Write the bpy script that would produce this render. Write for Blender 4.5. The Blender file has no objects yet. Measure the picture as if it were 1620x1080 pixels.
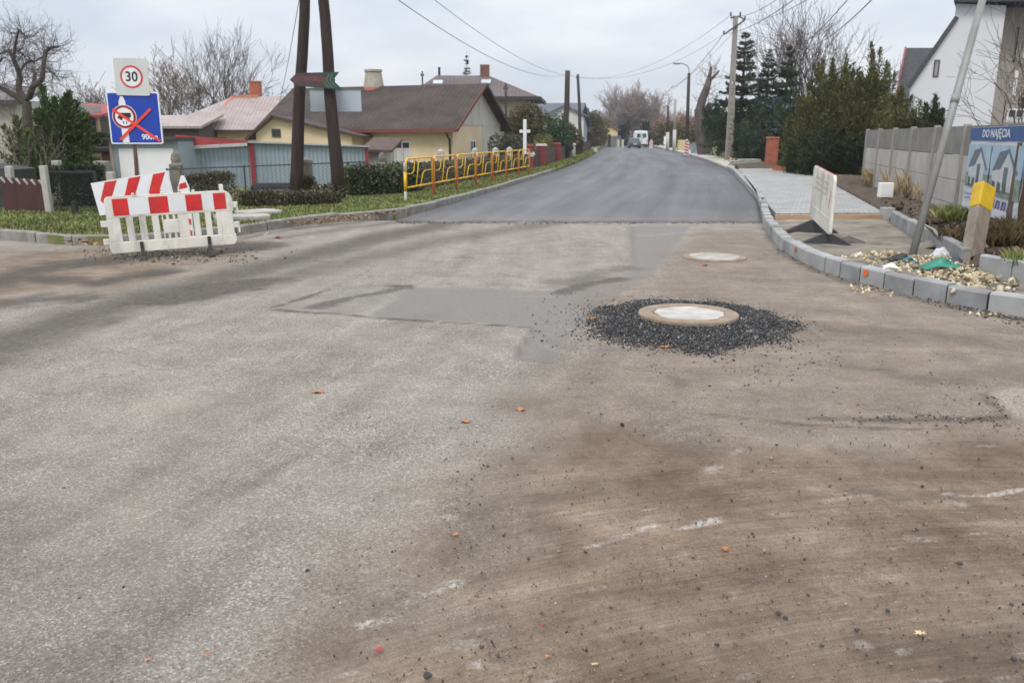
import bpy, bmesh, math, random
import numpy as np
from mathutils import Vector, Matrix
from mathutils.geometry import tessellate_polygon

# ------------------------------------------------------------------ camera, sky, sun, exposure
scene = bpy.context.scene
F, CAMH = 1300.0, 1.75                       # focal length in photo pixels, eye height
PITCH = math.atan(324 / F)
cam_d = bpy.data.cameras.new('camera'); cam = bpy.data.objects.new('camera', cam_d)
scene.collection.objects.link(cam); scene.camera = cam
cam.location = (0, 0, CAMH); cam.rotation_euler = (math.pi / 2 - PITCH, 0, 0)
cam_d.sensor_width = 36; cam_d.lens = 36 * F / 1620
cam_d.clip_start = 0.05; cam_d.clip_end = 3000
cam_d.dof.use_dof = True; cam_d.dof.focus_distance = 4.8; cam_d.dof.aperture_fstop = 4.5

SUN_EL, SUN_AZ = math.radians(50), math.radians(200)     # behind the camera, a little to the left
world = bpy.data.worlds.new('World'); scene.world = world; world.use_nodes = True
nt = world.node_tree; nt.nodes.clear()
def wn(t, **k):
    n = nt.nodes.new(t)
    for a, b in k.items(): setattr(n, a, b)
    return n
wo = wn('ShaderNodeOutputWorld'); mixs = wn('ShaderNodeMixShader'); bg1 = wn('ShaderNodeBackground'); bg2 = wn('ShaderNodeBackground')
sky = wn('ShaderNodeTexSky', sky_type='NISHITA', sun_disc=False, sun_elevation=SUN_EL, sun_rotation=SUN_AZ)
tc = wn('ShaderNodeTexCoord'); sep = wn('ShaderNodeSeparateXYZ')
mr = wn('ShaderNodeMapRange'); mr.inputs['From Min'].default_value = 0; mr.inputs['From Max'].default_value = 1
mr.inputs['To Min'].default_value = 0.70; mr.inputs['To Max'].default_value = 1.5
no = wn('ShaderNodeTexNoise'); no.inputs['Scale'].default_value = 4.2; no.inputs['Detail'].default_value = 6
mp = wn('ShaderNodeMapping'); mp.inputs['Scale'].default_value = (1, 1, 3.2)
cr = wn('ShaderNodeValToRGB'); cr.color_ramp.elements[0].position = 0.33; cr.color_ramp.elements[1].position = 0.66
cr.color_ramp.elements[0].color = (0.74, 0.81, 0.93, 1); cr.color_ramp.elements[1].color = (1.05, 1.07, 1.11, 1)
vm = wn('ShaderNodeVectorMath', operation='SCALE')
L = nt.links.new
L(tc.outputs['Generated'], sep.inputs[0]); L(sep.outputs['Z'], mr.inputs['Value'])
L(tc.outputs['Generated'], mp.inputs[0]); L(mp.outputs[0], no.inputs['Vector']); L(no.outputs['Fac'], cr.inputs[0])
L(cr.outputs[0], vm.inputs[0]); L(mr.outputs[0], vm.inputs['Scale'])
L(vm.outputs[0], bg2.inputs[0]); bg2.inputs[1].default_value = 1.0
L(sky.outputs[0], bg1.inputs[0]); bg1.inputs[1].default_value = 0.12
mixs.inputs[0].default_value = 0.95
L(bg1.outputs[0], mixs.inputs[1]); L(bg2.outputs[0], mixs.inputs[2]); L(mixs.outputs[0], wo.inputs[0])

sun_d = bpy.data.lights.new('sun', 'SUN'); sun_d.energy = 1.4; sun_d.angle = math.radians(18); sun_d.color = (1, 0.95, 0.87)
sun = bpy.data.objects.new('sun', sun_d); scene.collection.objects.link(sun)
sun.rotation_euler = Vector((-math.sin(SUN_AZ) * math.cos(SUN_EL), -math.cos(SUN_AZ) * math.cos(SUN_EL), -math.sin(SUN_EL))).to_track_quat('-Z', 'Y').to_euler()
scene.view_settings.view_transform = 'Standard'; scene.view_settings.look = 'None'
scene.view_settings.exposure = 0.22; scene.view_settings.gamma = 1.0

# ------------------------------------------------------------------ helpers
COL = scene.collection
cp, sp_ = math.cos(PITCH), math.sin(PITCH)
def ray(px, py):
    X = (px - 810) / F; Y = (540 - py) / F
    return X, cp + Y * sp_, -sp_ + Y * cp
def G(px, py, z=0.0):                       # the ground point a photo pixel looks at
    x, y, w = ray(px, py); t = (z - CAMH) / w
    return Vector((x * t, y * t, z))
def A(px, py, Y):                           # the point at forward distance Y
    x, y, w = ray(px, py); t = Y / y
    return Vector((x * t, Y, CAMH + w * t))
def X_at(px, Y, z=1.0):
    d = Y * cp - (z - CAMH) * sp_
    return (px - 810) / F * d
def rnd(s): return random.Random(s)

class MB:
    def __init__(s, M=None): s.v, s.f, s.m = [], [], []; s.M = M
    def add(s, vs, fs, mi=0):
        o = len(s.v)
        for q in vs:
            q = Vector(q)
            s.v.append(s.M @ q if s.M is not None else q)
        for q in fs: s.f.append(tuple(i + o for i in q)); s.m.append(mi)
    def box(s, c, d, mi=0, rz=0.0, top=1.0):
        hx, hy, hz = d[0] / 2, d[1] / 2, d[2] / 2; R = Matrix.Rotation(rz, 3, 'Z'); c = Vector(c)
        vs = []
        for z, k in ((-hz, 1), (hz, top)):
            for x, y in ((-hx, -hy), (hx, -hy), (hx, hy), (-hx, hy)): vs.append(c + R @ Vector((x * k, y * k, z)))
        s.add(vs, [(3, 2, 1, 0), (4, 5, 6, 7), (0, 1, 5, 4), (1, 2, 6, 5), (2, 3, 7, 6), (3, 0, 4, 7)], mi)
    def lim(s, x0, x1, y0, y1, z0, z1, mi=0): s.box(((x0 + x1) / 2, (y0 + y1) / 2, (z0 + z1) / 2), (x1 - x0, y1 - y0, z1 - z0), mi)
    def bar(s, p, q, w, h, mi=0, up=(0, 0, 1), w2=None, h2=None):
        p, q = Vector(p), Vector(q); d = (q - p).normalized(); up = Vector(up)
        if abs(d.dot(up)) > 0.98: up = Vector((0, 1, 0))
        a = d.cross(up).normalized(); b = a.cross(d).normalized(); vs = []
        for c, ww, hh in ((p, w, h), (q, w2 or w, h2 or h)):
            for i, j in ((-1, -1), (1, -1), (1, 1), (-1, 1)): vs.append(c + a * i * ww / 2 + b * j * hh / 2)
        s.add(vs, [(0, 1, 2, 3), (7, 6, 5, 4), (0, 4, 5, 1), (1, 5, 6, 2), (2, 6, 7, 3), (3, 7, 4, 0)], mi)
    def tube(s, pts, r, n=8, mi=0, cap=True):
        pts = [Vector(p) for p in pts]
        if not isinstance(r, (list, tuple)): r = [r] * len(pts)
        d0 = (pts[1] - pts[0]).normalized(); a = d0.orthogonal().normalized(); vs = []
        for i, p in enumerate(pts):
            d = ((pts[min(i + 1, len(pts) - 1)] - pts[max(i - 1, 0)])).normalized()
            a = (a - d * a.dot(d)).normalized(); b = d.cross(a)
            for k in range(n):
                t = 2 * math.pi * k / n; vs.append(p + (a * math.cos(t) + b * math.sin(t)) * r[i])
        fs = []
        for i in range(len(pts) - 1):
            for k in range(n): fs.append((i * n + k, i * n + (k + 1) % n, (i + 1) * n + (k + 1) % n, (i + 1) * n + k))
        if cap: fs.append(tuple(range(n - 1, -1, -1))); fs.append(tuple(range((len(pts) - 1) * n, len(pts) * n)))
        s.add(vs, fs, mi)
    def prism(s, poly, y0, y1, mi=0):        # polygon in the local XZ plane, y0 is the front
        n = len(poly)
        ar = sum(poly[i][0] * poly[(i + 1) % n][1] - poly[(i + 1) % n][0] * poly[i][1] for i in range(n))
        if ar < 0: poly = poly[::-1]
        vs = [(x, y0, z) for x, z in poly] + [(x, y1, z) for x, z in poly]
        fs = [tuple(range(n)), tuple(range(2 * n - 1, n - 1, -1))] + [(i, i + n, (i + 1) % n + n, (i + 1) % n) for i in range(n)]
        s.add(vs, fs, mi)
    def extr(s, poly, z0, z1, mi=0):         # polygon in plan, extruded upwards
        n = len(poly)
        ar = sum(poly[i][0] * poly[(i + 1) % n][1] - poly[(i + 1) % n][0] * poly[i][1] for i in range(n))
        if ar < 0: poly = poly[::-1]
        vs = [(p[0], p[1], z0) for p in poly] + [(p[0], p[1], z1) for p in poly]
        fs = [tuple(range(n - 1, -1, -1)), tuple(range(n, 2 * n))] + [(i, (i + 1) % n, (i + 1) % n + n, i + n) for i in range(n)]
        s.add(vs, fs, mi)
    def disc(s, c, r, y0, y1, mi=0, n=28): s.prism([(c[0] + r * math.cos(2 * math.pi * k / n), c[1] + r * math.sin(2 * math.pi * k / n)) for k in range(n)], y0, y1, mi)
    def lathe(s, prof, c, n=24, mi=0):
        c = Vector(c); vs = []; fs = []
        for r, z in prof:
            for k in range(n): t = 2 * math.pi * k / n; vs.append(c + Vector((r * math.cos(t), r * math.sin(t), z)))
        for i in range(len(prof) - 1):
            for k in range(n): fs.append((i * n + k, i * n + (k + 1) % n, (i + 1) * n + (k + 1) % n, (i + 1) * n + k))
        fs.append(tuple(range(n - 1, -1, -1))); fs.append(tuple(range((len(prof) - 1) * n, len(prof) * n)))
        s.add(vs, fs, mi)
    def text(s, txt, size, x, z, y, mi=0, sx=1.0, depth=0.002, bold=0.0):
        c = bpy.data.curves.new('lettering', 'FONT'); c.body = txt; c.size = size; c.extrude = depth / 2; c.align_x = 'CENTER'; c.align_y = 'CENTER'; c.offset = bold
        c.resolution_u = 3
        o = bpy.data.objects.new('lettering', c); COL.objects.link(o)
        dg = bpy.context.evaluated_depsgraph_get(); dg.update()
        me = bpy.data.meshes.new_from_object(o.evaluated_get(dg))
        s.add([(x + p.co.x * sx, y - p.co.z, z + p.co.y) for p in me.vertices], [tuple(p.vertices) for p in me.polygons], mi)
        bpy.data.objects.remove(o); bpy.data.curves.remove(c); bpy.data.meshes.remove(me)
    def build(s, name, mats, parent=None, smooth=False, bevel=0.0, seg=2):
        me = bpy.data.meshes.new(name); me.from_pydata([tuple(p) for p in s.v], [], s.f)
        if not isinstance(mats, (list, tuple)): mats = [mats]
        for m in mats: me.materials.append(m)
        me.polygons.foreach_set('material_index', s.m)
        if smooth: me.polygons.foreach_set('use_smooth', [True] * len(s.f))
        me.update()
        o = bpy.data.objects.new(name, me); COL.objects.link(o)
        if parent: put(o, parent)
        if bevel:
            b = o.modifiers.new('bevel', 'BEVEL'); b.width = bevel; b.segments = seg; b.limit_method = 'ANGLE'; b.angle_limit = 0.7
        return o
def put(o, parent):
    o.parent = parent
    if parent.type == 'EMPTY': o.matrix_parent_inverse = (Matrix.Translation(parent.location) @ parent.rotation_euler.to_matrix().to_4x4()).inverted()
def tag(o, label, cat, group=None, kind=None):
    if label: o['label'] = label
    if cat: o['category'] = cat
    if group: o['group'] = group
    if kind: o['kind'] = kind
    return o
def thing(name, label, cat, loc=(0, 0, 0), group=None, rz=0.0):
    o = bpy.data.objects.new(name, None); o.empty_display_size = 0.2; COL.objects.link(o)
    o.location = loc; o.rotation_euler = (0, 0, rz)
    return tag(o, label, cat, group)
def struct(o): o['kind'] = 'structure'; return o
def dup(root, loc, rz, label):
    r = root.copy(); COL.objects.link(r); r.location = loc; r.rotation_euler = (0, 0, rz); r['label'] = label
    for ch in list(root.children):
        c = ch.copy(); COL.objects.link(c); c.parent = r; c.matrix_parent_inverse = ch.matrix_parent_inverse
        for g in ch.children:
            d = g.copy(); COL.objects.link(d); d.parent = c; d.matrix_parent_inverse = g.matrix_parent_inverse
    return r
def raw(name, V, Fc, mat, parent=None, smooth=False):      # fast mesh from arrays, quads or triangles
    V = np.asarray(V, np.float32); Fc = np.asarray(Fc, np.int32); k = Fc.shape[1]
    me = bpy.data.meshes.new(name); me.vertices.add(len(V)); me.vertices.foreach_set('co', V.ravel())
    me.loops.add(Fc.size); me.loops.foreach_set('vertex_index', Fc.ravel())
    me.polygons.add(len(Fc)); me.polygons.foreach_set('loop_start', np.arange(0, Fc.size, k, dtype=np.int32))
    if smooth: me.polygons.foreach_set('use_smooth', np.ones(len(Fc), bool))
    me.materials.append(mat); me.update(calc_edges=True); me.validate()
    o = bpy.data.objects.new(name, me); COL.objects.link(o)
    if parent: put(o, parent)
    return o
def vn(x, y, fr, seed=0):                                  # smooth value noise 0..1
    x = np.asarray(x) * fr; y = np.asarray(y) * fr
    def h(i, j):
        n = np.sin(i * 127.1 + j * 311.7 + seed * 74.7) * 43758.5453
        return n - np.floor(n)
    i, j = np.floor(x), np.floor(y); a, b = x - i, y - j; a = a * a * (3 - 2 * a); b = b * b * (3 - 2 * b)
    return (h(i, j) * (1 - a) + h(i + 1, j) * a) * (1 - b) + (h(i, j + 1) * (1 - a) + h(i + 1, j + 1) * a) * b
def fbm(x, y, fr, seed=0, o=4): return sum(vn(x, y, fr * 2 ** k, seed + k) * 0.5 ** k for k in range(o)) / sum(0.5 ** k for k in range(o))
def seg_d(x, y, a, b):
    ax, ay = a[0], a[1]; dx, dy = b[0] - ax, b[1] - ay; l = dx * dx + dy * dy + 1e-9
    t = np.clip(((x - ax) * dx + (y - ay) * dy) / l, 0, 1)
    return np.hypot(x - ax - t * dx, y - ay - t * dy)
def line_d(x, y, pts): return np.minimum.reduce([seg_d(x, y, pts[i], pts[i + 1]) for i in range(len(pts) - 1)])
def sdf(x, y, poly):                                       # negative inside
    d = line_d(x, y, list(poly) + [poly[0]]); ins = np.zeros(np.shape(x), bool); n = len(poly)
    for i in range(n):
        x0, y0 = poly[i][0], poly[i][1]; x1, y1 = poly[(i + 1) % n][0], poly[(i + 1) % n][1]
        c = ((y0 > y) != (y1 > y)); ins ^= c & (x < (x1 - x0) * (y - y0) / (y1 - y0 + 1e-12) + x0)
    return np.where(ins, -d, d)
def ss(v, a, b): t = np.clip((v - a) / (b - a), 0, 1); return t * t * (3 - 2 * t)
def Gs(pts, z=0.0): return [G(a, b, z) for a, b in pts]
def catmull(pts, n=8):
    pts = [Vector(p) for p in pts]; out = []
    for i in range(len(pts) - 1):
        p0, p1, p2, p3 = pts[max(i - 1, 0)], pts[i], pts[i + 1], pts[min(i + 2, len(pts) - 1)]
        for k in range(n):
            t = k / n
            out.append(0.5 * ((2 * p1) + (p2 - p0) * t + (2 * p0 - 5 * p1 + 4 * p2 - p3) * t * t + (3 * p1 - p0 - 3 * p2 + p3) * t ** 3))
    return out + [pts[-1]]

# ------------------------------------------------------------------ materials
class N:
    def __init__(s, name):
        s.m = bpy.data.materials.new(name); s.m.use_nodes = True; s.t = s.m.node_tree; s.t.nodes.clear()
        s.out = s.n('ShaderNodeOutputMaterial'); s.b = s.n('ShaderNodeBsdfPrincipled'); s.l(s.b.outputs[0], s.out.inputs[0])
    def n(s, t, **k):
        x = s.t.nodes.new(t)
        for a, b in k.items(): setattr(x, a, b)
        return x
    def l(s, a, b): s.t.links.new(a, b)
    def val(s, sock, v):
        if isinstance(v, bpy.types.NodeSocket): s.l(v, sock)
        elif isinstance(v, tuple) and len(v) == 3 and sock.type == 'RGBA': sock.default_value = (*v, 1)
        else: sock.default_value = v
    def obj(s, scale=(1, 1, 1), rot=(0, 0, 0)):
        c = s.n('ShaderNodeTexCoord'); m = s.n('ShaderNodeMapping'); m.inputs['Scale'].default_value = scale; m.inputs['Rotation'].default_value = rot
        s.l(c.outputs['Object'], m.inputs[0]); return m.outputs[0]
    def noise(s, vec, scale, detail=4, rough=0.55):
        x = s.n('ShaderNodeTexNoise'); s.l(vec, x.inputs['Vector']); x.inputs['Scale'].default_value = scale; x.inputs['Detail'].default_value = detail; x.inputs['Roughness'].default_value = rough
        return x.outputs['Fac']
    def ramp(s, v, stops):
        x = s.n('ShaderNodeValToRGB'); e = x.color_ramp.elements
        while len(e) < len(stops): e.new(0.5)
        for i, (p, c) in enumerate(stops): e[i].position = p; e[i].color = (*c, 1) if isinstance(c, tuple) else (c, c, c, 1)
        s.l(v, x.inputs[0]); return x.outputs[0]
    def mix(s, f, a, b, blend='MIX'):
        x = s.n('ShaderNodeMix', data_type='RGBA', blend_type=blend)
        s.val(x.inputs[0], f); s.val(x.inputs[6], a); s.val(x.inputs[7], b); return x.outputs[2]
    def math(s, op, a, b=0.0, c=0.0, clamp=False):
        x = s.n('ShaderNodeMath', operation=op, use_clamp=clamp); s.val(x.inputs[0], a); s.val(x.inputs[1], b)
        if op in ('MULTIPLY_ADD',): s.val(x.inputs[2], c)
        return x.outputs[0]
    def bump(s, h, strength, dist):
        x = s.n('ShaderNodeBump'); x.inputs['Strength'].default_value = strength; x.inputs['Distance'].default_value = dist; s.l(h, x.inputs['Height']); s.l(x.outputs[0], s.b.inputs['Normal'])
def M(name, col, rough=0.8, var=0.15, scale=6.0, stretch=(1, 1, 1), bump=0.0, bscale=60, col2=None, metal=0.0, island=0.0, dirt=0.0, spec=None):
    s = N(name); v = s.obj(stretch); f = s.noise(v, scale)
    f = s.ramp(f, [(0.3, 0.0), (0.7, 1.0)])
    c2 = col2 or tuple(min(1, c * (1 + var)) for c in col); c1 = col if col2 else tuple(c * (1 - var) for c in col)
    c = s.mix(f, c1, c2)
    if dirt:
        g = s.noise(s.obj((1, 1, 0.35)), scale * 0.6, 6, 0.7); g = s.ramp(g, [(0.48, 0.0), (0.72, dirt)]); c = s.mix(g, c, (0.09, 0.075, 0.06))
    if island:
        g = s.n('ShaderNodeNewGeometry'); r = s.ramp(g.outputs['Random Per Island'], [(0.0, 1 - island), (1.0, 1 + island)]); c = s.mix(1.0, c, r, 'MULTIPLY')
    s.l(c, s.b.inputs['Base Color']); s.b.inputs['Roughness'].default_value = rough; s.b.inputs['Metallic'].default_value = metal
    if spec is not None: s.b.inputs['Specular IOR Level'].default_value = spec
    if bump: s.bump(s.noise(s.obj(), bscale, 5), 1.0, bump)
    return s.m
def leaf(name, stops, rough=0.6, trans=0.0):                # one tint per leaf, larger light and dark patches
    s = N(name); g = s.n('ShaderNodeNewGeometry')
    c = s.ramp(g.outputs['Random Per Island'], stops)
    f = s.ramp(s.noise(s.obj(), 1.3, 3), [(0.35, 0.72), (0.65, 1.25)]); c = s.mix(1.0, c, f, 'MULTIPLY')
    s.l(c, s.b.inputs['Base Color']); s.b.inputs['Roughness'].default_value = rough; s.b.inputs['Specular IOR Level'].default_value = 0.25
    return s.m
# ------------------------------------------------------------------ ground and road surfaces
m_soil = M('dry soil', (0.16, 0.13, 0.09), 0.95, scale=2, col2=(0.12, 0.13, 0.06), bump=0.02, bscale=20)
mb = MB(); mb.add([(-630, -35, -0.9), (630, -35, -0.9), (630, 690, -0.9), (-630, 690, -0.9)], [(0, 1, 2, 3)])
struct(mb.build('ground', m_soil))

def road_material():
    s = N('old road surface'); at = s.n('ShaderNodeAttribute', attribute_name='wear_shade'); fl = s.n('ShaderNodeAttribute', attribute_name='flow'); f2 = s.n('ShaderNodeAttribute', attribute_name='flow_dirt')
    sp = s.n('ShaderNodeSeparateColor'); s.l(at.outputs['Color'], sp.inputs[0])
    dirt, dark, patch, light = sp.outputs[0], sp.outputs[1], sp.outputs[2], at.outputs['Alpha']
    o = s.obj()
    vo = s.n('ShaderNodeTexVoronoi'); s.l(o, vo.inputs['Vector']); vo.inputs['Scale'].default_value = 120
    vs = s.n('ShaderNodeSeparateColor'); s.l(vo.outputs['Color'], vs.inputs[0])
    agg = s.ramp(vs.outputs[0], [(0.0, (0.080, 0.070, 0.059)), (0.3, (0.175, 0.155, 0.133)), (0.66, (0.285, 0.255, 0.222)), (0.88, (0.405, 0.367, 0.322)), (1.0, (0.70, 0.66, 0.60))])
    vo2 = s.n('ShaderNodeTexVoronoi'); s.l(o, vo2.inputs['Vector']); vo2.inputs['Scale'].default_value = 210
    vs2 = s.n('ShaderNodeSeparateColor'); s.l(vo2.outputs['Color'], vs2.inputs[0])
    agg2 = s.ramp(vs2.outputs[1], [(0.0, (0.115, 0.102, 0.087)), (0.8, (0.325, 0.292, 0.255)), (1.0, (0.55, 0.505, 0.45))])
    agg = s.mix(0.38, agg, agg2)
    mv = s.n('ShaderNodeMapping'); mv.inputs['Scale'].default_value = (0.35, 3.2, 1); s.l(fl.outputs['Vector'], mv.inputs[0])
    st = s.ramp(s.noise(mv.outputs[0], 1.0, 5, 0.6), [(0.3, 0.80), (0.7, 1.16)])
    base = s.mix(1.0, agg, st, 'MULTIPLY')
    big = s.ramp(s.noise(o, 0.7, 5, 0.6), [(0.35, 0.0), (0.7, 0.5)])
    base = s.mix(big, base, (0.325, 0.283, 0.238))
    base = s.mix(1.0, base, s.ramp(s.noise(o, 2.4, 9, 0.68), [(0.30, 0.78), (0.5, 1.0), (0.70, 1.17)]), 'MULTIPLY')
    ve = s.n('ShaderNodeTexVoronoi', feature='DISTANCE_TO_EDGE'); wv = s.n('ShaderNodeVectorMath', operation='ADD'); nv = s.n('ShaderNodeTexNoise'); s.l(o, nv.inputs['Vector']); nv.inputs['Scale'].default_value = 3.0; nv.inputs['Detail'].default_value = 6; s.l(o, wv.inputs[0]); s.l(nv.outputs['Color'], wv.inputs[1]); s.l(wv.outputs[0], ve.inputs['Vector']); ve.inputs['Scale'].default_value = 0.55
    ck = s.math('MULTIPLY', s.ramp(ve.outputs['Distance'], [(0.0, 0.6), (0.009, 0.0)]), s.ramp(s.noise(o, 0.45, 3), [(0.5, 0.0), (0.6, 1.0)])); base = s.mix(ck, base, (0.07, 0.06, 0.05))
    oil = s.ramp(s.noise(o, 1.1, 3, 0.4), [(0.70, 0.0), (0.78, 0.35)]); base = s.mix(oil, base, (0.09, 0.082, 0.074))
    # smooth grey patch
    pn = s.ramp(s.noise(o, 26, 6, 0.75), [(0.3, (0.155, 0.147, 0.133)), (0.7, (0.235, 0.224, 0.203))])
    pn = s.mix(0.25, pn, agg2)
    base = s.mix(patch, base, pn)
    # dirt, drawn out along the wheel arcs
    md = s.n('ShaderNodeMapping'); md.inputs['Scale'].default_value = (0.5, 7, 1); s.l(f2.outputs['Vector'], md.inputs[0])
    d1 = s.noise(md.outputs[0], 1.0, 8, 0.62)
    md2 = s.n('ShaderNodeMapping'); md2.inputs['Scale'].default_value = (2.2, 55, 1); s.l(f2.outputs['Vector'], md2.inputs[0])
    d2 = s.noise(md2.outputs[0], 1.0, 6, 0.65)
    d3 = s.noise(o, 1.6, 6, 0.65)
    dn = s.math('MULTIPLY_ADD', d2, 0.24, s.math('MULTIPLY_ADD', d3, 0.56, s.math('MULTIPLY', d1, 0.22)))
    dc = s.ramp(dn, [(0.36, (0.088, 0.057, 0.038)), (0.46, (0.148, 0.103, 0.071)), (0.55, (0.220, 0.160, 0.114)), (0.66, (0.34, 0.265, 0.20))])
    gr = s.ramp(s.noise(o, 150, 4, 0.8), [(0.3, 0.50), (0.7, 1.50)]); dc = s.mix(1.0, dc, gr, 'MULTIPLY')
    spk = s.ramp(s.noise(md2.outputs[0], 1.6, 8, 0.8), [(0.30, 0.35), (0.40, 1.0)]); dc = s.mix(0.55, dc, s.mix(1.0, dc, spk, 'MULTIPLY'))
    gr2 = s.ramp(s.noise(o, 33, 5, 0.7), [(0.35, 0.86), (0.65, 1.12)]); dc = s.mix(1.0, dc, gr2, 'MULTIPLY')
    df = s.math('ADD', dirt, s.math('MULTIPLY', s.math('SUBTRACT', s.noise(o, 9, 6, 0.75), 0.5), s.math('MULTIPLY', s.math('MULTIPLY', dirt, s.math('SUBTRACT', 1.0, dirt)), 4.5)), clamp=True)
    base = s.mix(df, base, dc)
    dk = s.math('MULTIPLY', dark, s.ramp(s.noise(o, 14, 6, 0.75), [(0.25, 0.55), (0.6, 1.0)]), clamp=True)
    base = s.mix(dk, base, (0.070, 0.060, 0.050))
    lt = s.ramp(s.math('MULTIPLY', light, s.ramp(s.noise(o, 48, 7, 0.85), [(0.40, 0.0), (0.60, 1.15)])), [(0.08, 0.0), (0.8, 0.72)])
    base = s.mix(lt, base, (0.62, 0.59, 0.55))
    s.l(base, s.b.inputs['Base Color'])
    s.l(s.ramp(patch, [(0.0, 0.88), (1.0, 0.7)]), s.b.inputs['Roughness']); s.b.inputs['Specular IOR Level'].default_value = 0.3
    h = s.math('ADD', s.math('MULTIPLY', vo.outputs['Distance'], s.math('MULTIPLY_ADD', df, -0.8, 1.0)), s.math('MULTIPLY', s.noise(o, 60, 6, 0.7), 0.8))
    h = s.math('ADD', h, s.math('MULTIPLY', d2, s.math('MULTIPLY', df, 0.9)))
    s.bump(h, 0.55, 0.008)
    return s.m

def make_road():
    ys = [0.4]
    while ys[-1] < 17.6: ys.append(ys[-1] * 1.0062 + 0.003)
    ys = np.array(ys); xs = np.arange(-24, 13.01, 0.06)
    x, y = np.meshgrid(xs, ys)
    wob = (fbm(x, y, 1.5, 3) - 0.5)
    w2 = (fbm(x, y, 7, 9, 3) - 0.5)
    P = lambda pts: [(q.x, q.y) for q in Gs(pts)]
    # dirt
    dA = P([(380, 1100), (560, 960), (700, 800), (780, 715), (860, 642), (1120, 657), (1300, 664), (1570, 668), (1800, 672)]) + [(9, 0.2), (-1.1, 0.2)]
    sA = sdf(x, y, dA) + wob * 0.7 + w2 * 0.12
    dirt = 1 - ss(sA + wob * 0.5, -0.75, 0.55)
    dB = P([(890, 720), (880, 630), (900, 590), (950, 480), (1040, 420), (1100, 370), (1200, 360), (1300, 430), (1620, 505), (1900, 540)]) + [(14, 6), (14, 4.0)] + P([(1570, 730), (1120, 720)])
    sB = sdf(x, y, dB) + wob * 0.8
    dirt = np.maximum(dirt, 0.56 * (1 - ss(sB, -0.5, 0.6)))
    dC = P([(-500, 520), (-300, 400), (60, 392), (180, 392), (400, 378), (440, 395), (300, 440), (150, 462), (40, 480)])
    sC = sdf(x, y, dC) + wob * 1.6
    dirt = np.maximum(dirt, 0.85 * (1 - ss(sC, -0.9, 0.4)))
    # smooth repair patch and its neck up to the new asphalt
    pa = P([(586, 500), (612, 480), (648, 455), (760, 456), (890, 462), (932, 447), (988, 440), (1000, 420), (990, 358), (1092, 357), (1064, 395), (1035, 430), (985, 462), (950, 490), (905, 530), (872, 574), (812, 568), (842, 518), (800, 512), (700, 507)])
    sP = sdf(x, y, pa) + w2 * 0.07
    patch = (1 - ss(sP, -0.03, 0.03)) * (1 - 0.75 * ss(x * 0 + dirt, 0.3, 0.6))
    pb = P([(430, 489), (520, 462), (545, 451), (648, 454), (612, 480), (586, 500)])
    sQ = sdf(x, y, pb) + w2 * 0.15
    patch = np.maximum(patch, 0.35 * (1 - ss(sQ, -0.08, 0.06)))
    # dark: bitumen, tyre bands, cracks, joints, painted contact shade and vignette
    dark = np.zeros_like(x)
    def stroke(pts, w, a, soft=0.5, j=0.25):
        nonlocal dark
        d = line_d(x, y, P(pts)) + (wob * 1.2 + w2) * j * w
        dark = np.maximum(dark, a * (1 - ss(d, w * (1 - soft), w)))
    td = P([(152, 488), (240, 462), (302, 446), (380, 441), (470, 438), (440, 452), (388, 462), (330, 474), (262, 484)])
    s_ = sdf(x, y, td) + w2 * 0.3 + wob * 0.25; dark = np.maximum(dark, 0.95 * (1 - ss(s_, -0.16, 0.10)))
    stroke([(-60, 575), (0, 548), (150, 492), (330, 446), (480, 406), (620, 371), (722, 349)], 0.75, 0.85, 0.9)
    stroke([(300, 470), (450, 438), (700, 380), (880, 352)], 0.7, 0.58, 0.95)
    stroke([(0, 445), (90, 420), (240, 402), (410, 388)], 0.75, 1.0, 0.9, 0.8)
    stroke([(0, 482), (60, 470), (130, 474)], 0.5, 0.9, 0.9, 0.7)
    stroke([(60, 440), (150, 448), (260, 430)], 0.42, 1.0, 0.9, 0.8)
    stroke([(0, 530), (70, 525), (160, 505)], 0.45, 0.75, 0.9, 0.6)
    stroke([(620, 352), (800, 351), (1000, 351), (1206, 352)], 0.28, 0.72, 0.9)
    stroke([(640, 351), (560, 360), (430, 378)], 0.3, 0.5, 0.9, 0.5)
    stroke([(425, 489), (470, 493), (540, 497), (590, 503), (700, 509), (842, 518)], 0.055, 1.0, 0.8, 1.6)
    stroke([(425, 489), (480, 472), (540, 451), (648, 453)], 0.06, 0.9, 0.8, 1.6)
    stroke([(500, 486), (560, 470), (600, 464), (640, 456)], 0.14, 0.8, 0.9, 1.2)
    stroke([(890, 463), (932, 448), (985, 441)], 0.14, 0.85, 0.9, 1.2)
    stroke([(842, 518), (814, 568), (872, 575)], 0.04, 0.55, 0.9)
    stroke([(900, 448), (960, 430), (1000, 425)], 0.35, 0.5, 0.9, 1.0)
    stroke([(1000, 358), (1003, 430)], 0.05, 0.3, 0.9, 1.0)
    stroke([(1280, 661), (1400, 664), (1500, 664), (1585, 661)], 0.06, 0.85, 0.9, 1.6)
    stroke([(1556, 622), (1568, 640), (1598, 661)], 0.06, 0.8, 0.9, 0.8)
    stroke([(1120, 655), (1250, 668), (1360, 674), (1490, 676)], 0.04, 0.7, 0.9, 2.0)
    stroke([(1130, 770), (1260, 764), (1400, 778), (1500, 784)], 0.07, 0.32, 0.9, 1.5)
    stroke([(150, 489), (240, 470), (302, 452), (380, 446), (450, 442)], 0.34, 0.8, 0.6, .6)
    stroke([(200, 404), (330, 400), (390, 395)], 0.5, 0.9, 0.8, 1.0)  # mud under the left barrier, deepened as painted contact shade
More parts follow.
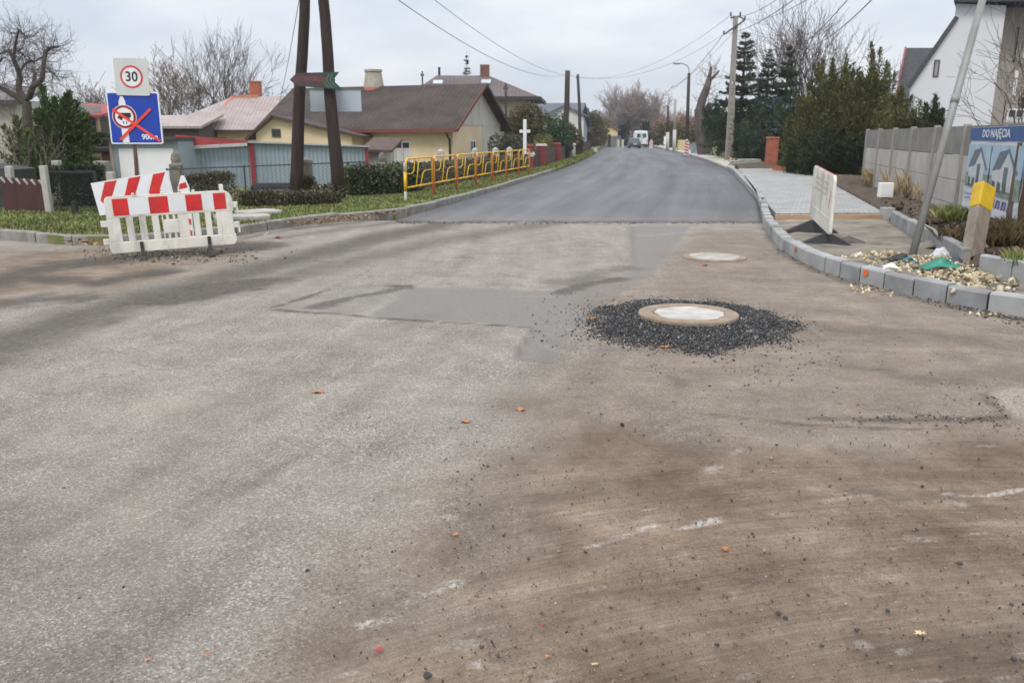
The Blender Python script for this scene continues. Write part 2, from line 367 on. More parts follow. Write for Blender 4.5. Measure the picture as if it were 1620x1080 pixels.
    stroke([(1210, 360), (1226, 386), (1247, 405), (1292, 428), (1340, 445), (1400, 461), (1470, 477), (1540, 492), (1640, 507)], 0.14, 0.6, 0.9, 1.2)  # soil line at the right kerb foot, painted dark as contact shade
    stroke([(380, 378), (450, 364), (545, 353), (640, 344)], 0.22, 0.6, 0.9, 1.0)  # left kerb foot, dark soil doubling as painted contact shade
    stroke([(1060, 590), (1075, 610)], 0.05, 0.5, 0.9, 2)
    stroke([(1240, 520), (1420, 525), (1620, 545)], 0.35, 0.45, 0.95, 1)
    stroke([(1350, 580), (1500, 600), (1640, 590)], 0.3, 0.42, 0.95, 1)
    stroke([(200, 890), (275, 845), (400, 765), (540, 685)], 0.08, 0.4, 0.9, 1.6)
    stroke([(820, 790), (960, 775), (1080, 780)], 0.07, 0.22, 0.9, 1.6)
    stroke([(1080, 1040), (1300, 1010), (1640, 1000)], 0.16, 0.30, 0.95, 1.6)
    stroke([(1400, 960), (1700, 930)], 0.2, 0.2, 0.95, 1.6)
    stroke([(880, 560), (960, 620), (1060, 640)], 0.15, 0.14, 0.95, 2)
    low = ss(-x + wob * 2.5, 0.2, 2.6) * (1 - ss(y, 2.4, 5.2)); dark = np.maximum(dark, 0.50 * low); rgt = ss(x + wob * 1.5, -0.2, 2.2) * (1 - ss(y + wob, 2.3, 3.6)); dark = np.maximum(dark, 0.34 * rgt)  # near corners darker: worn ground plus a painted lens vignette
    for k in range(9):                                       # faint wheel lines on the old carriageway
        r = rnd(50 + k); x0 = r.uniform(-5, -0.6); y0 = r.uniform(2.2, 4); ln = r.uniform(2, 7)
        d = seg_d(x, y, (x0, y0), (x0 + ln * 0.34, y0 + ln)) + w2 * 0.15 + wob * 0.2
        dark = np.maximum(dark, r.uniform(0.1, 0.2) * (1 - ss(d, 0.02, r.uniform(0.1, 0.3))))
    # light: dried mortar scuffs and dusty lane edge
    light = np.zeros_like(x)
    def scuff(pts, w, a, j=1.2):
        nonlocal light
        d = line_d(x, y, P(pts)) + (wob + w2 * 1.6) * j * w
        light = np.maximum(light, a * (1 - ss(d, w * 0.2, w)))
    for pts, w, a in [([(930, 862), (975, 848), (1040, 826)], .04, .8), ([(1068, 836), (1135, 820)], .035, .8), ([(1120, 742), (1150, 720), (1178, 705)], .05, .55), ([(940, 948), (968, 946)], .035, .9),
                      ([(1412, 862), (1432, 868)], .03, .9), ([(588, 982), (604, 976)], .03, .8), ([(715, 922), (732, 908)], .025, .8), ([(700, 925), (690, 930)], .02, .7), ([(1300, 790), (1370, 780)], .03, .45),
                      ([(1505, 778), (1560, 782), (1625, 770)], .022, .8), ([(1340, 778), (1380, 782)], .025, .5), ([(640, 950), (675, 930)], .02, .5), ([(755, 1045), (765, 1040)], .025, .7), ([(1430, 845), (1480, 852)], .05, .4),
                      ([(1500, 790), (1530, 795)], .03, .5), ([(960, 895), (965, 900)], .02, .6), ([(822, 920), (826, 916)], .02, .6), ([(540, 1060), (570, 1058)], .025, .5), ([(1195, 812), (1260, 808)], .025, .4),
                      ([(1110, 520), (1180, 530)], .06, .3), ([(700, 815), (716, 812)], .02, .8), ([(1280, 515), (1300, 530)], .05, .35), ([(1060, 655), (1200, 660), (1330, 668)], .03, .22), ([(1200, 640), (1260, 645)], .06, .25),
                      ([(860, 545), (900, 560)], .06, .3), ([(780, 465), (880, 470)], .12, .2), ([(890, 515), (905, 522)], .05, .5), ([(575, 497), (600, 487), (625, 472)], .08, .25), ([(1020, 372), (1110, 366)], .2, .3), ([(950, 375), (985, 400)], .3, .22)]:
        scuff(pts, w, a)
    r = rnd(5)
    for k in range(90):
        px, py = r.uniform(560, 1640), r.uniform(690, 1080); q = G(px, py); th = math.atan2(q.y + 3.5, q.x - 2.6) + math.pi / 2; l = r.uniform(0.01, 0.07)
        d = seg_d(x, y, (q.x - l * math.cos(th), q.y - l * math.sin(th)), (q.x + l * math.cos(th), q.y + l * math.sin(th))) + (w2 + wob) * 0.03
        light = np.maximum(light, r.uniform(0.2, 0.55) * (1 - ss(d, 0.0, r.uniform(0.012, 0.03))))
    lane = 1 - ss(np.abs(sA - 0.15) + w2 * 0.3, 0.05, 0.75); light = np.maximum(light, 0.24 * lane * (1 - ss(x, -0.1, 0.9)))
    pd_ = P([(1562, 622), (1600, 612), (1700, 620), (1700, 665), (1602, 662)]); light = np.maximum(light, 0.45 * (1 - ss(sdf(x, y, pd_), -0.04, 0.04)))
    # shape: gentle unevenness and the low steps at patch edges
    z = (fbm(x, y, 0.8, 21) - 0.5) * 0.02 - 0.008 * patch + 0.004 * (fbm(x, y, 5, 31) - 0.5) * dirt
    z = z - 0.012 * (1 - ss(sdf(x, y, dA) + w2 * .1, -0.1, 0.0))
    nr, nc = x.shape; idx = np.arange(nr * nc).reshape(nr, nc)
    quads = np.stack([idx[:-1, :-1], idx[:-1, 1:], idx[1:, 1:], idx[1:, :-1]], -1).reshape(-1, 4)
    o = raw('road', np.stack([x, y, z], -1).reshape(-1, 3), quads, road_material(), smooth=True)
    a = o.data.attributes.new('wear_shade', 'FLOAT_COLOR', 'POINT'); a.data.foreach_set('color', np.stack([dirt, dark, patch, light], -1).astype(np.float32).ravel())
    a = o.data.attributes.new('flow', 'FLOAT_VECTOR', 'POINT'); a.data.foreach_set('vector', np.stack([x * .34 + y * .94, x * .94 - y * .34 + 0.012 * y * y, 0 * x], -1).astype(np.float32).ravel())
    rr = np.hypot(x - 2.6, y + 3.5); th = np.arctan2(y + 3.5, x - 2.6)
    up = ss(y, 4.2, 5.6)                                     # beyond the joint the streaks run straighter
    a = o.data.attributes.new('flow_dirt', 'FLOAT_VECTOR', 'POINT'); a.data.foreach_set('vector', np.stack([(th * rr) * (1 - up) + (x + 20) * up, rr * (1 - up) + (y * 0.75 + 40 + x * 0.08) * up, 0 * x], -1).astype(np.float32).ravel())
    return struct(o)
make_road()

def asphalt_material():
    s = N('fresh asphalt'); fl = s.n('ShaderNodeAttribute', attribute_name='flow'); o = s.obj()
    mv = s.n('ShaderNodeMapping'); mv.inputs['Scale'].default_value = (0.9, 0.045, 1); s.l(fl.outputs['Vector'], mv.inputs[0])
    b = s.ramp(s.noise(mv.outputs[0], 1.6, 4, 0.6), [(0.32, (0.078, 0.078, 0.082)), (0.68, (0.152, 0.152, 0.158))])
    f = s.ramp(s.noise(o, 90, 3, 0.8), [(0.3, 0.72), (0.7, 1.28)]); b = s.mix(1.0, b, f, 'MULTIPLY')
    sx_ = s.n('ShaderNodeSeparateXYZ'); s.l(fl.outputs['Vector'], sx_.inputs[0]); ed = s.ramp(s.math('DIVIDE', sx_.outputs[0], 8.0), [(0.0, 0.55), (0.10, 0.9), (0.3, 1.08), (0.42, 0.9), (0.55, 1.1), (0.68, 0.86), (0.8, 1.06), (0.93, 0.92), (1.0, 0.6)]); b = s.mix(1.0, b, ed, 'MULTIPLY')
    du = s.math('MULTIPLY', s.ramp(s.math('DIVIDE', sx_.outputs[1], 3.0), [(0.0, 0.75), (0.12, 0.4), (1.0, 0.0)]), s.ramp(s.noise(o, 2.5, 6, 0.7), [(0.35, 0.15), (0.65, 1.0)])); b = s.mix(du, b, (0.24, 0.215, 0.185))
    g = s.ramp(s.noise(o, 0.35, 4), [(0.3, 0.88), (0.7, 1.14)]); b = s.mix(1.0, b, g, 'MULTIPLY')
    s.l(b, s.b.inputs['Base Color']); s.b.inputs['Roughness'].default_value = 0.62; s.b.inputs['Specular IOR Level'].default_value = 0.4
    s.bump(s.noise(o, 120, 3, 0.7), 0.5, 0.006)
    return s.m
LEFT_EDGE = [(626, 352), (690, 330), (735, 316), (800, 296.5), (880, 271), (915, 257.5), (938, 246), (947, 239), (953, 235), (958, 232.4), (966, 230)]
RIGHT_EDGE = [(1206, 352), (1200, 325), (1190, 303), (1172, 282), (1150, 268.5), (1120, 255.5), (1090, 246), (1062, 239), (1042, 234), (1034, 231.6), (1030, 229.5)]
def make_new_road():
    Lp = catmull(Gs(LEFT_EDGE), 10); Rp = catmull(Gs(RIGHT_EDGE), 10); V = []; fl = []; nc = 60; zt = 0.035
    n = len(Lp); s_ = 0; rj = rnd(2)
    for i in range(n):
        if i: s_ += ((Lp[i] + Rp[i]) - (Lp[i - 1] + Rp[i - 1])).length / 2
        for k in range(nc + 1):
            t = k / nc; p = Lp[i].lerp(Rp[i], t); jag = (math.sin(k * 0.5) * 0.04 + rj.uniform(-.05, .05)) if i == 0 else 0
            V.append((p.x, p.y + jag, zt)); fl.append((t * 8, s_, 0))
    Q = [(i * (nc + 1) + k, i * (nc + 1) + k + 1, (i + 1) * (nc + 1) + k + 1, (i + 1) * (nc + 1) + k) for i in range(n - 1) for k in range(nc)]
    edge = list(range(nc + 1)) + [(i + 1) * (nc + 1) + nc for i in range(n - 1)]; le = [i * (nc + 1) for i in range(n)][::-1]
    for e in (edge, le):
        b0 = len(V)
        for i in e: V.append((V[i][0], V[i][1] - 0.015, -0.9)); fl.append(fl[i])
        for a in range(len(e) - 1): Q.append((e[a], b0 + a, b0 + a + 1, e[a + 1]))
    o = raw('asphalt_road', V, Q, asphalt_material())
    a = o.data.attributes.new('flow', 'FLOAT_VECTOR', 'POINT'); a.data.foreach_set('vector', np.array(fl, np.float32).ravel())
    struct(o)
make_new_road()

def sheet(name, pts, z, mat, depth=1.0):                     # flat plan polygon with a skirt
    pts = [(p[0], p[1]) for p in pts]; tri = tessellate_polygon([[Vector((a, b, 0)) for a, b in pts]]); n = len(pts)
    vs = [(a, b, z) for a, b in pts] + [(a, b, z - depth) for a, b in pts]; mb = MB()
    fs = []
    for t in tri:
        a, b, c = [Vector((*pts[i], 0)) for i in t]
        fs.append(tuple(t) if (b - a).cross(c - a).z > 0 else tuple(t[::-1]))
    mb.add(vs, fs + [(i, i + n, (i + 1) % n + n, (i + 1) % n) for i in range(n)])
    return struct(mb.build(name, mat))
def patchwork(name, pts, z, res, amp, fr, mat, seed, edge=0.3):   # uneven ground inside a plan polygon
    pts = [(p[0], p[1]) for p in pts]; xa = min(p[0] for p in pts); xb = max(p[0] for p in pts); ya = min(p[1] for p in pts); yb = max(p[1] for p in pts)
    x, y = np.meshgrid(np.arange(xa, xb + res, res), np.arange(ya, yb + res, res)); d = sdf(x, y, pts)
    zz = z + amp * (fbm(x, y, fr, seed, 5) - 0.4) * ss(-d, 0, edge) - 0.25 * ss(d, 0, res * 1.2)
    nr, nc = x.shape; idx = np.arange(nr * nc).reshape(nr, nc); keep = (d < res * 1.2); ck = keep[:-1, :-1] & keep[:-1, 1:] & keep[1:, 1:] & keep[1:, :-1]
    q = np.stack([idx[:-1, :-1], idx[:-1, 1:], idx[1:, 1:], idx[1:, :-1]], -1)[ck]
    used, inv = np.unique(q, return_inverse=True)
    return struct(raw(name, np.stack([x, y, zz], -1).reshape(-1, 3)[used], inv.reshape(-1, 4), mat, smooth=True))

def kerb(name, path, w, h, z0, mats, block, gap, side, seed, dz=0.012, core=True):
    """kerb stones along a plan path (front bottom edge); side +1 puts the body to the left of the travel direction"""
    pts = [Vector((p[0], p[1], 0)) for p in path]; cum = [0]
    for i in range(1, len(pts)): cum.append(cum[-1] + (pts[i] - pts[i - 1]).length)
    def at(s):
        for i in range(1, len(pts)):
            if s <= cum[i] or i == len(pts) - 1:
                t = (s - cum[i - 1]) / max(1e-6, cum[i] - cum[i - 1]); d = (pts[i] - pts[i - 1]).normalized()
                return pts[i - 1].lerp(pts[i], t), d
    mb = MB(); s = 0; r = rnd(seed)
    while s < cum[-1] - 0.05:
        l = block(s) if callable(block) else block
        l *= r.uniform(0.92, 1.08); e = min(s + l, cum[-1]); a, da = at(s + gap / 2); b, db = at(e - gap / 2)
        na = Vector((-da.y, da.x, 0)) * side; nb = Vector((-db.y, db.x, 0)) * side
        j = r.uniform(-1, 1) * 0.006; hz = z0 + h + r.uniform(-1, 1) * dz; ch = min(0.02, h * 0.15)
        sec = [(0, z0 - 0.25), (0, hz - ch), (ch, hz), (w, hz), (w, z0 - 0.25)]; vs = []
        for p, n_ in ((a, na), (b, nb)):
            for u, zz in sec: vs.append(p + n_ * (u + j) + Vector((0, 0, zz)))
        fs = [(0, 1, 2, 3, 4), (9, 8, 7, 6, 5)] + [(i, 5 + i, 5 + (i + 1) % 5, (i + 1) % 5) for i in range(5)]
        mb.add(vs, [f if side > 0 else f[::-1] for f in fs], r.choice((0, 0, 1)) if len(mats) > 1 else 0)
        if core:
            c0 = [(0.012, z0 - 0.25), (0.012, hz - 0.03), (w - 0.01, hz - 0.03), (w - 0.01, z0 - 0.25)]; a2, da2 = at(s); b2, db2 = at(e); vs = []
            for p, d_ in ((a2, da2), (b2, db2)):
                n_ = Vector((-d_.y, d_.x, 0)) * side
                for u, zz in c0: vs.append(p + n_ * u + Vector((0, 0, zz)))
            mb.add(vs, [(i, 4 + i, 4 + (i + 1) % 4, (i + 1) % 4) for i in range(3)], len(mats))
        s = e
    if core: mats = list(mats) + [m_joint]
    return struct(mb.build(name, mats))
m_joint = M('dark kerb joint', (0.03, 0.028, 0.026), 0.95)
m_kerb = M('new kerb concrete', (0.29, 0.295, 0.29), 0.85, scale=2.6, col2=(0.41, 0.41, 0.40), bump=0.004, bscale=90)
m_kerb2 = M('new kerb concrete damp', (0.27, 0.275, 0.272), 0.85, 0.25, 3, bump=0.004, bscale=90)
m_kerb_old = M('weathered kerb concrete', (0.26, 0.25, 0.225), 0.9, 0.22, 5, bump=0.006, bscale=60, dirt=0.6)
RK = [(1149, 268), (1172, 282), (1190, 303), (1200, 325), (1206, 352), (1222, 380), (1245, 401), (1290, 424), (1340, 441), (1400, 457), (1470, 473.5), (1540, 488), (1590, 496), (1640, 503), (1720, 513), (1850, 524)]
rk = catmull(Gs(RK), 6)
kerb('kerb', rk, 0.15, 0.2, 0.0, [m_kerb, m_kerb2], lambda s: 1.0 if s < 27 else 0.36 + 0.008 * (s - 27), 0.026, 1, 4)
rk_far = catmull(Gs(RIGHT_EDGE[4:]), 4)[::-1]
kerb('kerb', rk_far, 0.15, 0.13, 0.0, [m_kerb, m_kerb2], 1.0, 0.012, -1 if False else 1, 6) if False else None
kerb('kerb', catmull(Gs(RIGHT_EDGE[4:]), 4), 0.15, 0.13, 0.0, [m_kerb], 2.0, 0.01, -1, 6)
LK = [(-220, 372), (-100, 375), (0, 379), (60, 384), (100, 388), (168, 389), (235, 386), (300, 381), (378, 373), (450, 361), (545, 350), (640, 341), (700, 327), (790, 301), (880, 272)]
lk = catmull(Gs(LK), 6)
kerb('kerb', lk, 0.15, 0.175, 0.0, [m_kerb_old], 0.98, 0.03, 1, 8)
IK = [(1408, 352), (1442, 374), (1485, 398), (1520, 421)]
kerb('kerb', Gs(IK, 0.1), 0.1, 0.24, 0.1, [m_kerb, m_kerb2], 1.9, 0.015, 1, 9)
IK2 = [(1546, 433), (1574, 437.5), (1640, 454), (1720, 474), (1900, 510)]
kerb('kerb', Gs(IK2, 0.1), 0.1, 0.24, 0.1, [m_kerb], 0.5, 0.015, 1, 10)

# verge, pavement, sand bed, soil bank
m_verge = M('verge turf', (0.105, 0.15, 0.035), 0.95, scale=3, col2=(0.20, 0.18, 0.08), bump=0.03, bscale=25)
verge_poly = [(p.x, p.y) for p in lk] + [(p.x, p.y) for p in catmull(Gs(LEFT_EDGE[4:]), 4)[1:]] + [(8, 170), (-90, 170), (-90, 14.5)]
sheet('grass_verge', [(a - 0.03, b + 0.05) for a, b in verge_poly], 0.15, m_verge)
def paver_material():
    s = N('grey block paving'); b = s.n('ShaderNodeTexBrick'); v = s.obj((1, 1, 1), (0, 0, 0.35)); s.l(v, b.inputs['Vector'])
    b.inputs['Color1'].default_value = (0.30, 0.295, 0.285, 1); b.inputs['Color2'].default_value = (0.39, 0.385, 0.37, 1); b.inputs['Mortar'].default_value = (0.20, 0.19, 0.175, 1)
    b.inputs['Scale'].default_value = 1; b.inputs['Brick Width'].default_value = 0.2; b.inputs['Row Height'].default_value = 0.1; b.inputs['Mortar Size'].default_value = 0.006
    c = s.mix(1.0, b.outputs['Color'], s.ramp(s.noise(s.obj(), 1.4, 5), [(0.3, 0.86), (0.7, 1.14)]), 'MULTIPLY')
    s.l(c, s.b.inputs['Base Color']); s.b.inputs['Roughness'].default_value = 0.85; s.bump(b.outputs['Fac'], 0.5, -0.006)
    return s.m
def offset(path, side, d):
    out = []
    for i, p in enumerate(path):
        t = (path[min(i + 1, len(path) - 1)] - path[max(i - 1, 0)]).normalized(); out.append((p.x - t.y * side * d, p.y + t.x * side * d))
    return out
kin = offset(rk, 1, 0.155)
pav_far = [(q.x, q.y) for q in Gs([(1168, 266.5), (1240, 266.5), (1265, 270), (1290, 277), (1335, 301), (1397, 335)], 0.19)]
pav_near = [(q.x, q.y) for q in Gs([(1397, 336.5), (1228, 337.5)], 0.19)]
k_pav = [p for p in kin if p[1] > pav_near[1][1] + 0.02]
sheet('pavement', k_pav[::-1] + pav_near[::-1] + pav_far[::-1], 0.19, paver_material(), 0.5)
m_sand = M('damp sand bed', (0.135, 0.118, 0.098), 0.95, scale=2.6, col2=(0.33, 0.29, 0.235), bump=0.025, bscale=38)
k_bed = [p for p in kin if p[1] < pav_near[1][1] - 0.05]
bed = k_bed[::-1] + [(pav_near[1][0], pav_near[1][1] - .02), (pav_near[0][0] + 0.1, pav_near[0][1] - .02)] + [(q.x, q.y) for q in Gs(IK, 0.1)] + [(q.x, q.y) for q in Gs(IK2, 0.1)]
patchwork('sand_bed', bed, 0.105, 0.05, 0.12, 1.1, m_sand, 41)
m_bank = M('dark garden soil', (0.055, 0.042, 0.031), 0.98, scale=5, col2=(0.135, 0.10, 0.07), bump=0.03, bscale=28)
ik_back = [(p[0], p[1]) for p in offset(Gs(IK2[::-1], 0.1) + Gs(IK[::-1], 0.1), -1, 0.105)]
bank = ik_back + [(pav_near[0][0] + 0.12, pav_near[0][1])] + [(p[0] + 0.02, p[1]) for p in pav_far[::-1]] + [(16, 62), (40, 62), (40, 6.5)]
patchwork('soil_bank', bank, 0.25, 0.09, 0.30, 1.3, m_bank, 43, 0.5)
m_shoulder = M('pale sandy shoulder', (0.42, 0.37, 0.30), 0.95, scale=0.6, col2=(0.55, 0.51, 0.45))
sh = [(p.x + 0.15, p.y) for p in catmull(Gs(RIGHT_EDGE[4:]), 4)] + [(q.x, q.y) for q in Gs([(1046, 229.5), (1064, 231), (1112, 242), (1160, 254), (1200, 262), (1215, 266)], 0.1)] + [(12.5, 41.5)]
sheet('footpath', [(p[0], p[1]) for p in offset(catmull(Gs(RIGHT_EDGE[4:]), 4), -1, 0.16)] + [(q.x, q.y) for q in Gs([(1046, 229.5), (1064, 231), (1112, 242), (1160, 254), (1196, 262)], 0.12)], 0.12, m_shoulder)
m_field = M('rough grass', (0.16, 0.14, 0.07), 0.95, scale=0.3, col2=(0.10, 0.11, 0.045))
sheet('field', [(q.x, q.y) for q in Gs([(1196, 263), (1160, 254.5), (1112, 242.5), (1064, 231.5), (1046, 230)], 0.08)] + [(30, 300), (260, 300), (260, 40)], 0.08, m_field)
sheet('side_road', [(-60, 171), (10, 171), (30, 185), (70, 185), (70, 215), (-60, 215)], 0.05, M('pale concrete road', (0.42, 0.41, 0.40), 0.9, 0.1, 0.3))
# ------------------------------------------------------------------ vegetation builders
def leaves(name, C, D, ln, wd, mat, parent=None, jitter=0.35, seed=1):
    """many small leaf-shaped quads: C centres, D directions"""
    g = np.random.default_rng(seed); C = np.asarray(C, float); D = np.asarray(D, float); n = len(C)
    D = D / (np.linalg.norm(D, axis=1, keepdims=True) + 1e-9) + g.normal(0, jitter, (n, 3)); D /= np.linalg.norm(D, axis=1, keepdims=True) + 1e-9
    S = np.cross(D, g.normal(0, 1, (n, 3))); S /= np.linalg.norm(S, axis=1, keepdims=True) + 1e-9
    l = ln * g.uniform(0.6, 1.3, (n, 1)); w = wd * g.uniform(0.6, 1.3, (n, 1))
    V = np.stack([C - D * l / 2, C + S * w / 2, C + D * l / 2, C - S * w / 2], 1).reshape(-1, 3)
    return raw(name, V, np.arange(4 * n).reshape(n, 4), mat, parent)
def limbs(name, segs, mat, parent=None, n=5):
    """tapered limbs from a list of (p0, p1, r0, r1)"""
    P0 = np.array([s[0] for s in segs], float); P1 = np.array([s[1] for s in segs], float); r0 = np.array([s[2] for s in segs])[:, None, None]; r1 = np.array([s[3] for s in segs])[:, None, None]
    D = P1 - P0; D /= np.linalg.norm(D, axis=1, keepdims=True) + 1e-9
    U = np.where(np.abs(D[:, 2:3]) > 0.9, np.array([[1.0, 0, 0]]), np.array([[0, 0, 1.0]])); S = np.cross(D, U); S /= np.linalg.norm(S, axis=1, keepdims=True) + 1e-9; T = np.cross(D, S)
    a = np.arange(n) * 2 * np.pi / n; ring = np.cos(a)[None, :, None] * S[:, None, :] + np.sin(a)[None, :, None] * T[:, None, :]
    V = np.concatenate([P0[:, None, :] + ring * r0, P1[:, None, :] + ring * r1], 1).reshape(-1, 3)
    k = np.arange(n); q = np.stack([k, (k + 1) % n, (k + 1) % n + n, k + n], 1); Q = (q[None] + (np.arange(len(segs)) * 2 * n)[:, None, None]).reshape(-1, 4)
    return raw(name, V, Q, mat, parent, smooth=True)
def grow(p, d, length, r, level, counts, rg, out, up=0.12, wig=0.22, steps=3, ang=(0.45, 0.95), taper=0.55):
    p = Vector(p); d = Vector(d).normalized(); path = [(p.copy(), r)]
    for i in range(steps):
        d = (d + Vector((rg.gauss(0, wig), rg.gauss(0, wig), rg.gauss(0, wig) + up))).normalized()
        q = p + d * length / steps; rr = r * (1 - (1 - taper) * (i + 1) / steps)
        out.append((tuple(p), tuple(q), path[-1][1], rr, level)); p = q; path.append((p.copy(), rr))
    if not counts: return
    for k in range(counts[0]):
        t = rg.uniform(0.3, 1.0) * steps; i = min(int(t), steps - 1); q = path[i][0].lerp(path[i + 1][0], t - i); rr = path[i][1]
        dd = (path[i + 1][0] - path[i][0]).normalized(); ax = dd.orthogonal().normalized(); ax.rotate(Matrix.Rotation(rg.uniform(0, 6.283), 3, dd))
        nd = dd.copy(); nd.rotate(Matrix.Rotation(rg.uniform(*ang), 3, ax))
        grow(q, nd, length * rg.uniform(0.5, 0.85), rr * rg.uniform(0.5, 0.7), level + 1, counts[1:], rg, out, up, wig, steps, ang, taper)
m_bark = M('grey brown bark', (0.085, 0.07, 0.058), 0.9, 0.3, 8, bump=0.01, bscale=30)
m_twig = M('thin twigs', (0.12, 0.095, 0.085), 0.9, 0.25, 4)
m_twig_red = M('reddish twigs', (0.30, 0.19, 0.155), 0.9, 0.25, 4)
m_twig_far = M('haze paled twigs', (0.33, 0.275, 0.26), 0.9, 0.2, 2)  # colour lightened so far trees look faded by haze
def bare_tree(name, label, cat, base, H, seed, counts, r=0.16, trunk=0.3, lean=(0, 0), stems=1, group=None, mt=None, mtw=None, up=0.12, wig=0.2, ang=(0.4, 0.9), k=0.62, thin=None):
    rg = rnd(seed); t = thing(name, label, cat, base, group); out = []; b = Vector(base)
    for i in range(stems):
        d = Vector((lean[0] + rg.gauss(0, 0.22 if stems > 1 else 0.03), lean[1] + rg.gauss(0, 0.22 if stems > 1 else 0.03), 1)); grow(b + Vector((rg.uniform(-.1, .1), rg.uniform(-.1, .1), -0.3)) * (stems > 1), d, H * k, r, 0, counts, rg, out, up, wig, 4, ang)
    A_ = [s[:4] for s in out if s[4] <= 1]; B_ = [s[:4] for s in out if s[4] > 1]
    if thin: B_ = [(a, c, max(x, thin), max(y, thin * 0.8)) for a, c, x, y in B_]
    limbs('trunk', A_, mt or m_bark, t, 6)
    if B_: limbs('crown', B_, mtw or m_twig, t, 3)
    return t
m_spruce = leaf('dark spruce needles', [(0, (0.016, 0.028, 0.014)), (0.6, (0.042, 0.067, 0.034)), (1, (0.09, 0.125, 0.07))])
m_blue = leaf('blue spruce needles', [(0, (0.035, 0.055, 0.062)), (0.6, (0.085, 0.115, 0.125)), (1, (0.16, 0.20, 0.215))])
m_yew = leaf('yellow green conifer sprays', [(0, (0.026, 0.037, 0.013)), (0.5, (0.078, 0.094, 0.029)), (0.82, (0.15, 0.148, 0.04)), (1, (0.22, 0.15, 0.05))])
m_thuja = leaf('dark thuja sprays', [(0, (0.010, 0.019, 0.008)), (0.6, (0.030, 0.046, 0.018)), (1, (0.07, 0.083, 0.032))])
m_darkgreen = leaf('deep green conifer sprays', [(0, (0.016, 0.03, 0.008)), (0.6, (0.05, 0.08, 0.02)), (1, (0.10, 0.13, 0.035))])
m_leafgreen = leaf('evergreen leaves', [(0, (0.02, 0.045, 0.02)), (0.6, (0.045, 0.095, 0.045)), (1, (0.09, 0.15, 0.075))])
m_ivy = leaf('ivy leaves', [(0, (0.035, 0.05, 0.022)), (0.5, (0.075, 0.095, 0.045)), (0.85, (0.15, 0.165, 0.10)), (1, (0.24, 0.22, 0.16))])
m_dryhedge = leaf('brown winter hedge leaves', [(0, (0.05, 0.042, 0.03)), (0.5, (0.095, 0.085, 0.052)), (0.85, (0.15, 0.14, 0.085)), (1, (0.20, 0.19, 0.13))])
m_olive = leaf('olive clipped leaves', [(0, (0.05, 0.045, 0.018)), (0.6, (0.105, 0.095, 0.04)), (1, (0.17, 0.14, 0.06))])
m_lime = leaf('yellow green leaves', [(0, (0.10, 0.11, 0.03)), (1, (0.24, 0.25, 0.08))])
m_greyleaf = leaf('dusty grey green leaves', [(0, (0.045, 0.05, 0.035)), (0.6, (0.085, 0.09, 0.065)), (1, (0.15, 0.15, 0.11))])
m_rust = leaf('rusty autumn leaves', [(0, (0.14, 0.075, 0.04)), (0.6, (0.24, 0.14, 0.075)), (1, (0.32, 0.22, 0.11))])
def spruce(name, label, base, H, R, seed, mat, n=9000, low=0.06, shape=0.85, group=None, ln=0.30, wd=0.075, open_=1.0):
    t = thing(name, label, 'conifer', base, group); g = np.random.default_rng(seed); b = np.array(base, float); rg = rnd(seed)
    out = [(tuple(b - (0, 0, 0.4)), tuple(b + (0, 0, H * 0.55)), R * 0.07, R * 0.045), (tuple(b + (0, 0, H * 0.55)), tuple(b + (0, 0, H * 0.99)), R * 0.045, 0.012)]
    C, D = [], []; lev = int(H * 2.9 * open_) + 6; tot = 0; plan = []
    for i in range(lev):
        h = low + (0.985 - low) * (i + rg.uniform(-.9, .9)) / lev; h = min(.985, max(low, h)); rr = R * max(0.03, (1 - h)) ** shape * rg.uniform(0.82, 1.12); nb = 5 + int(rr * 3.2)
        for k in range(nb): L_ = rr * rg.uniform(0.45, 1.2); plan.append((h, L_, 2 * math.pi * (k + rg.random()) / nb)); tot += L_
    for h, L_, a in plan:
        m = max(3, int(n * L_ / tot)); s = np.sqrt(g.uniform(0.02, 1, m)); droop = -0.38 + 0.5 * h + rg.gauss(0, .13); z0 = h * H
        dx, dy = math.cos(a), math.sin(a); sag = droop * s * L_ + 0.22 * (s ** 2) * L_; sp = (1 - s) * 0.20 * L_ + 0.05
        side = g.normal(0, 1, m) * sp
        C.append(np.stack([b[0] + dx * s * L_ - dy * side, b[1] + dy * s * L_ + dx * side, b[2] + z0 + sag + g.normal(0, 0.045, m) - np.abs(g.normal(0, 0.05, m))], 1))
        D.append(np.stack([dx * np.ones(m) - dy * side / (sp + .01) * .7, dy * np.ones(m) + dx * side / (sp + .01) * .7, np.full(m, droop * 0.6)], 1))
        out.append((tuple(b + (0, 0, z0)), (b[0] + dx * L_ * .9, b[1] + dy * L_ * .9, b[2] + z0 + droop * L_ * .9 + .18 * L_), 0.02 + 0.008 * L_, 0.006))
    limbs('trunk', out, m_bark, t, 5); leaves('crown', np.concatenate(C), np.concatenate(D), ln, wd, mat, t, 0.3, seed)
    return t
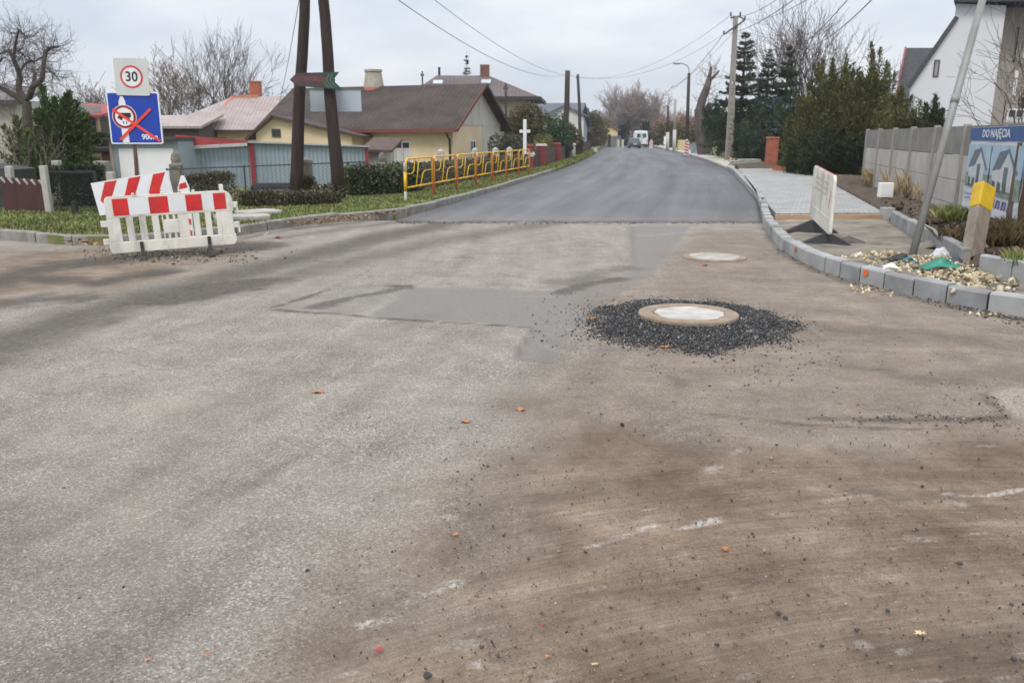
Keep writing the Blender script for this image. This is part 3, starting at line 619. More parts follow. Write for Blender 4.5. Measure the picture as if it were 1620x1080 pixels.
def shaggy(name, label, base, H, R, seed, mat, n=9000, shoots=10, cat='conifer', group=None, ln=0.22, wd=0.06, flat=0.5, low=0.0, trunk=True):
    """a broad conifer: feathery shoots rising from a dense body, each shoot tipped above the outline"""
    t = thing(name, label, cat, base, group); g = np.random.default_rng(seed); rg = rnd(seed); b = np.array(base, float); C, D, out = [], [], []
    ns = shoots * 7
    for k in range(ns):
        a = rg.uniform(0, 6.283); top = k < shoots; q = math.sqrt(rg.random()); f = rg.uniform(0.72, 1.0) if top else rg.uniform(low + 0.12, 0.86)
        rad = R * (q * 0.55 if top else (0.45 + 0.55 * q)) * (1 - max(0, f - flat) * (0.9 if not top else 0.6)); dx, dy = math.cos(a), math.sin(a)
        tip = b + (dx * rad, dy * rad, H * f); ln_s = H * rg.uniform(0.28, 0.45); root = b + (dx * rad * 0.45, dy * rad * 0.45, max(0.02, H * f - ln_s)); m = int(n / ns); s = g.uniform(0, 1, m) ** 0.8
        P = root[None] + (tip - root)[None] * s[:, None]; w = (0.05 + 0.30 * R * 0.5 * np.sin(np.clip(1 - s, 0, 1) * 2.2) * 0.75) * (0.6 if top else 1.0)
        off = g.normal(0, 1, (m, 3)) * w[:, None] * np.array([1, 1, 0.6]); C.append(P + off)
        ax = (tip - root) / (np.linalg.norm(tip - root) + 1e-9); D.append(ax[None] * 1.0 + off / (w[:, None] + .02) * 0.45)
        out.append((tuple(root), tuple(tip), 0.03, 0.006))
    C = np.concatenate(C); C[:, 2] = np.maximum(C[:, 2], b[2] + 0.02)
    if trunk: limbs('trunk', out + [(tuple(b - (0, 0, .3)), tuple(b + (0, 0, H * .7)), R * 0.09, 0.03)], m_bark, t, 5)
    leaves('crown', C, np.concatenate(D), ln, wd, mat, t, 0.3, seed); return t
def bush(name, label, base, size, seed, mat, n=5000, cat='bush', group=None, ln=0.09, wd=0.06, lumps=9, shell=0.35):
    t = thing(name, label, cat, base, group); g = np.random.default_rng(seed); rg = rnd(seed); b = np.array(base, float); C, D = [], []; out = []
    for k in range(lumps):
        a = rg.uniform(0, 6.283); q = math.sqrt(rg.random()) * 0.62; z = rg.uniform(0.25, 0.72); c = np.array([math.cos(a) * q * size[0], math.sin(a) * q * size[1], z * size[2]])
        r = np.array([size[0] * rg.uniform(.34, .5), size[1] * rg.uniform(.34, .5), size[2] * rg.uniform(.25, .33)]); m = n // lumps
        u = g.normal(0, 1, (m, 3)); u /= np.linalg.norm(u, axis=1, keepdims=True); rr = (1 - shell * g.uniform(0, 1, (m, 1)) ** 1.6) * g.uniform(0.92, 1.1, (m, 1))
        C.append(b + c + u * r * rr); D.append(u + [0, 0, 0.5]); out.append((tuple(b), tuple(b + c), 0.02, 0.008))
    C = np.concatenate(C); C[:, 2] = np.maximum(C[:, 2], b[2] + 0.01)
    limbs('stem', out, m_bark, t, 4); leaves('foliage', C, np.concatenate(D), ln, wd, mat, t, 0.6, seed); return t
def hedge(name, label, path, w, h, seed, mat, n, group=None, ln=0.08, wd=0.05, z0=0.1, rough=0.12, twig=True, cat='hedge'):
    """a clipped hedge along a plan path: leaves through a box-like volume, denser at the faces, with ragged top"""
    t = thing(name, label, cat, (path[0][0], path[0][1], z0), group); g = np.random.default_rng(seed); P = np.array([(p[0], p[1]) for p in path], float); sl = np.linalg.norm(np.diff(P, axis=0), axis=1); cs = np.concatenate([[0], np.cumsum(sl)])
    s = g.uniform(0, cs[-1], n); i = np.clip(np.searchsorted(cs, s) - 1, 0, len(sl) - 1); tt = (s - cs[i]) / sl[i]; base = P[i] + (P[i + 1] - P[i]) * tt[:, None]; d = (P[i + 1] - P[i]) / sl[i][:, None]; nrm = np.stack([-d[:, 1], d[:, 0]], 1)
    hh = h * (0.86 + 0.3 * fbm(s, s * 0 + seed, 1.3, seed)) ; ww = w * (0.8 + 0.4 * fbm(s, s * 0 + seed + 5, 0.9, seed + 2))
    u = g.uniform(-1, 1, n); v = g.uniform(0, 1, n); face = g.random(n)
    u = np.where(face < 0.55, np.sign(u) * (1 - np.abs(g.normal(0, 0.16, n))), u); v = np.where((face > 0.55) & (face < 0.85), 1 - np.abs(g.normal(0, 0.1, n)), v)
    bulge = 0.75 + 0.25 * np.sin(np.clip(v, 0, 1) * 2.6)
    C = np.stack([base[:, 0] + nrm[:, 0] * u * ww / 2 * bulge, base[:, 1] + nrm[:, 1] * u * ww / 2 * bulge, z0 + np.clip(v, 0.01, 1.15) * hh], 1) + g.normal(0, rough * 0.3, (n, 3)); C[:, 2] = np.maximum(C[:, 2], z0 + .01)
    D = np.stack([nrm[:, 0] * u, nrm[:, 1] * u, v * 1.2], 1)
    if twig:
        k = int(cs[-1] * 14); s2 = g.uniform(0, cs[-1], k); i2 = np.clip(np.searchsorted(cs, s2) - 1, 0, len(sl) - 1); b2 = P[i2] + (P[i2 + 1] - P[i2]) * ((s2 - cs[i2]) / sl[i2])[:, None]
        p0 = np.stack([b2[:, 0], b2[:, 1], np.full(k, z0 - .02)], 1) + g.normal(0, 1, (k, 3)) * [w * .25, w * .25, 0]; p1 = p0 + np.stack([g.normal(0, .15, k), g.normal(0, .15, k), h * g.uniform(.7, 1.12, k)], 1)
        limbs('stem', [(a, c, 0.012, 0.004) for a, c in zip(p0, p1)], m_twig, t, 3)
    leaves('foliage', C, D, ln, wd, mat, t, 0.6, seed); return t
def grass(name, pts, n, h, seed, mat, z=0.1, wd=0.012, lean=0.45, dist=True):
    g = np.random.default_rng(seed); xa = min(p[0] for p in pts); xb = max(p[0] for p in pts); ya = min(p[1] for p in pts); yb = max(p[1] for p in pts)
    X = g.uniform(xa, xb, n * 6); Y = g.uniform(ya, yb, n * 6); k = (sdf(X, Y, pts) < 0) & (fbm(X, Y, 0.9, seed) + g.uniform(-.25, .25, n * 6) > 0.40); X, Y = X[k][:n], Y[k][:n]; m = len(X)
    hh = h * g.uniform(0.4, 1.25, m) * (0.6 + 0.8 * fbm(X, Y, 0.6, seed + 3)); a = g.uniform(0, 6.283, m); w = wd * (1 + (Y / 22 if dist else 0)); le = g.normal(0, lean, m) * hh
    zz = z if np.isscalar(z) else z(X, Y)
    zz = np.broadcast_to(zz, X.shape); cx, sx = np.cos(a), np.sin(a)
    V = np.stack([np.stack([X - cx * w, Y - sx * w, zz], 1), np.stack([X + cx * w, Y + sx * w, zz], 1), np.stack([X - sx * le, Y + cx * le, zz + hh], 1)], 1).reshape(-1, 3)
    return raw(name, V, np.arange(3 * m).reshape(m, 3), mat)
def stones(name, C, size, mat, seed, squash=0.75, parent=None):
    """loose angular stones: rough octahedra with bevelled look from jittered 8-corner blocks"""
    g = np.random.default_rng(seed); C = np.asarray(C, float); n = len(C); s = np.asarray(size).reshape(-1, 1, 1) * np.ones((n, 1, 1))
    base = np.array([[x, y, z] for z in (-1, 1) for y in (-1, 1) for x in (-1, 1)], float) * 0.5
    V = base[None] * g.uniform(0.55, 1.1, (n, 1, 3)) + g.normal(0, 0.13, (n, 8, 3)); V[:, :, 2] *= squash
    q = g.normal(0, 1, (n, 4)); q[:, 1:3] *= 0.5; q /= np.linalg.norm(q, axis=1, keepdims=True); w, x, y, z = q.T
    R = np.stack([1 - 2 * (y * y + z * z), 2 * (x * y - z * w), 2 * (x * z + y * w), 2 * (x * y + z * w), 1 - 2 * (x * x + z * z), 2 * (y * z - x * w), 2 * (x * z - y * w), 2 * (y * z + x * w), 1 - 2 * (x * x + y * y)], 1).reshape(-1, 3, 3)
    V = np.einsum('nij,nkj->nki', R, V) * s + C[:, None, :]
    f = np.array([[0, 2, 3, 1], [4, 5, 7, 6], [0, 1, 5, 4], [1, 3, 7, 5], [3, 2, 6, 7], [2, 0, 4, 6]])
    return raw(name, V.reshape(-1, 3), (f[None] + (np.arange(n) * 8)[:, None, None]).reshape(-1, 4), mat, parent)
# ------------------------------------------------------------------ manholes, gravel, litter on the road
m_gravel = leaf('loose dark asphalt crumbs', [(0, (0.018, 0.018, 0.019)), (0.6, (0.058, 0.057, 0.058)), (0.9, (0.15, 0.146, 0.14)), (1, (0.38, 0.36, 0.33))], 0.6)
m_pebble = leaf('road pebbles', [(0, (0.045, 0.042, 0.042)), (0.45, (0.11, 0.10, 0.092)), (0.75, (0.19, 0.165, 0.145)), (0.95, (0.30, 0.27, 0.24)), (1, (0.5, 0.47, 0.44))], 0.85)
m_rubble = leaf('yellow limestone rubble', [(0, (0.26, 0.20, 0.13)), (0.5, (0.44, 0.36, 0.24)), (0.85, (0.58, 0.49, 0.35)), (1, (0.68, 0.62, 0.50))], 0.9)
m_ring = M('manhole concrete ring', (0.24, 0.17, 0.115), 0.9, scale=7, col2=(0.36, 0.285, 0.215), dirt=0.3, bump=0.004, bscale=70)
m_lid = M('whitened manhole lid', (0.40, 0.375, 0.335), 0.85, scale=6, col2=(0.56, 0.535, 0.495), dirt=0.4, bump=0.004, bscale=40)
m_iron = M('rusty iron', (0.16, 0.12, 0.09), 0.8, 0.3, 12)
def manhole(name, label, c, r, h, tilt, lid_r, lid_dx, flush):
    t = thing(name, label, 'manhole', c); x, y, z = c
    ring = MB(Matrix.Translation((x, y, z)) @ Matrix.Rotation(tilt, 4, 'X'))
    ring.lathe([(r * 0.96, -0.06), (r, -0.02), (r, h - 0.012), (r * 0.985, h), (r * 0.74, h), (r * 0.735, h - 0.006), (r * 0.70, h - 0.012), (r * 0.69, h - 0.03)], (0, 0, 0), 64); ring.build('ring', m_ring, t, smooth=False, bevel=0.003)
    n_ = 0
    lid = MB(Matrix.Translation((x + lid_dx, y, z)) @ Matrix.Rotation(tilt, 4, 'X')); n = 56; g = rnd(3)
    rr = [lid_r * (1 + 0.03 * math.sin(5 * k * 2 * math.pi / n + 1) + 0.022 * math.sin(11 * k * 2 * math.pi / n) + g.uniform(-.012, .012)) for k in range(n)]
    pts = [(rr[k] * math.cos(2 * math.pi * k / n), rr[k] * math.sin(2 * math.pi * k / n)) for k in range(n)]
    lid.extr(pts, h - 0.035, h - 0.004 if not flush else h + 0.003); lid.build('lid', m_lid if not flush else M('dusty manhole lid', (0.30, 0.27, 0.235), 0.9, scale=4, col2=(0.50, 0.475, 0.435), bump=0.004, bscale=40, dirt=0.45), t, bevel=0.004)
    return t
mc = G(1088, 504); mc.z = 0.018
manhole('manhole', 'round concrete manhole ring with whitened lid, ringed by black gravel', mc, 0.49, 0.045, -0.012, 0.335, 0.012, False)
mc2 = G(1130, 408)
manhole('manhole', 'flush pale manhole lid farther off, no gravel around it', (mc2.x, mc2.y, 0.004), 0.46, 0.022, 0, 0.36, 0.0, True)
def gravel_mound():
    g = np.random.default_rng(12)
    out = [(c.x, c.y) for c in Gs([(922, 512), (950, 487), (1000, 475), (1060, 474), (1130, 476), (1190, 484), (1235, 497), (1262, 514), (1245, 537), (1180, 552), (1120, 562), (1050, 555), (985, 545), (930, 530)])]
    n = 160000; X = g.uniform(0.6, 3.6, n); Y = g.uniform(6.2, 9.6, n); w = (fbm(X, Y, 3.5, 6) - 0.5) * 0.30 + (fbm(X, Y, 9, 16) - 0.5) * 0.12; d = sdf(X, Y, out) + w; rm = np.hypot(X - mc.x, Y - mc.y)
    edge = 1 - ss(d, -0.34, 0.10); k = (g.random(n) < 0.12 + 0.88 * edge) & (d < 0.0 + 0.30 * g.random(n) ** 4) & (rm > 0.50); X, Y, d = X[k][:42000], Y[k][:42000], d[k][:42000]
    top = 0.003 + 0.034 * ss(-d, 0, 0.40); sz = np.clip(g.lognormal(-5.1, 0.5, len(X)), 0.0035, 0.024)
    o = stones('gravel', np.stack([X, Y, top * g.uniform(0.75, 1.0, len(X)) + sz * 0.15], 1), sz, m_gravel, 5); tag(o, 'black crushed asphalt gravel heaped round the manhole', 'gravel', kind='stuff')
    xs, ys = np.meshgrid(np.arange(0.6, 3.6, 0.03), np.arange(6.2, 9.6, 0.03)); wv = (fbm(xs, ys, 3.5, 6) - 0.5) * 0.30 + (fbm(xs, ys, 9, 16) - 0.5) * 0.12; ds = sdf(xs, ys, out) + wv; rm = np.hypot(xs - mc.x, ys - mc.y)
    z = -0.03 + 0.057 * ss(-ds, -0.02, 0.40) - 0.03 * (rm < 0.45); nr, nc = xs.shape; idx = np.arange(nr * nc).reshape(nr, nc); kp = (ds < -0.10 + 0.1 * (fbm(xs, ys, 14, 5) - .5)); ck = kp[:-1, :-1] & kp[:-1, 1:] & kp[1:, 1:] & kp[1:, :-1]
    q = np.stack([idx[:-1, :-1], idx[:-1, 1:], idx[1:, 1:], idx[1:, :-1]], -1)[ck]; u, inv = np.unique(q, return_inverse=True)
    b = raw('gravel_bed', np.stack([xs, ys, z], -1).reshape(-1, 3)[u], inv.reshape(-1, 4), M('black asphalt fines', (0.03, 0.03, 0.032), 0.9, 0.4, 60, bump=0.01, bscale=120), smooth=True)
    tag(b, 'bed of black fines under the manhole gravel', 'gravel', kind='stuff')
gravel_mound()
def road_pebbles():
    g = np.random.default_rng(8); P = []; S = []
    def add(px, py, sz):
        for a, b, c in zip(px, py, sz):
            q = G(a, b); P.append((q.x, q.y, c * 0.25)); S.append(c)
    n = 420; px = g.normal(760, 190, n); py = 1080 - 470 * g.random(n) ** 0.9; px = px - (py - 850) * 0.45; add(px, py, np.clip(g.lognormal(-5.35, 0.45, n), 0.0025, 0.013))
    n = 420; add(g.uniform(600, 1640, n), g.uniform(690, 1085, n), np.clip(g.lognormal(-5.5, 0.45, n), 0.002, 0.012))
    n = 500; n = 260; add(g.uniform(880, 1330, n), 555 + np.abs(g.normal(0, 28, n)), np.clip(g.lognormal(-4.7, 0.4, n), 0.005, 0.022))
    n = 260; add(g.normal(915, 40, n), g.normal(520, 30, n), np.clip(g.lognormal(-4.7, 0.4, n), 0.005, 0.02))
    n = 260; add(g.uniform(900, 1620, n), g.uniform(440, 690, n), np.clip(g.lognormal(-4.9, 0.4, n), 0.004, 0.02))
    n = 130; t = g.random(n) ** .8; add(1290 + 300 * t, 662 + g.normal(0, 4.5, n) + 3 * np.sin(t * 9), np.clip(g.lognormal(-5.0, 0.4, n), 0.004, 0.014))
    n = 60; t = g.random(n); add(1558 + 42 * t, 624 + 36 * t + g.normal(0, 5, n), np.clip(g.lognormal(-5.0, 0.4, n), 0.004, 0.014))
    n = 260; add(g.uniform(0, 820, n), g.uniform(520, 1080, n), np.clip(g.lognormal(-5.3, 0.4, n), 0.003, 0.012))
    n = 500; t = g.random(n); add(1222 + (1640 - 1222) * t, 388 + 122 * t ** 0.8 + np.abs(g.normal(0, 6, n)), np.clip(g.lognormal(-4.2, 0.4, n), 0.008, 0.03))
    n = 0
    o = stones('gravel', P, S, m_pebble, 77); tag(o, 'loose grit and pebbles strewn over the worn road', 'gravel', kind='stuff')
road_pebbles()
def dirt_clods():
    g = np.random.default_rng(28); P = []; S = []
    for a, b, c in zip(g.uniform(560, 1660, 2600), g.uniform(665, 1085, 2600), np.clip(g.lognormal(-5.35, .5, 2600), .002, .014)):
        q = G(a, b)
        if q.x > (-.2 - (q.y - 2.4) * .1): P.append((q.x, q.y, c * .1)); S.append(c)
    o = stones('gravel', P, S, leaf('dirt crumbs', [(0, (.07, .05, .035)), (.5, (.19, .14, .10)), (1, (.36, .29, .23))], .95), 79, .5); tag(o, 'brown dirt crumbs over the mud', 'gravel', kind='stuff')
    P = []; S = []
    for a, c in zip(g.uniform(630, 1206, 700), np.clip(g.lognormal(-4.3, .5, 700), .006, .03)): q = G(a, 351.5 + abs(g.normal(0, 1.4))); P.append((q.x, q.y - .03, c * .2)); S.append(c)
    o = stones('gravel', P, S, m_gravel, 80); tag(o, 'black crumbs along the paving joint of the new asphalt', 'gravel', kind='stuff')
dirt_clods()
def broken_edge():
    g = np.random.default_rng(18); P = []; S = []
    for a, b, c in zip(g.normal(275, 62, 1500), 402 + g.normal(0, 7, 1500), np.clip(g.lognormal(-4.3, .5, 1500), .006, .035)): q = G(a, b); P.append((q.x, q.y, c * .2)); S.append(c)
    o = stones('rubble', P, S, leaf('broken brown grey road crumbs', [(0, (.06, .052, .045)), (.5, (.15, .13, .11)), (.9, (.27, .24, .20)), (1, (.42, .38, .32))], .95), 78); tag(o, 'crumbled road base round the feet of the left barrier', 'rubble', kind='stuff')
broken_edge()
m_stone = M('dark road stone', (0.055, 0.05, 0.052), 0.7, 0.3, 40, bump=0.003, bscale=150)
m_leafo = M('fallen orange leaf', (0.36, 0.14, 0.06), 0.8, scale=40, col2=(0.50, 0.26, 0.12))
m_leafr = M('fallen red leaf', (0.42, 0.055, 0.045), 0.7, 0.2, 40)
m_butt = M('tan paper', (0.62, 0.45, 0.27), 0.8, 0.15, 60)
def stone(px, py, r, label, seed, mat=None):
    q = G(px, py); bm = bmesh.new(); bmesh.ops.create_icosphere(bm, subdivisions=2, radius=r); rg = rnd(seed)
    for v in bm.verts: v.co *= 0.85 + 0.3 * rg.random() * 0.6 + 0.12 * math.sin(v.co.x / r * 3 + seed); v.co.z *= 0.68
    bmesh.ops.translate(bm, verts=bm.verts, vec=(q.x, q.y, r * 0.4)); me = bpy.data.meshes.new('stone'); bm.to_mesh(me); bm.free(); me.materials.append(mat or m_stone)
    o = bpy.data.objects.new('stone', me); COL.objects.link(o); tag(o, label, 'stone', 'single stones lying on the road')
for i, (px, py, r, lab) in enumerate([(1518, 892, .013, 'largest dark round stone alone on the brown dirt near the right edge'), (1404, 967, .011, 'dark stone on brown dirt below and left of the largest round stone'), (836, 884, .009, 'small black stone on the dirt left of the white scuffs'),
        (1232, 971, .012, 'grey stone at the end of a thin twig'), (1243, 978, .010, 'dark stone close behind the twig stone, right of it'), (1300, 1022, .009, 'grey stone near the bottom right, below the twig'), (1134, 1020, .009, 'dark stone near the bottom edge, left of the twig'),
        (1600, 957, .010, 'dark flat stone close to the right edge of the dirt'), (486, 903, .010, 'black stone on the grey asphalt left of the dirt edge'), (1604, 1043, .011, 'dark stone in the bottom right corner'), (677, 1070, .016, 'pale grey stone at the bottom edge of the dirt'), (1356, 997, .010, 'brown stone between the twig stone and the yellow leaf')]):
    stone(px, py, r, lab, 100 + i)
tw = MB(); q0, q1 = G(1205, 955), G(1228, 972); tw.tube([q0 + Vector((0, 0, .006)), (q0 + q1) / 2 + Vector((0, 0.004, .012)), q1 + Vector((0, 0, .006))], [.0015, .002, .0018], 5)
tag(tw.build('twig', m_twig, smooth=True), 'thin dark twig lying on the brown dirt against two stones', 'twig')
def fallen_leaf(px, py, s, label, seed, mat):
    q = G(px, py); rg = rnd(seed); mb = MB(); n = 14; a0 = rg.uniform(0, 6.28); vs = [(q.x, q.y, s * .12)]
    for k in range(n):
        a = a0 + 2 * math.pi * k / n; r = s * (0.55 + 0.45 * (k % 2)) * (1.25 if k in (0, 1, n - 1) else 0.85) * rg.uniform(0.85, 1.1); vs.append((q.x + r * math.cos(a), q.y + r * math.sin(a), s * rg.uniform(0.08, 0.5)))
    mb.add(vs, [(0, 1 + k, 1 + (k + 1) % n) for k in range(n)]); o = mb.build('fallen_leaf', mat)
    so = o.modifiers.new('thickness', 'SOLIDIFY'); so.thickness = 0.0012
    tag(o, label, 'leaf', 'fallen leaves on the road')
for i, (px, py, s, lab, mt) in enumerate([(505, 621, .05, 'curled orange leaf alone in the middle of the grey asphalt', m_leafo), (825, 649, .035, 'orange leaf on the pale edge between asphalt and dirt', m_leafo), (735, 668, .04, 'brown orange leaf on grey asphalt left of the pale dirt edge', m_leafo), (1050, 551, .05, 'orange leaf at the near rim of the black gravel', m_leafo),
        (934, 506, .055, 'orange leaf on the left rim of the black gravel', m_leafo), (1147, 869, .02, 'small orange leaf on brown dirt under the white scuffs', m_leafo), (1457, 1003, .022, 'yellow orange leaf on brown dirt near the bottom right', m_butt), (720, 845, .02, 'small orange leaf among grit on the dirt edge', m_leafo),
        (1115, 421, .06, 'bright red leaf in front of the flush manhole', m_leafr), (440, 377, .08, 'red scrap by the old kerb right of the barrier', m_leafr), (600, 1028, .018, 'red brown leaf near the bottom of the dirt edge', m_leafr), (858, 987, .008, 'tiny red scrap on the brown dirt below the white blot', m_leafr),
        (236, 1043, .014, 'red brown leaf near the bottom left corner of the asphalt', m_leafo), (867, 1037, .012, 'small orange leaf near the bottom centre', m_leafo), (327, 1036, .014, 'orange leaf on asphalt right of the bottom left corner', m_leafo)]):
    fallen_leaf(px, py, s, lab, 300 + i, mt)
cb = MB(); q = G(941, 1052); cb.tube([(q.x - .011, q.y, .005), (q.x + .011, q.y + .004, .005)], .004, 8); tag(cb.build('cigarette_end', m_butt, smooth=True), 'tan cigarette end lying on the brown dirt at bottom centre', 'cigarette end')
for px, py, lab in [(421, 373, 'white paper scrap by the old kerb beside a red scrap'), (720, 331, 'white paper scrap at the kerb near the first yellow railing')]:
    q = G(px, py, .01); mb = MB(); rg = rnd(int(px)); mb.add([(q.x + rg.uniform(-.06, .06), q.y + rg.uniform(-.06, .06), q.z + rg.uniform(0.01, .07)) for _ in range(7)], [(0, 1, 2), (1, 2, 3), (2, 3, 4), (3, 4, 5), (4, 5, 6), (0, 5, 6)])
    tag(mb.build('paper_scrap', M('white paper', (0.75, 0.75, 0.74), 0.8)), lab, 'paper scrap', 'paper scraps by the left kerb')

# ------------------------------------------------------------------ works barrier, sign, chevron board, delineators
m_wplastic = M('scuffed white plastic', (0.72, 0.70, 0.63), 0.55, 0.1, 4, dirt=0.6, bump=0.002, bscale=30)
m_wplastic2 = M('white plastic', (0.78, 0.78, 0.76), 0.5, 0.04, 4)
m_red = M('red reflective film', (0.60, 0.022, 0.02), 0.4, 0.2, 5, dirt=0.3)
m_white = M('white reflective film', (0.76, 0.77, 0.78), 0.4, 0.03, 3, dirt=0.1)
m_rubber = M('black rubber', (0.028, 0.028, 0.03), 0.75, 0.3, 20)
m_dusty = M('dusty black rubber', (0.075, 0.07, 0.065), 0.9, scale=12, col2=(0.13, 0.12, 0.11))
m_black = M('black print', (0.015, 0.015, 0.017), 0.5)
m_steel = M('galvanised steel', (0.27, 0.27, 0.26), 0.6, 0.2, 5, metal=0.25, stretch=(1, 1, .3), dirt=0.35)
m_rustpost = M('rusty brown post', (0.14, 0.075, 0.055), 0.8, 0.3, 12)
def barrier_left():
    a, b = G(216, 410), G(336, 401); c = (a + b) / 2; yaw = 0.40; t = thing('road_barrier', 'white plastic works barrier with red patches and slots on two black feet', 'barrier', (c.x, c.y, 0), rz=yaw)
    W = Matrix.Translation((c.x + .02, c.y, 0.005)) @ Matrix.Rotation(yaw, 4, 'Z') @ Matrix.Rotation(-0.035, 4, 'Y') @ Matrix.Diagonal((.87, 1, 1, 1)); p = MB(W)
    def arc(cx, cz, r, a0, a1, n=6): return [(cx + r * math.cos(a0 + (a1 - a0) * k / n), cz + r * math.sin(a0 + (a1 - a0) * k / n)) for k in range(n + 1)]
    p.prism([(-1.0, .62), (.80, .62), (.80, .93), (-.93, .93)] + arc(-.93, .86, .07, math.pi / 2, math.pi), -.03, .03)
    p.prism([(.80, .62), (1.02, .62)] + arc(.87, .78, .15, 0, math.pi / 2) + [(.80, .93)], -.03, .03)
    p.prism(arc(-.96, .16, .05, math.pi, 1.5 * math.pi) + arc(.94, .19, .08, -math.pi / 2, 0) + [(1.02, .27), (-1.01, .27)], -.034, .034)
    xs = [-1.0, -.80, -.71, -.60, -.51, -.40, -.31, -.20, -.15, .27, .35, .45, .54, .64, .725, .80, 1.0]
    for k in range(0, len(xs) - 1, 2):
        if xs[k] == -.15: continue
        p.lim(xs[k], xs[k + 1], -.028, .028, .27, .62)
    p.lim(.80, 1.0, -.028, .028, .27, .62)
    p.lim(-.15, -.13, -.028, .028, .27, .62); p.lim(.10, .27, -.026, .026, .27, .62)
    p.lim(-.13, .10, -.03, .03, .35, .55)
    for x in (-.06, .04): p.lim(x - .02, x + .02, -.026, .026, .27, .35); p.lim(x - .02, x + .02, -.026, .026, .55, .62)
    for x, z in ((-1.05, .50), (-1.05, .24), (1.05, .36), (1.05, .66)): p.lim(x - .05, x + .05, -.02, .02, z, z + .09)
    p.lim(1.07, 1.10, -.02, .02, .28, .44); p.lim(1.07, 1.10, -.02, .02, .57, .72)
    for x in (-.55, -.1, .40): p.lim(x - .025, x + .025, -.02, .02, .93, .965)
    p.box((.86, 0, .97), (.07, .05, .10))
    p.build('panel', m_wplastic, t, bevel=0.008)
    for x0, x1 in ((-.88, -.64), (-.32, -.02), (.26, .52), (.74 - .03, .74 + .17)):
        s = MB(W); s.lim(x0, x1, -.0345, -.0302, .655, .895); s.build('red_patch', m_red, t)
    for x0, x1 in ((-.64, -.32), (-.02, .26), (.52, .71)):
        s = MB(W); s.lim(x0 + .002, x1 - .002, -.0335, -.0302, .655, .895); s.build('white_patch', m_white, t)
    for x in (-.52, .56):
        f = MB(W); f.prism([(-.05, 0), (.05, 0), (.025, .20), (-.025, .20)], -.11 + .0, -.07)
        f.M = W @ Matrix.Translation((x, 0, 0)); f.v = []; f.f = []; f.m = []
        f.box((0, -.02, .16), (.055, .09, .20)); f.box((0, -.10, .075), (.085, .20, .15), 1, top=.5); f.box((0, -.24, .03), (.13, .24, .06), 1, top=.6); f.box((0, .16, .03), (.09, .26, .06), 1, top=.6)
        f.build('foot', [m_rubber, M('grimy foot', (0.05, 0.046, 0.042), .9, .3, 12)], t, bevel=0.006)
barrier_left()
def road_sign():
    q = G(222, 377); t = thing('road_sign', 'blue road sign with a crossed-out lorry ban and 30 limit plate on one post', 'road sign', (q.x, q.y, 0.1)); Y = q.y
    c = A(213.5, 187, Y); c2 = A(208.5, 122, Y - .02); yaw = math.radians(6); pl = MB(Matrix.Translation(c) @ Matrix.Rotation(yaw, 4, 'Z')); w, h = .43, .43
    def rr(w, h, r, n=5):
        o = []
        for cx, cz, a0 in ((w - r, h - r, 0), (-w + r, h - r, 90), (-w + r, -h + r, 180), (w - r, -h + r, 270)):
            for k in range(n + 1): a = math.radians(a0 + 90 * k / n); o.append((cx + r * math.cos(a), cz + r * math.sin(a)))
        return o
    pl.prism(rr(w, h, .03), -.012, .012, 1); pl.prism(rr(w - .022, h - .022, .025), -.0145, -.0125, 0)
    pl.prism([(-.235, -.405), (-.125, -.405), (-.125, .27), (-.16, .36), (-.20, .36), (-.235, .27)], -.0165, -.0150, 1)
    pl.disc((-.165, .02), .20, -.019, -.017, 1, 36); pl.disc((-.165, .02), .19, -.0215, -.0195, 2, 36); pl.disc((-.165, .02), .15, -.024, -.022, 1, 36)
    pl.prism([(-.275, .015), (-.255, .03), (-.255, .085), (-.055, .085), (-.055, .01), (-.275, -.01)], -.0265, -.0245, 3); pl.disc((-.22, -.015), .022, -.0265, -.0245, 3, 14); pl.disc((-.10, -.015), .022, -.0265, -.0245, 3, 14)
    pl.prism([(-.20, -.05), (-.185, -.05), (-.175, -.10), (-.19, -.10)], -.0265, -.0245, 3); pl.prism([(-.15, -.05), (-.135, -.05), (-.125, -.10), (-.14, -.10)], -.0265, -.0245, 3)
    pl.bar((-.345, -.0275, .145), (.39, -.0275, -.385), .003, .042, 4, up=(0, 0, 1)); pl.bar((-.27, -.0315, -.36), (.28, -.0315, .15), .003, .042, 4, up=(0, 0, 1))
    pl.text('900m', .125, .22, -.315, -.0165, 1, .95, .002, .003)
    pl.build('blue_panel', [M('sign blue', (0.008, 0.045, 0.36), 0.4, 0.12, 3, dirt=.15), m_white, M('sign dark red', (0.28, 0.012, 0.02), 0.45), m_black, M('orange red tape', (0.80, 0.06, 0.03), 0.5)], t)
    pl = MB(Matrix.Translation(c2) @ Matrix.Rotation(yaw, 4, 'Z') @ Matrix.Rotation(0.015, 4, 'Y')); pl.prism(rr(.275, .30, .03), -.012, .012, 0); pl.disc((0.0, .0), .185, -.0145, -.0125, 1, 40); pl.disc((0.0, .0), .152, -.017, -.015, 2, 40)
    # numerals with thick and thin strokes
    pl.text('30', .225, .0, -.002, -.019, 3, .92, .002, .004)
    pl.build('speed_plate', [M('grey white plate', (0.56, 0.58, 0.55), 0.5, 0.05), M('red ring', (0.55, 0.06, 0.06), 0.5), M('white plate centre', (0.70, 0.71, 0.69), 0.5), m_black], t)
    p = MB(); bt = A(217, 228, Y + .04); p.tube([(q.x, Y + .04, 0), (bt.x + .0, Y + .04, c2.z + .2)], .03, 10); p.build('post', m_rustpost, t, smooth=True)
    for dz in (-.2, .2): br = MB(); br.box((c.x, Y + .025, c.z + dz), (.3, .02, .04)); br.build('bracket', m_steel, t)
road_sign()
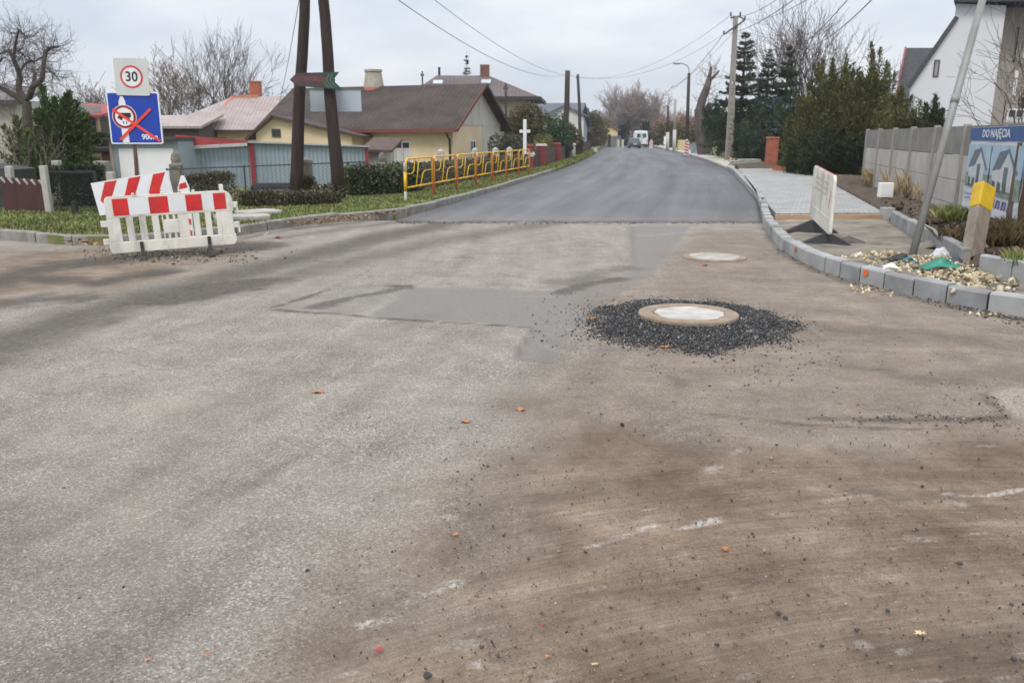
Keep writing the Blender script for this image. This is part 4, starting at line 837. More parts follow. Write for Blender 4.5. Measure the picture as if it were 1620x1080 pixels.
def chevron():
    Y = 14.0; c = A(211, 304, Y); t = thing('chevron_board', 'slanting white board with red left-pointing chevrons behind the white barrier', 'chevron board', (c.x, c.y, 0.1)); ang = 0.16
    W = Matrix.Translation(c) @ Matrix.Rotation(math.radians(4), 4, 'Z') @ Matrix.Rotation(-ang, 4, 'Y'); b = MB(W); b.lim(-.64, .64, -.012, .012, -.29, .255, 0)
    for x in (-.40, .0, .41): b.prism([(x - .16, -.05), (x - .01, .235), (x + .19, .235), (x + .03, -.03), (x + .19, -.27), (x - .01, -.27)], -.016, -.0125, 1)
    b.build('board', [m_white, m_red], t)
    for x in (-.5, .5):
        l = MB(); w = W @ Vector((x, .04, 0)); l.tube([(w.x, w.y, 0.0), (w.x, w.y, w.z + .2)], .022, 8); l.build('leg', m_steel, t, smooth=True)
chevron()
def delineator(name, label, q, h, w, group, flip=1):
    t = thing(name, label, 'delineator', q, group); W = Matrix.Translation(q) ; b = MB(W); b.prism([(-w / 2, .06), (w / 2, .06), (w / 2, h * .82), (w * .12, h), (-w * .12, h), (-w / 2, h * .82)], -.02, .02)
    b.build('board', m_wplastic2, t, bevel=.004)
    s = MB(W); n = 4
    for k in range(n):
        z = .12 + (h * .78 - .12) * k / n; d = (h * .78 - .12) / n; u = w * .42
        s.prism([(-u, z + (d * .5 if flip > 0 else 0)), (u, z + (0 if flip > 0 else d * .5)), (u, z + (d * .5 if flip > 0 else d)), (-u, z + (d if flip > 0 else d * .5))], -.024, -.0205)
    u = w * .40; s.prism([(-u, h * .80), (u, h * .83), (u * .62, h * .91), (-u * .75, h * .88)], -.024, -.0205); s.build('stripes', m_red, t)
    f = MB(W); f.box((0, 0, .035), (w * 2.2, w * 2.6, .07), top=.8); f.build('base', m_dusty, t, bevel=.008)
delineator('delineator_post', 'red and white striped pointed post standing behind the white barrier', G(299, 385), 1.12, .19, 'striped marker posts')
delineator('delineator_post', 'red and white striped post at the right road edge by the lamp post', G(1085.5, 246.5), 1.5, .50, 'striped marker posts')
delineator('delineator_post', 'small far striped post at the roadside just right of the van', Vector((*A(1030, 231.8, 125).xy, 0)), 1.3, .45, 'striped marker posts')

# ------------------------------------------------------------------ yellow pedestrian railings
m_yel = M('yellow railing paint', (0.82, 0.46, 0.02), 0.45, 0.15, 6, dirt=0.12)
m_yel2 = M('bright yellow paint', (0.80, 0.47, 0.015), 0.45, 0.1, 6)
m_orange = M('red orange railing paint', (0.52, 0.085, 0.03), 0.5, 0.25, 7)
m_oldpost = M('peeling pale post paint', (0.46, 0.43, 0.38), 0.7, 0.25, 9, dirt=0.4)
def railings():
    p0, p1 = Vector((-2.70, 21.2, .1)), Vector((0.78, 37.2, .1)); L_ = (p1 - p0).length / 7; d = (p1 - p0).normalized(); rz = math.atan2(d.y, d.x); R = .026; Wd = L_
    labs = ['yellow pedestrian railing nearest the two wooden poles, with a grey-topped end post', 'second yellow railing from the two wooden poles', 'third yellow railing from the two wooden poles', 'middle yellow railing of the row of seven', 'third yellow railing counted from the white cross', 'second yellow railing counted from the white cross', 'yellow railing at the far end, beside the white cross']
    def build(root, first):
        W = Matrix.Translation(root.location) @ Matrix.Rotation(rz, 4, 'Z'); a, b = .06, Wd - .10; zt, zb = 1.10, .38
        f = MB(W); f.tube([(a, 0, zb), (a, 0, zt - .12), (a + .035, 0, zt - .035), (a + .12, 0, zt), (b - .12, 0, zt), (b - .035, 0, zt - .035), (b, 0, zt - .12), (b, 0, zb)], R, 8); f.tube([(a, 0, zb), (b, 0, zb)], R * .9, 8); f.build('frame', m_yel, root, smooth=True)
        w = b - a
        for pts in ([(a, 0, .72), (a + .20 * w, 0, .72), (a + .28 * w, 0, .78), (a + .33 * w, 0, zt)], [(a + .36 * w, 0, zb), (a + .48 * w, 0, zt)], [(a + .53 * w, 0, zb), (a + .62 * w, 0, .70), (a + .70 * w, 0, .76), (b, 0, .76)]):
            i = MB(W); i.tube(pts, .0125, 6); i.build('inner_bar', m_yel2, root, smooth=True)
        p = MB(W); p.tube([(Wd - .02, 0, 0), (Wd - .02, 0, .3), (Wd - .02, 0, zt - .03)], .036, 8); p.build('post', m_orange, root, smooth=True)
    proto = thing('pedestrian_railing', labs[1], 'railing', p0 + d * L_, 'yellow railings along the left kerb', 0)
    proto.rotation_euler = (0, 0, rz); build(proto, False)
    for k in (0, 2, 3, 4, 5, 6):
        r = dup(proto, p0 + d * L_ * k, rz, labs[k])
        if k == 0:
            W = Matrix.Translation(r.location) @ Matrix.Rotation(rz, 4, 'Z')
            p = MB(W); p.tube([(-.03, 0, -.1), (-.03, 0, .3)], .037, 8); p.tube([(-.03, 0, .3), (-.03, 0, .78)], .038, 8, 1); p.tube([(-.03, 0, .78), (-.03, 0, 1.02)], .037, 8); p.build('post', [m_oldpost, m_yel2], r, smooth=True)
railings()
def cross():
    Y = 42; b = A(830, 300, Y); t = thing('wayside_cross', 'slim white wayside cross behind the far end of the yellow railings', 'cross', (b.x, Y, 0.1)); m = M('white cross paint', (0.72, 0.73, 0.74), 0.6, 0.05); s = 32.0
    top = A(830, 189, Y).z; mid = A(830, 208, Y).z; c = MB(); c.box((b.x, Y, (top + .1) / 2), (.17, .14, top - .1)); c.build('post', m, t, bevel=.02)
    for sx in (-.175, .175): a = MB(); a.box((b.x + sx, Y, mid), (.18, .13, .15)); a.build('arm', m, t, bevel=.02)
    f = MB(); f.box((b.x, Y - .1, .25), (.5, .4, .3)); f.build('pedestal', M('cross pedestal', (0.5, 0.47, 0.38), 0.8), t)
    fl = bush('flower_pot', 'white flower bunch fixed on the foot of the white cross', (b.x + .32, Y - .15, A(838, 252, Y).z), (.22, .2, .42), 61, M('white petals', (0.8, 0.8, 0.78), 0.7), 220, 'flowers', ln=.06, wd=.05, lumps=3)
cross()

# ------------------------------------------------------------------ wooden double pole with its boards, other poles, wires
m_pole = M('tarred brown wood', (0.018, 0.0115, 0.009), 0.85, scale=5, col2=(0.046, 0.027, 0.02), stretch=(3, 3, .25), bump=0.012, bscale=25)
m_pole2 = M('dark pole wood', (0.055, 0.045, 0.04), 0.9, 0.3, 4, stretch=(3, 3, .3))
m_conc = M('pole concrete', (0.30, 0.275, 0.24), 0.9, 0.14, 4, dirt=0.3)
def double_pole():
    Y1, Y2 = 22.6, 22.0; b1 = A(466, 330, Y1); b2 = A(537, 326, Y2); t1 = A(487, -190, Y1 + .3); t2 = A(493, -190, Y2 + .3); t = thing('utility_pole', 'A-shaped pair of dark brown wooden poles leaning together above the hedge', 'utility pole', (b2.x, b2.y, .1))
    for b, tp, px0, nm in ((b1, A(484, -40, Y1), 0, 'a'), (b2, A(508, -40, Y2), 0, 'b')):
        p = MB(); d = tp - b; pts = [b + d * k / 6 + Vector((math.sin(k * 1.7) * .02, 0, 0)) for k in range(7)]; e = b + d * 1.25; p.tube(pts + [e], [.185, .172, .16, .15, .142, .136, .13, .12], 14); p.build('pole', m_pole, t, smooth=True)
    Yb = 21.75; c = A(499, 127, Yb); W = Matrix.Translation(c) @ Matrix.Rotation(math.radians(-4), 4, 'Z') @ Matrix.Rotation(0.01, 4, 'Y'); s = thing('direction_sign', 'dark green arrow board lettered in red, nailed across the two wooden poles', 'arrow sign', c)
    b = MB(W); o = [(-.66, 0), (-.47, .17), (.62, .20), (.45, .0), (.70, -.23), (.30, -.20), (-.47, -.15)]; b.prism(o, -.015, .015, 0); b.prism([(-.625, 0), (-.455, .148), (.34, .172), (.19, -.0), (.31, -.178), (-.455, -.132)], -.019, -.0155, 1)
    for k in range(3): b.bar((.27 + k * .09, -.0175, .15), (.20 + k * .09, -.0175, 0), .003, .03, 2); b.bar((.20 + k * .09, -.0215, 0), (.34 + k * .10, -.0215, -.19), .003, .03, 2)
    b.text('RATOWNIKÓW', .155, -.13, .02, -.0215, 3, .78, .002, .002); b.build('board', [M('green board edge', (0.012, 0.065, 0.042), 0.6, 0.2), M('board face', (0.07, 0.045, 0.045), 0.7, 0.4, 15), M('pale green stripe', (0.09, 0.14, 0.10), 0.6), M('faded red letters', (0.22, 0.06, 0.075), 0.6)], s)
    Yg = 22.35; c = A(531, 160, Yg); s = thing('sign_board', 'blank pale grey panel fixed behind the right wooden pole', 'sign board', c); W = Matrix.Translation(c) @ Matrix.Rotation(math.radians(3), 4, 'Z')
    b = MB(W); b.lim(-.66, .66, -.012, .012, -.265, .265); b.build('panel', M('pale grey aluminium', (0.44, 0.48, 0.53), 0.45, 0.06, 1.5, metal=.2), s); f = MB(W); f.lim(-.68, .68, -.02, .02, .265, .30); f.lim(-.68, -.66, -.02, .02, -.265, .265); f.build('frame', M('grey green frame', (0.15, 0.19, 0.19), 0.5), s)
double_pole()
WIRES = []
m_wire = M('wire', (0.06, 0.06, 0.065), 0.6)
def wire(a, b, sag, r, label, n=22):
    a, b = Vector(a), Vector(b); mb = MB(); mb.tube([a.lerp(b, k / n) - Vector((0, 0, 4 * sag * (k / n) * (1 - k / n))) for k in range(n + 1)], r, 4)
    tag(mb.build('power_line', m_wire, smooth=True), label, 'wire', 'overhead wires')
def wood_pole(label, bx, by, tx, ty, Y, r, group='wooden poles along the left verge'):
    b = A(bx, by, Y); tp = A(tx, ty, Y); t = thing('utility_pole', label, 'utility pole', (b.x, Y, 0.1), group); p = MB(); b = Vector((b.x, Y, 0)); p.tube([b + (tp - b) * k / 5 + Vector((math.sin(k * 2.3) * .03 * (0 < k < 5), 0, 0)) for k in range(6)], [r, r * .95, r * .9, r * .85, r * .8, r * .75], 10); p.build('pole', m_pole2, t, smooth=True)
    c = MB(); c.bar(tp + Vector((0, 0, -.35)) - Vector((.14, 0, 0)), tp + Vector((.14, 0, -.35)), .06, .08)
    for k in (-1, 1): c.lathe([(.03, 0), (.045, .05), (.03, .12)], tp + Vector((k * .12, 0, -.33)), 8)
    c.build('insulators', M('brown insulators', (0.07, 0.05, 0.045), 0.4), t); return tp
T1 = wood_pole('thick dark wooden pole by the brick posts on the left verge', 894, 252, 898, 112, 62, .24)
T2 = wood_pole('thin leaning wooden pole on the verge, right of the thick dark one', 920, 243, 914, 118, 80, .17)
T3 = wood_pole('short far wooden pole in front of the dark green trees', 929, 231, 930, 171, 120, .24)
wood_pole('thin pole behind the ridge of the brown roofed house', 669, 200, 668, 113, 75, .09, None)
wood_pole('thin pole standing before the cream upper house', 800, 240, 800, 132, 55, .09, None)
def lattice_pole():
    Y = 60; b = Vector((A(1153, 250, Y).x, Y, .1)); tp = A(1164, 27, Y); t = thing('concrete_pole', 'tall tapering concrete lattice pole with a crossarm at its top', 'utility pole', b, rz=0); d = tp - b; N_ = 15; p = MB()
    for s in (-1, 1): p.bar(b + Vector((s * .20, 0, 0)), b + d * .56 + Vector((s * .13, 0, 0)), .14, .26, up=(0, 1, 0), w2=.11, h2=.22)
    for k in range(N_): q = b + d * (.03 + .53 * k / N_); h = .20 - .07 * k / N_; p.bar(q - Vector((h - .06, 0, 0)), q + Vector((h - .06, 0, 0)), .20, .30, up=(0, 0, 1))
    p.bar(b + d * .56, tp, .37, .24, up=(0, 1, 0), w2=.27, h2=.2); p.build('pole', m_conc, t)
    a = MB(); a.bar(tp + Vector((-.75, 0, -1.15)), tp + Vector((.55, -.3, -.25)), .09, .1); a.bar(tp + Vector((-.35, 0, -.05)), tp + Vector((.3, 0, .02)), .1, .12); a.bar(tp + Vector((.3, 0, .02)), tp + Vector((.5, -.2, -.2)), .06, .08); a.build('crossarm', M('rusty dark steel', (0.09, 0.075, 0.07), 0.8), t)
    pts = [tp + Vector(v) for v in ((-.35, 0, .1), (-.75, 0, -1.1), (.55, -.3, -.2), (.3, 0, .1))]
    for q in pts: i = MB(); i.lathe([(.04, 0), (.075, .08), (.05, .12), (.08, .2), (.03, .26)], q - Vector((0, 0, .05)), 8); i.build('insulator', M('insulator', (0.06, 0.06, 0.06), 0.3), t, smooth=True)
    return pts
LPT = lattice_pole()
P0 = Vector(A(624, -4, 24)); wire(P0, T1 + Vector((-.12, 0, -.3)), .75, .011, 'lowest of the wires running from the top left down to the thick dark pole'); wire(P0 + Vector((.5, .3, .4)), T1 + Vector((.12, 0, -.3)), .55, .009, 'upper of the wires running from the top left down to the thick dark pole')
wire(T1 + Vector((0, 0, -.3)), LPT[1], 1.2, .012, 'lower wire between the thick dark pole and the concrete lattice pole'); wire(T2 + Vector((0, 0, -.3)), LPT[0], 1.3, .011, 'upper wire between the thin leaning pole and the concrete lattice pole')
wire(LPT[0], A(1235, -5, 36), .3, .014, 'uppermost wire from the lattice pole to the top edge'); wire(LPT[1], A(1262, -5, 33), .3, .016, 'second wire from the lattice pole to the top edge'); wire(LPT[2], A(1285, -5, 30), .3, .012, 'lowest wire from the lattice pole to the top edge')
wire(A(1250, 78, 55), A(1345, -5, 22), .3, .012, 'upper of the two wires crossing the sky above the bare tree'); wire(A(1270, 72, 55), A(1385, -6, 22), .4, .015, 'lower of the two wires crossing the sky above the bare tree')
wire(LPT[1], A(1060, 140, 110), .6, .02, 'wire from the lattice pole away to the far poles'); wire(LPT[2], A(1020, 160, 125), 1.2, .012, 'lower wire from the lattice pole away to the far poles')
wire(A(474, -5, 24), A(440, 170, 40), .15, .012, 'thin stay wire slanting down to the pinkish roof')
def lamp():
    Y = 80; b = Vector((A(1086, 240, Y).x, Y, .1)); tp = A(1090, 116, Y); t = thing('street_lamp', 'tall street lamp on a dark pole, its curved arm reaching left over the road', 'street lamp', b); p = MB(); p.tube([b, b.lerp(tp, .5), tp], [.20, .17, .14], 10); p.build('pole', m_pole2, t, smooth=True)
    e = A(1077, 100, Y); a = MB(); a.tube(catmull([tp, A(1089.5, 108, Y), A(1085, 103, Y), e], 6), .045, 8); a.build('arm', m_steel, t, smooth=True)
    h = MB(); h.lathe([(.05, 0), (.2, -.06), (.22, -.14), (.15, -.22)], (0, 0, 0), 14); h.M = None; h.v = [Vector((v.x * 1.9, v.y, v.z)) + e + Vector((-.35, 0, .1)) for v in h.v]; h.build('lamp_head', M('lamp head', (0.45, 0.46, 0.46), 0.5), t, smooth=True)
lamp()
def far_pole(label, px, by, ty, Y, two):
    b = Vector((A(px, by, Y).x, Y, 0)); tp = A(px + 1, ty, Y); t = thing('utility_pole', label, 'utility pole', b, 'pale poles along the right roadside'); p = MB(); m = b.lerp(tp, .42); p.tube([b, m], [.22, .2], 8); p.build('lower_pole', M('pale lower pole', (0.50, 0.49, 0.46), 0.9), t, smooth=True); q = MB(); q.tube([m, tp], [.18, .14], 8); q.build('upper_pole', m_pole2 if two else M('grey upper pole', (0.33, 0.30, 0.27), 0.9), t, smooth=True)
far_pole('far half-pale pole, left of the pair before the brown trees', 1056, 232, 168, 105, True); far_pole('taller far pale pole, right of the pair before the brown trees', 1067, 232, 157, 100, False)
# ------------------------------------------------------------------ buildings
m_cream = M('cream render', (0.72, 0.575, 0.385), 0.9, 0.07, 0.8, dirt=0.2)
m_greyb = M('grey gable boards', (0.54, 0.51, 0.455), 0.85, 0.12, 3, stretch=(3, 3, .2), dirt=0.25)
m_glass = M('dark window glass', (0.03, 0.035, 0.04), 0.15, 0.2, 2, spec=0.6)
m_wframe = M('white window frame', (0.70, 0.70, 0.70), 0.5, 0.03)
m_curtain = M('pale curtain', (0.55, 0.55, 0.53), 0.8, 0.1, 6, stretch=(8, 8, .5))
m_brick = M('orange brick', (0.36, 0.11, 0.055), 0.9, 0.2, 8, bump=.005)
def roof_mat(name, c1, c2, rib, vert=(1, 0), rough=0.85):
    """roof covering: ribs run down the slope, patches of weathering"""
    s = N(name); f = s.ramp(s.noise(s.obj((.5, .5, 1.6)), 0.9, 6, 0.7), [(0.32, c1), (0.68, c2)]); g = s.ramp(s.noise(s.obj(), 9, 4, 0.7), [(0.3, .8), (0.7, 1.2)]); c = s.mix(1.0, f, g, 'MULTIPLY')
    w = s.n('ShaderNodeTexWave', wave_type='BANDS', bands_direction='X'); s.l(s.obj((1, 1, 1), (0, 0, -math.atan2(vert[1], vert[0]))), w.inputs['Vector']); w.inputs['Scale'].default_value = rib; w.inputs['Distortion'].default_value = 0.3
    c = s.mix(0.22, c, s.mix(1.0, c, s.ramp(w.outputs['Fac'], [(0, .55), (1, 1.3)]), 'MULTIPLY')); s.l(c, s.b.inputs['Base Color']); s.b.inputs['Roughness'].default_value = rough; s.bump(w.outputs['Fac'], 0.6, 0.03); return s.m
class Frame:
    def __init__(s, C, u, v): s.C = Vector((C[0], C[1], 0)); s.u = Vector((*u, 0)).normalized(); s.v = Vector((*v, 0)).normalized()
    def __call__(s, a, b, z): q = s.C + s.u * a + s.v * b; return Vector((q.x, q.y, z))
def slab(mb, q, th, mi=0):                                  # a roof slab from four corner points, thickness downwards
    q = [Vector(p) for p in q]; n = (q[1] - q[0]).cross(q[-1] - q[0]).normalized(); n = n if n.z > 0 else -n; w = [p - n * th for p in q]; k = len(q)
    mb.add(q + w, [tuple(range(k)), tuple(range(2 * k - 1, k - 1, -1))] + [(i, i + k, (i + 1) % k + k, (i + 1) % k) for i in range(k)], mi)
def panel(mb, fr, side, a0, a1, z0, z1, out, th, mi=0):     # thin box on a wall: side 'v' wall lies along v (outside is -u), side 'u' along u (outside is -v)
    vs = []
    for z in (z0, z1):
        for a, d in ((a0, out), (a1, out), (a1, out - th), (a0, out - th)): vs.append(fr(-d, a, z) if side == 'v' else fr(a, -d, z))
    mb.add(vs, [(3, 2, 1, 0), (4, 5, 6, 7), (0, 1, 5, 4), (1, 2, 6, 5), (2, 3, 7, 6), (3, 0, 4, 7)], mi)
def window(root, fr, side, a0, a1, z0, z1, curtain=True, frame=None):
    f = MB(); fw = .07
    panel(f, fr, side, a0, a0 + fw, z0, z1, .05, .05); panel(f, fr, side, a1 - fw, a1, z0, z1, .05, .05); panel(f, fr, side, a0 + fw, a1 - fw, z0, z0 + fw, .05, .05); panel(f, fr, side, a0 + fw, a1 - fw, z1 - fw, z1, .05, .05); m_ = (a0 + a1) / 2; panel(f, fr, side, m_ - .025, m_ + .025, z0 + fw, z1 - fw, .045, .045)
    o = f.build('window', frame or m_wframe, root); g = MB(); panel(g, fr, side, a0 + fw, a1 - fw, z0 + fw, z1 - fw, .018, .015); g.build('pane', m_glass, o)
    if curtain: c = MB(); panel(c, fr, side, a0 + fw + .02, m_ - .05, z0 + fw + .02, z1 - .35, .024, .004); panel(c, fr, side, m_ + .05, a1 - fw - .02, z0 + fw + .02, z1 - .35, .024, .004); c.build('curtain', m_curtain, o)
    return o
def gable_walls(root, fr, W, Ln, z0, eave, ridge, mat, name='wall'):
    w = MB(); prof = [(0, z0), (W, z0), (W, eave), (W / 2, ridge), (0, eave)]; vs = [fr(a, 0, z) for a, z in prof] + [fr(a, Ln, z) for a, z in prof]
    w.add(vs, [(0, 1, 2, 3, 4), (9, 8, 7, 6, 5)] + [(i, 5 + i, 5 + (i + 1) % 5, (i + 1) % 5) for i in range(5)]); return w.build(name, mat, root)
def gable_roof(root, fr, W, Ln, eave, ridge, ov, th, mat, gov=.35, b0=None, b1=None):
    r = MB(); sl = (ridge - eave) / (W / 2); b0 = -gov if b0 is None else b0; b1 = Ln + gov if b1 is None else b1; lift = th + .03
    slab(r, [fr(-ov, b0, eave - ov * sl + lift), fr(-ov, b1, eave - ov * sl + lift), fr(W / 2, b1, ridge + lift), fr(W / 2, b0, ridge + lift)], th)
    slab(r, [fr(W + ov, b1, eave - ov * sl + lift), fr(W + ov, b0, eave - ov * sl + lift), fr(W / 2, b0, ridge + lift + .002), fr(W / 2, b1, ridge + lift + .002)], th); return r.build('roof', mat, root)
# cream house with the dark brown roof
u1 = Vector((.36, .93)).normalized(); v1 = Vector((-u1.y, u1.x))
C1 = A(716, 230, 44); FR1 = Frame(C1, u1, v1)
def brown_house():
    t = thing('bungalow', 'cream bungalow with a dark brown ridged roof and grey boarded gable', 'house', (C1.x, C1.y, 0)); W, Ln, ev, rg_ = 6.6, 11.5, 2.38, 4.42
    gable_walls(t, FR1, W, Ln, -.9, ev, rg_, m_cream)
    g = MB(); panel(g, FR1, 'u', 0, W, ev - .05, ev + .02, .03, .03); vs = [FR1(a, -o, z) for o in (.001, .028) for a, z in ((.02, ev + .022), (W - .02, ev + .022), (W / 2, rg_ - .02))]; g.add(vs, [(0, 1, 2), (5, 4, 3), (0, 3, 4, 1), (1, 4, 5, 2), (2, 5, 3, 0)]); g.build('gable_boards', m_greyb, t)
    rf = gable_roof(t, FR1, W, Ln, ev, rg_, .65, .10, roof_mat('dark brown roofing', (0.026, 0.018, 0.015), (0.085, 0.064, 0.056), 1.1, (v1.x, v1.y)), .55)
    sl = (rg_ - ev) / (W / 2); f = MB(); f.bar(FR1(-.68, -.55, ev - .65 * sl + .06), FR1(-.68, Ln + .5, ev - .65 * sl + .06), .06, .17); f.bar(FR1(-.64, -.57, ev - .65 * sl + .06), FR1(W / 2, -.57, rg_ + .07), .05, .15); f.build('fascia', M('red brown fascia', (0.17, 0.04, 0.035), 0.6, 0.2, 4), t)
    f = MB(); f.bar(FR1(W / 2, -.57, rg_ + .07), FR1(W + .64, -.57, ev - .65 * sl + .06), .05, .16); f.build('fascia', M('dark fascia', (0.035, 0.028, 0.027), 0.7), t)
    d = MB(); d.tube([FR1(-.5, .1, ev - .5), FR1(-.1, .12, ev - .8), FR1(-.06, .12, -.6)], .06, 8); d.build('downpipe', M('brown downpipe', (0.055, 0.04, 0.035), 0.5), t, smooth=True)
    window(t, FR1, 'v', 2.45, 3.45, .2, 1.50); window(t, FR1, 'u', 2.2, 2.95, .1, 1.55, False) 
    p = MB(); panel(p, FR1, 'u', 3.9, W, -.9, ev - .06, .02, .02); p.build('porch_wall', m_greyb, t); o = window(t, FR1, 'u', 4.9, 6.4, -.3, 1.45, True, M('dark green frame', (0.03, 0.06, 0.05), 0.6))
    c = MB(); q = FR1(W / 2 + .2, 6.6, 0); rb = Matrix.Translation((q.x, q.y, rg_ - .5)); c.M = rb; c.lathe([(.62, 0), (.60, .55)], (0, 0, 0), 18, 1); c.lathe([(.60, .56), (.46, 1.42), (.52, 1.43), (.52, 1.55)], (0, 0, 0), 18, 0); c.build('chimney', [M('stone chimney', (0.36, 0.32, 0.265), 0.9, 0.2, 4), M('red flashing', (0.55, 0.13, 0.12), 0.7)], rf, smooth=False)
    # lean-to and small front gable
    FRg = Frame(A(487, 230, 43.5), (1, 0), (0, 1)); 
    return t
brown_house()
def front_gable():
    Y = 42.5; a = A(404, 200, Y); b = A(480, 200, Y); t = thing('annex', 'small cream annex with a front gable and a little dark window', 'house annex', (a.x, Y, 0)); W = b.x - a.x; fr = Frame(a, (1, 0), (0, 1)); ev, rg_ = A(400, 209, Y).z - .05, A(432, 187, Y).z; wl = W * .52
    gx = A(432, 187, Y).x - a.x; w = MB(); prof = [(0, -.9), (W + 2.4, -.9), (W + 2.4, ev - .15), (gx, rg_), (0, ev)]; vs = [fr(p, 0, z) for p, z in prof] + [fr(p, 5, z) for p, z in prof]; w.add(vs, [(0, 1, 2, 3, 4), (9, 8, 7, 6, 5)] + [(i, 5 + i, 5 + (i + 1) % 5, (i + 1) % 5) for i in range(5)]); w.build('wall', m_cream, t)
    r = MB(); sl = (rg_ - ev) / gx; slab(r, [fr(-.5, -.35, ev - .5 * sl + .14), fr(-.5, 5, ev - .5 * sl + .14), fr(gx, 5, rg_ + .14), fr(gx, -.35, rg_ + .14)], .11); s2 = (rg_ - ev + .15) / (W + 2.4 - gx); slab(r, [fr(W + 2.9, 5, ev - .15 - .5 * s2 + .14), fr(W + 2.9, -.35, ev - .15 - .5 * s2 + .14), fr(gx, -.35, rg_ + .142), fr(gx, 5, rg_ + .142)], .11); r.build('roof', roof_mat('brown annex roof', (0.04, 0.028, 0.024), (0.09, 0.06, 0.05), 1.2), t)
    window(t, fr, 'u', A(430, 210, Y).x - a.x, A(444, 210, Y).x - a.x, A(436, 217, Y).z, A(436, 204, Y).z, False, M('dark frame', (0.05, 0.055, 0.05), 0.6))
front_gable()
def pink_house():
    Y = 52; t0 = A(240, 220, Y); t1 = A(520, 220, Y); t = thing('old_house', 'low cream house under a wide faded pinkish grey hipped roof', 'house', (t0.x, Y, 0)); ev = A(300, 207, Y).z; r0 = A(345, 168, Y + 4); r1 = A(368, 153, Y + 4); rE = A(520, 144, Y + 4); W = t1.x - t0.x
    w = MB(); w.lim(t0.x + .4, t1.x, Y + .5, Y + 8, -.9, ev - .02); w.build('wall', m_cream, t)
    r = MB(); e0 = A(236, 208, Y); e1 = A(398, 208, Y); zE = ev
    P = {'e0': Vector((t0.x, Y, A(245, 206, Y).z)), 'e1': Vector((t1.x, Y, A(400, 206, Y).z)), 'r0': Vector((r1.x, Y + 4, r1.z)), 'r1': Vector((rE.x, Y + 4, r1.z + .05)), 'b0': Vector((t0.x - .5, Y + 8, ev)), 'b1': Vector((t1.x, Y + 8, ev))}
    slab(r, [P['e0'], P['e1'], P['r1'], P['r0']], .12); slab(r, [P['b0'], P['e0'], P['r0']], .12); slab(r, [P['b1'], P['b0'], P['r0'], P['r1']], .12)
    rf = r.build('roof', roof_mat('faded pinkish roof sheets', (0.30, 0.215, 0.20), (0.42, 0.385, 0.37), 1.3), t)
    h = MB(); h.bar(P['r0'], P['r0'] + Vector((1.7, 0, .03)), .35, .18); h.bar(P['e0'] + Vector((3.2, .4, .05)), P['r0'], .22, .10); h.build('ridge_tiles', M('orange ridge tiles', (0.45, 0.19, 0.13), 0.8, 0.2, 6), rf)
    for px, a, lab in ((405, 147, 0), (474, 140, 0)): q = A(px, a, Y + 5); c = MB(); c.box((q.x, Y + 5, q.z + .15), (.62, .62, 1.0)); c.box((q.x, Y + 5, q.z + .69), (.7, .7, .08)); c.build('chimney', m_brick, rf)
    g = MB(); g.bar((t0.x, Y - .04, P['e0'].z - .04), (t1.x, Y - .04, P['e1'].z - .04), .10, .12); g.build('gutter', M('brown gutter', (0.06, 0.04, 0.035), 0.6), t)
    # lower wing on the left
    a = MB(); x0, x1 = A(150, 200, Y - 3).x, A(318, 200, Y - 3).x; z0, z1 = A(260, 200, Y - 3).z, A(260, 186, Y + 1).z; slab(a, [(x0, Y - 3, z0), (x1, Y - 3, z0 + .02), (x1, Y + 1, z1 + .2), (x0, Y + 1, z1)], .14); a.build('wing_roof', roof_mat('faded wing roof', (0.34, 0.25, 0.23), (0.46, 0.42, 0.40), 1.3), t)
    a = MB(); a.lim(x0 + .3, x1 - .3, Y - 2.6, Y + .4, -.9, z0 - .1); a.build('wing_wall', M('dark wing wall', (0.09, 0.075, 0.07), 0.9), t)
    a = MB(); q = A(275, 187, Y + 2); a.box((q.x, Y + 2, q.z), (2.0, .3, .35)); a.build('parapet', M('white parapet', (0.68, 0.67, 0.66), 0.8), t)
pink_house()
m_corr = None
def corrugated(name, c, rib=9.0, d=0.03):
    s = N(name); w = s.n('ShaderNodeTexWave', wave_type='BANDS', bands_direction='X'); s.l(s.obj(), w.inputs['Vector']); w.inputs['Scale'].default_value = rib; f = s.ramp(s.noise(s.obj((1, 1, .3)), 0.8, 5), [(.3, tuple(k * .86 for k in c)), (.7, tuple(k * 1.12 for k in c))])
    f = s.mix(.22, f, s.mix(1.0, f, s.ramp(w.outputs['Fac'], [(0, .6), (1, 1.25)]), 'MULTIPLY')); s.l(f, s.b.inputs['Base Color']); s.b.inputs['Roughness'].default_value = .55; s.bump(w.outputs['Fac'], .8, d); return s.m
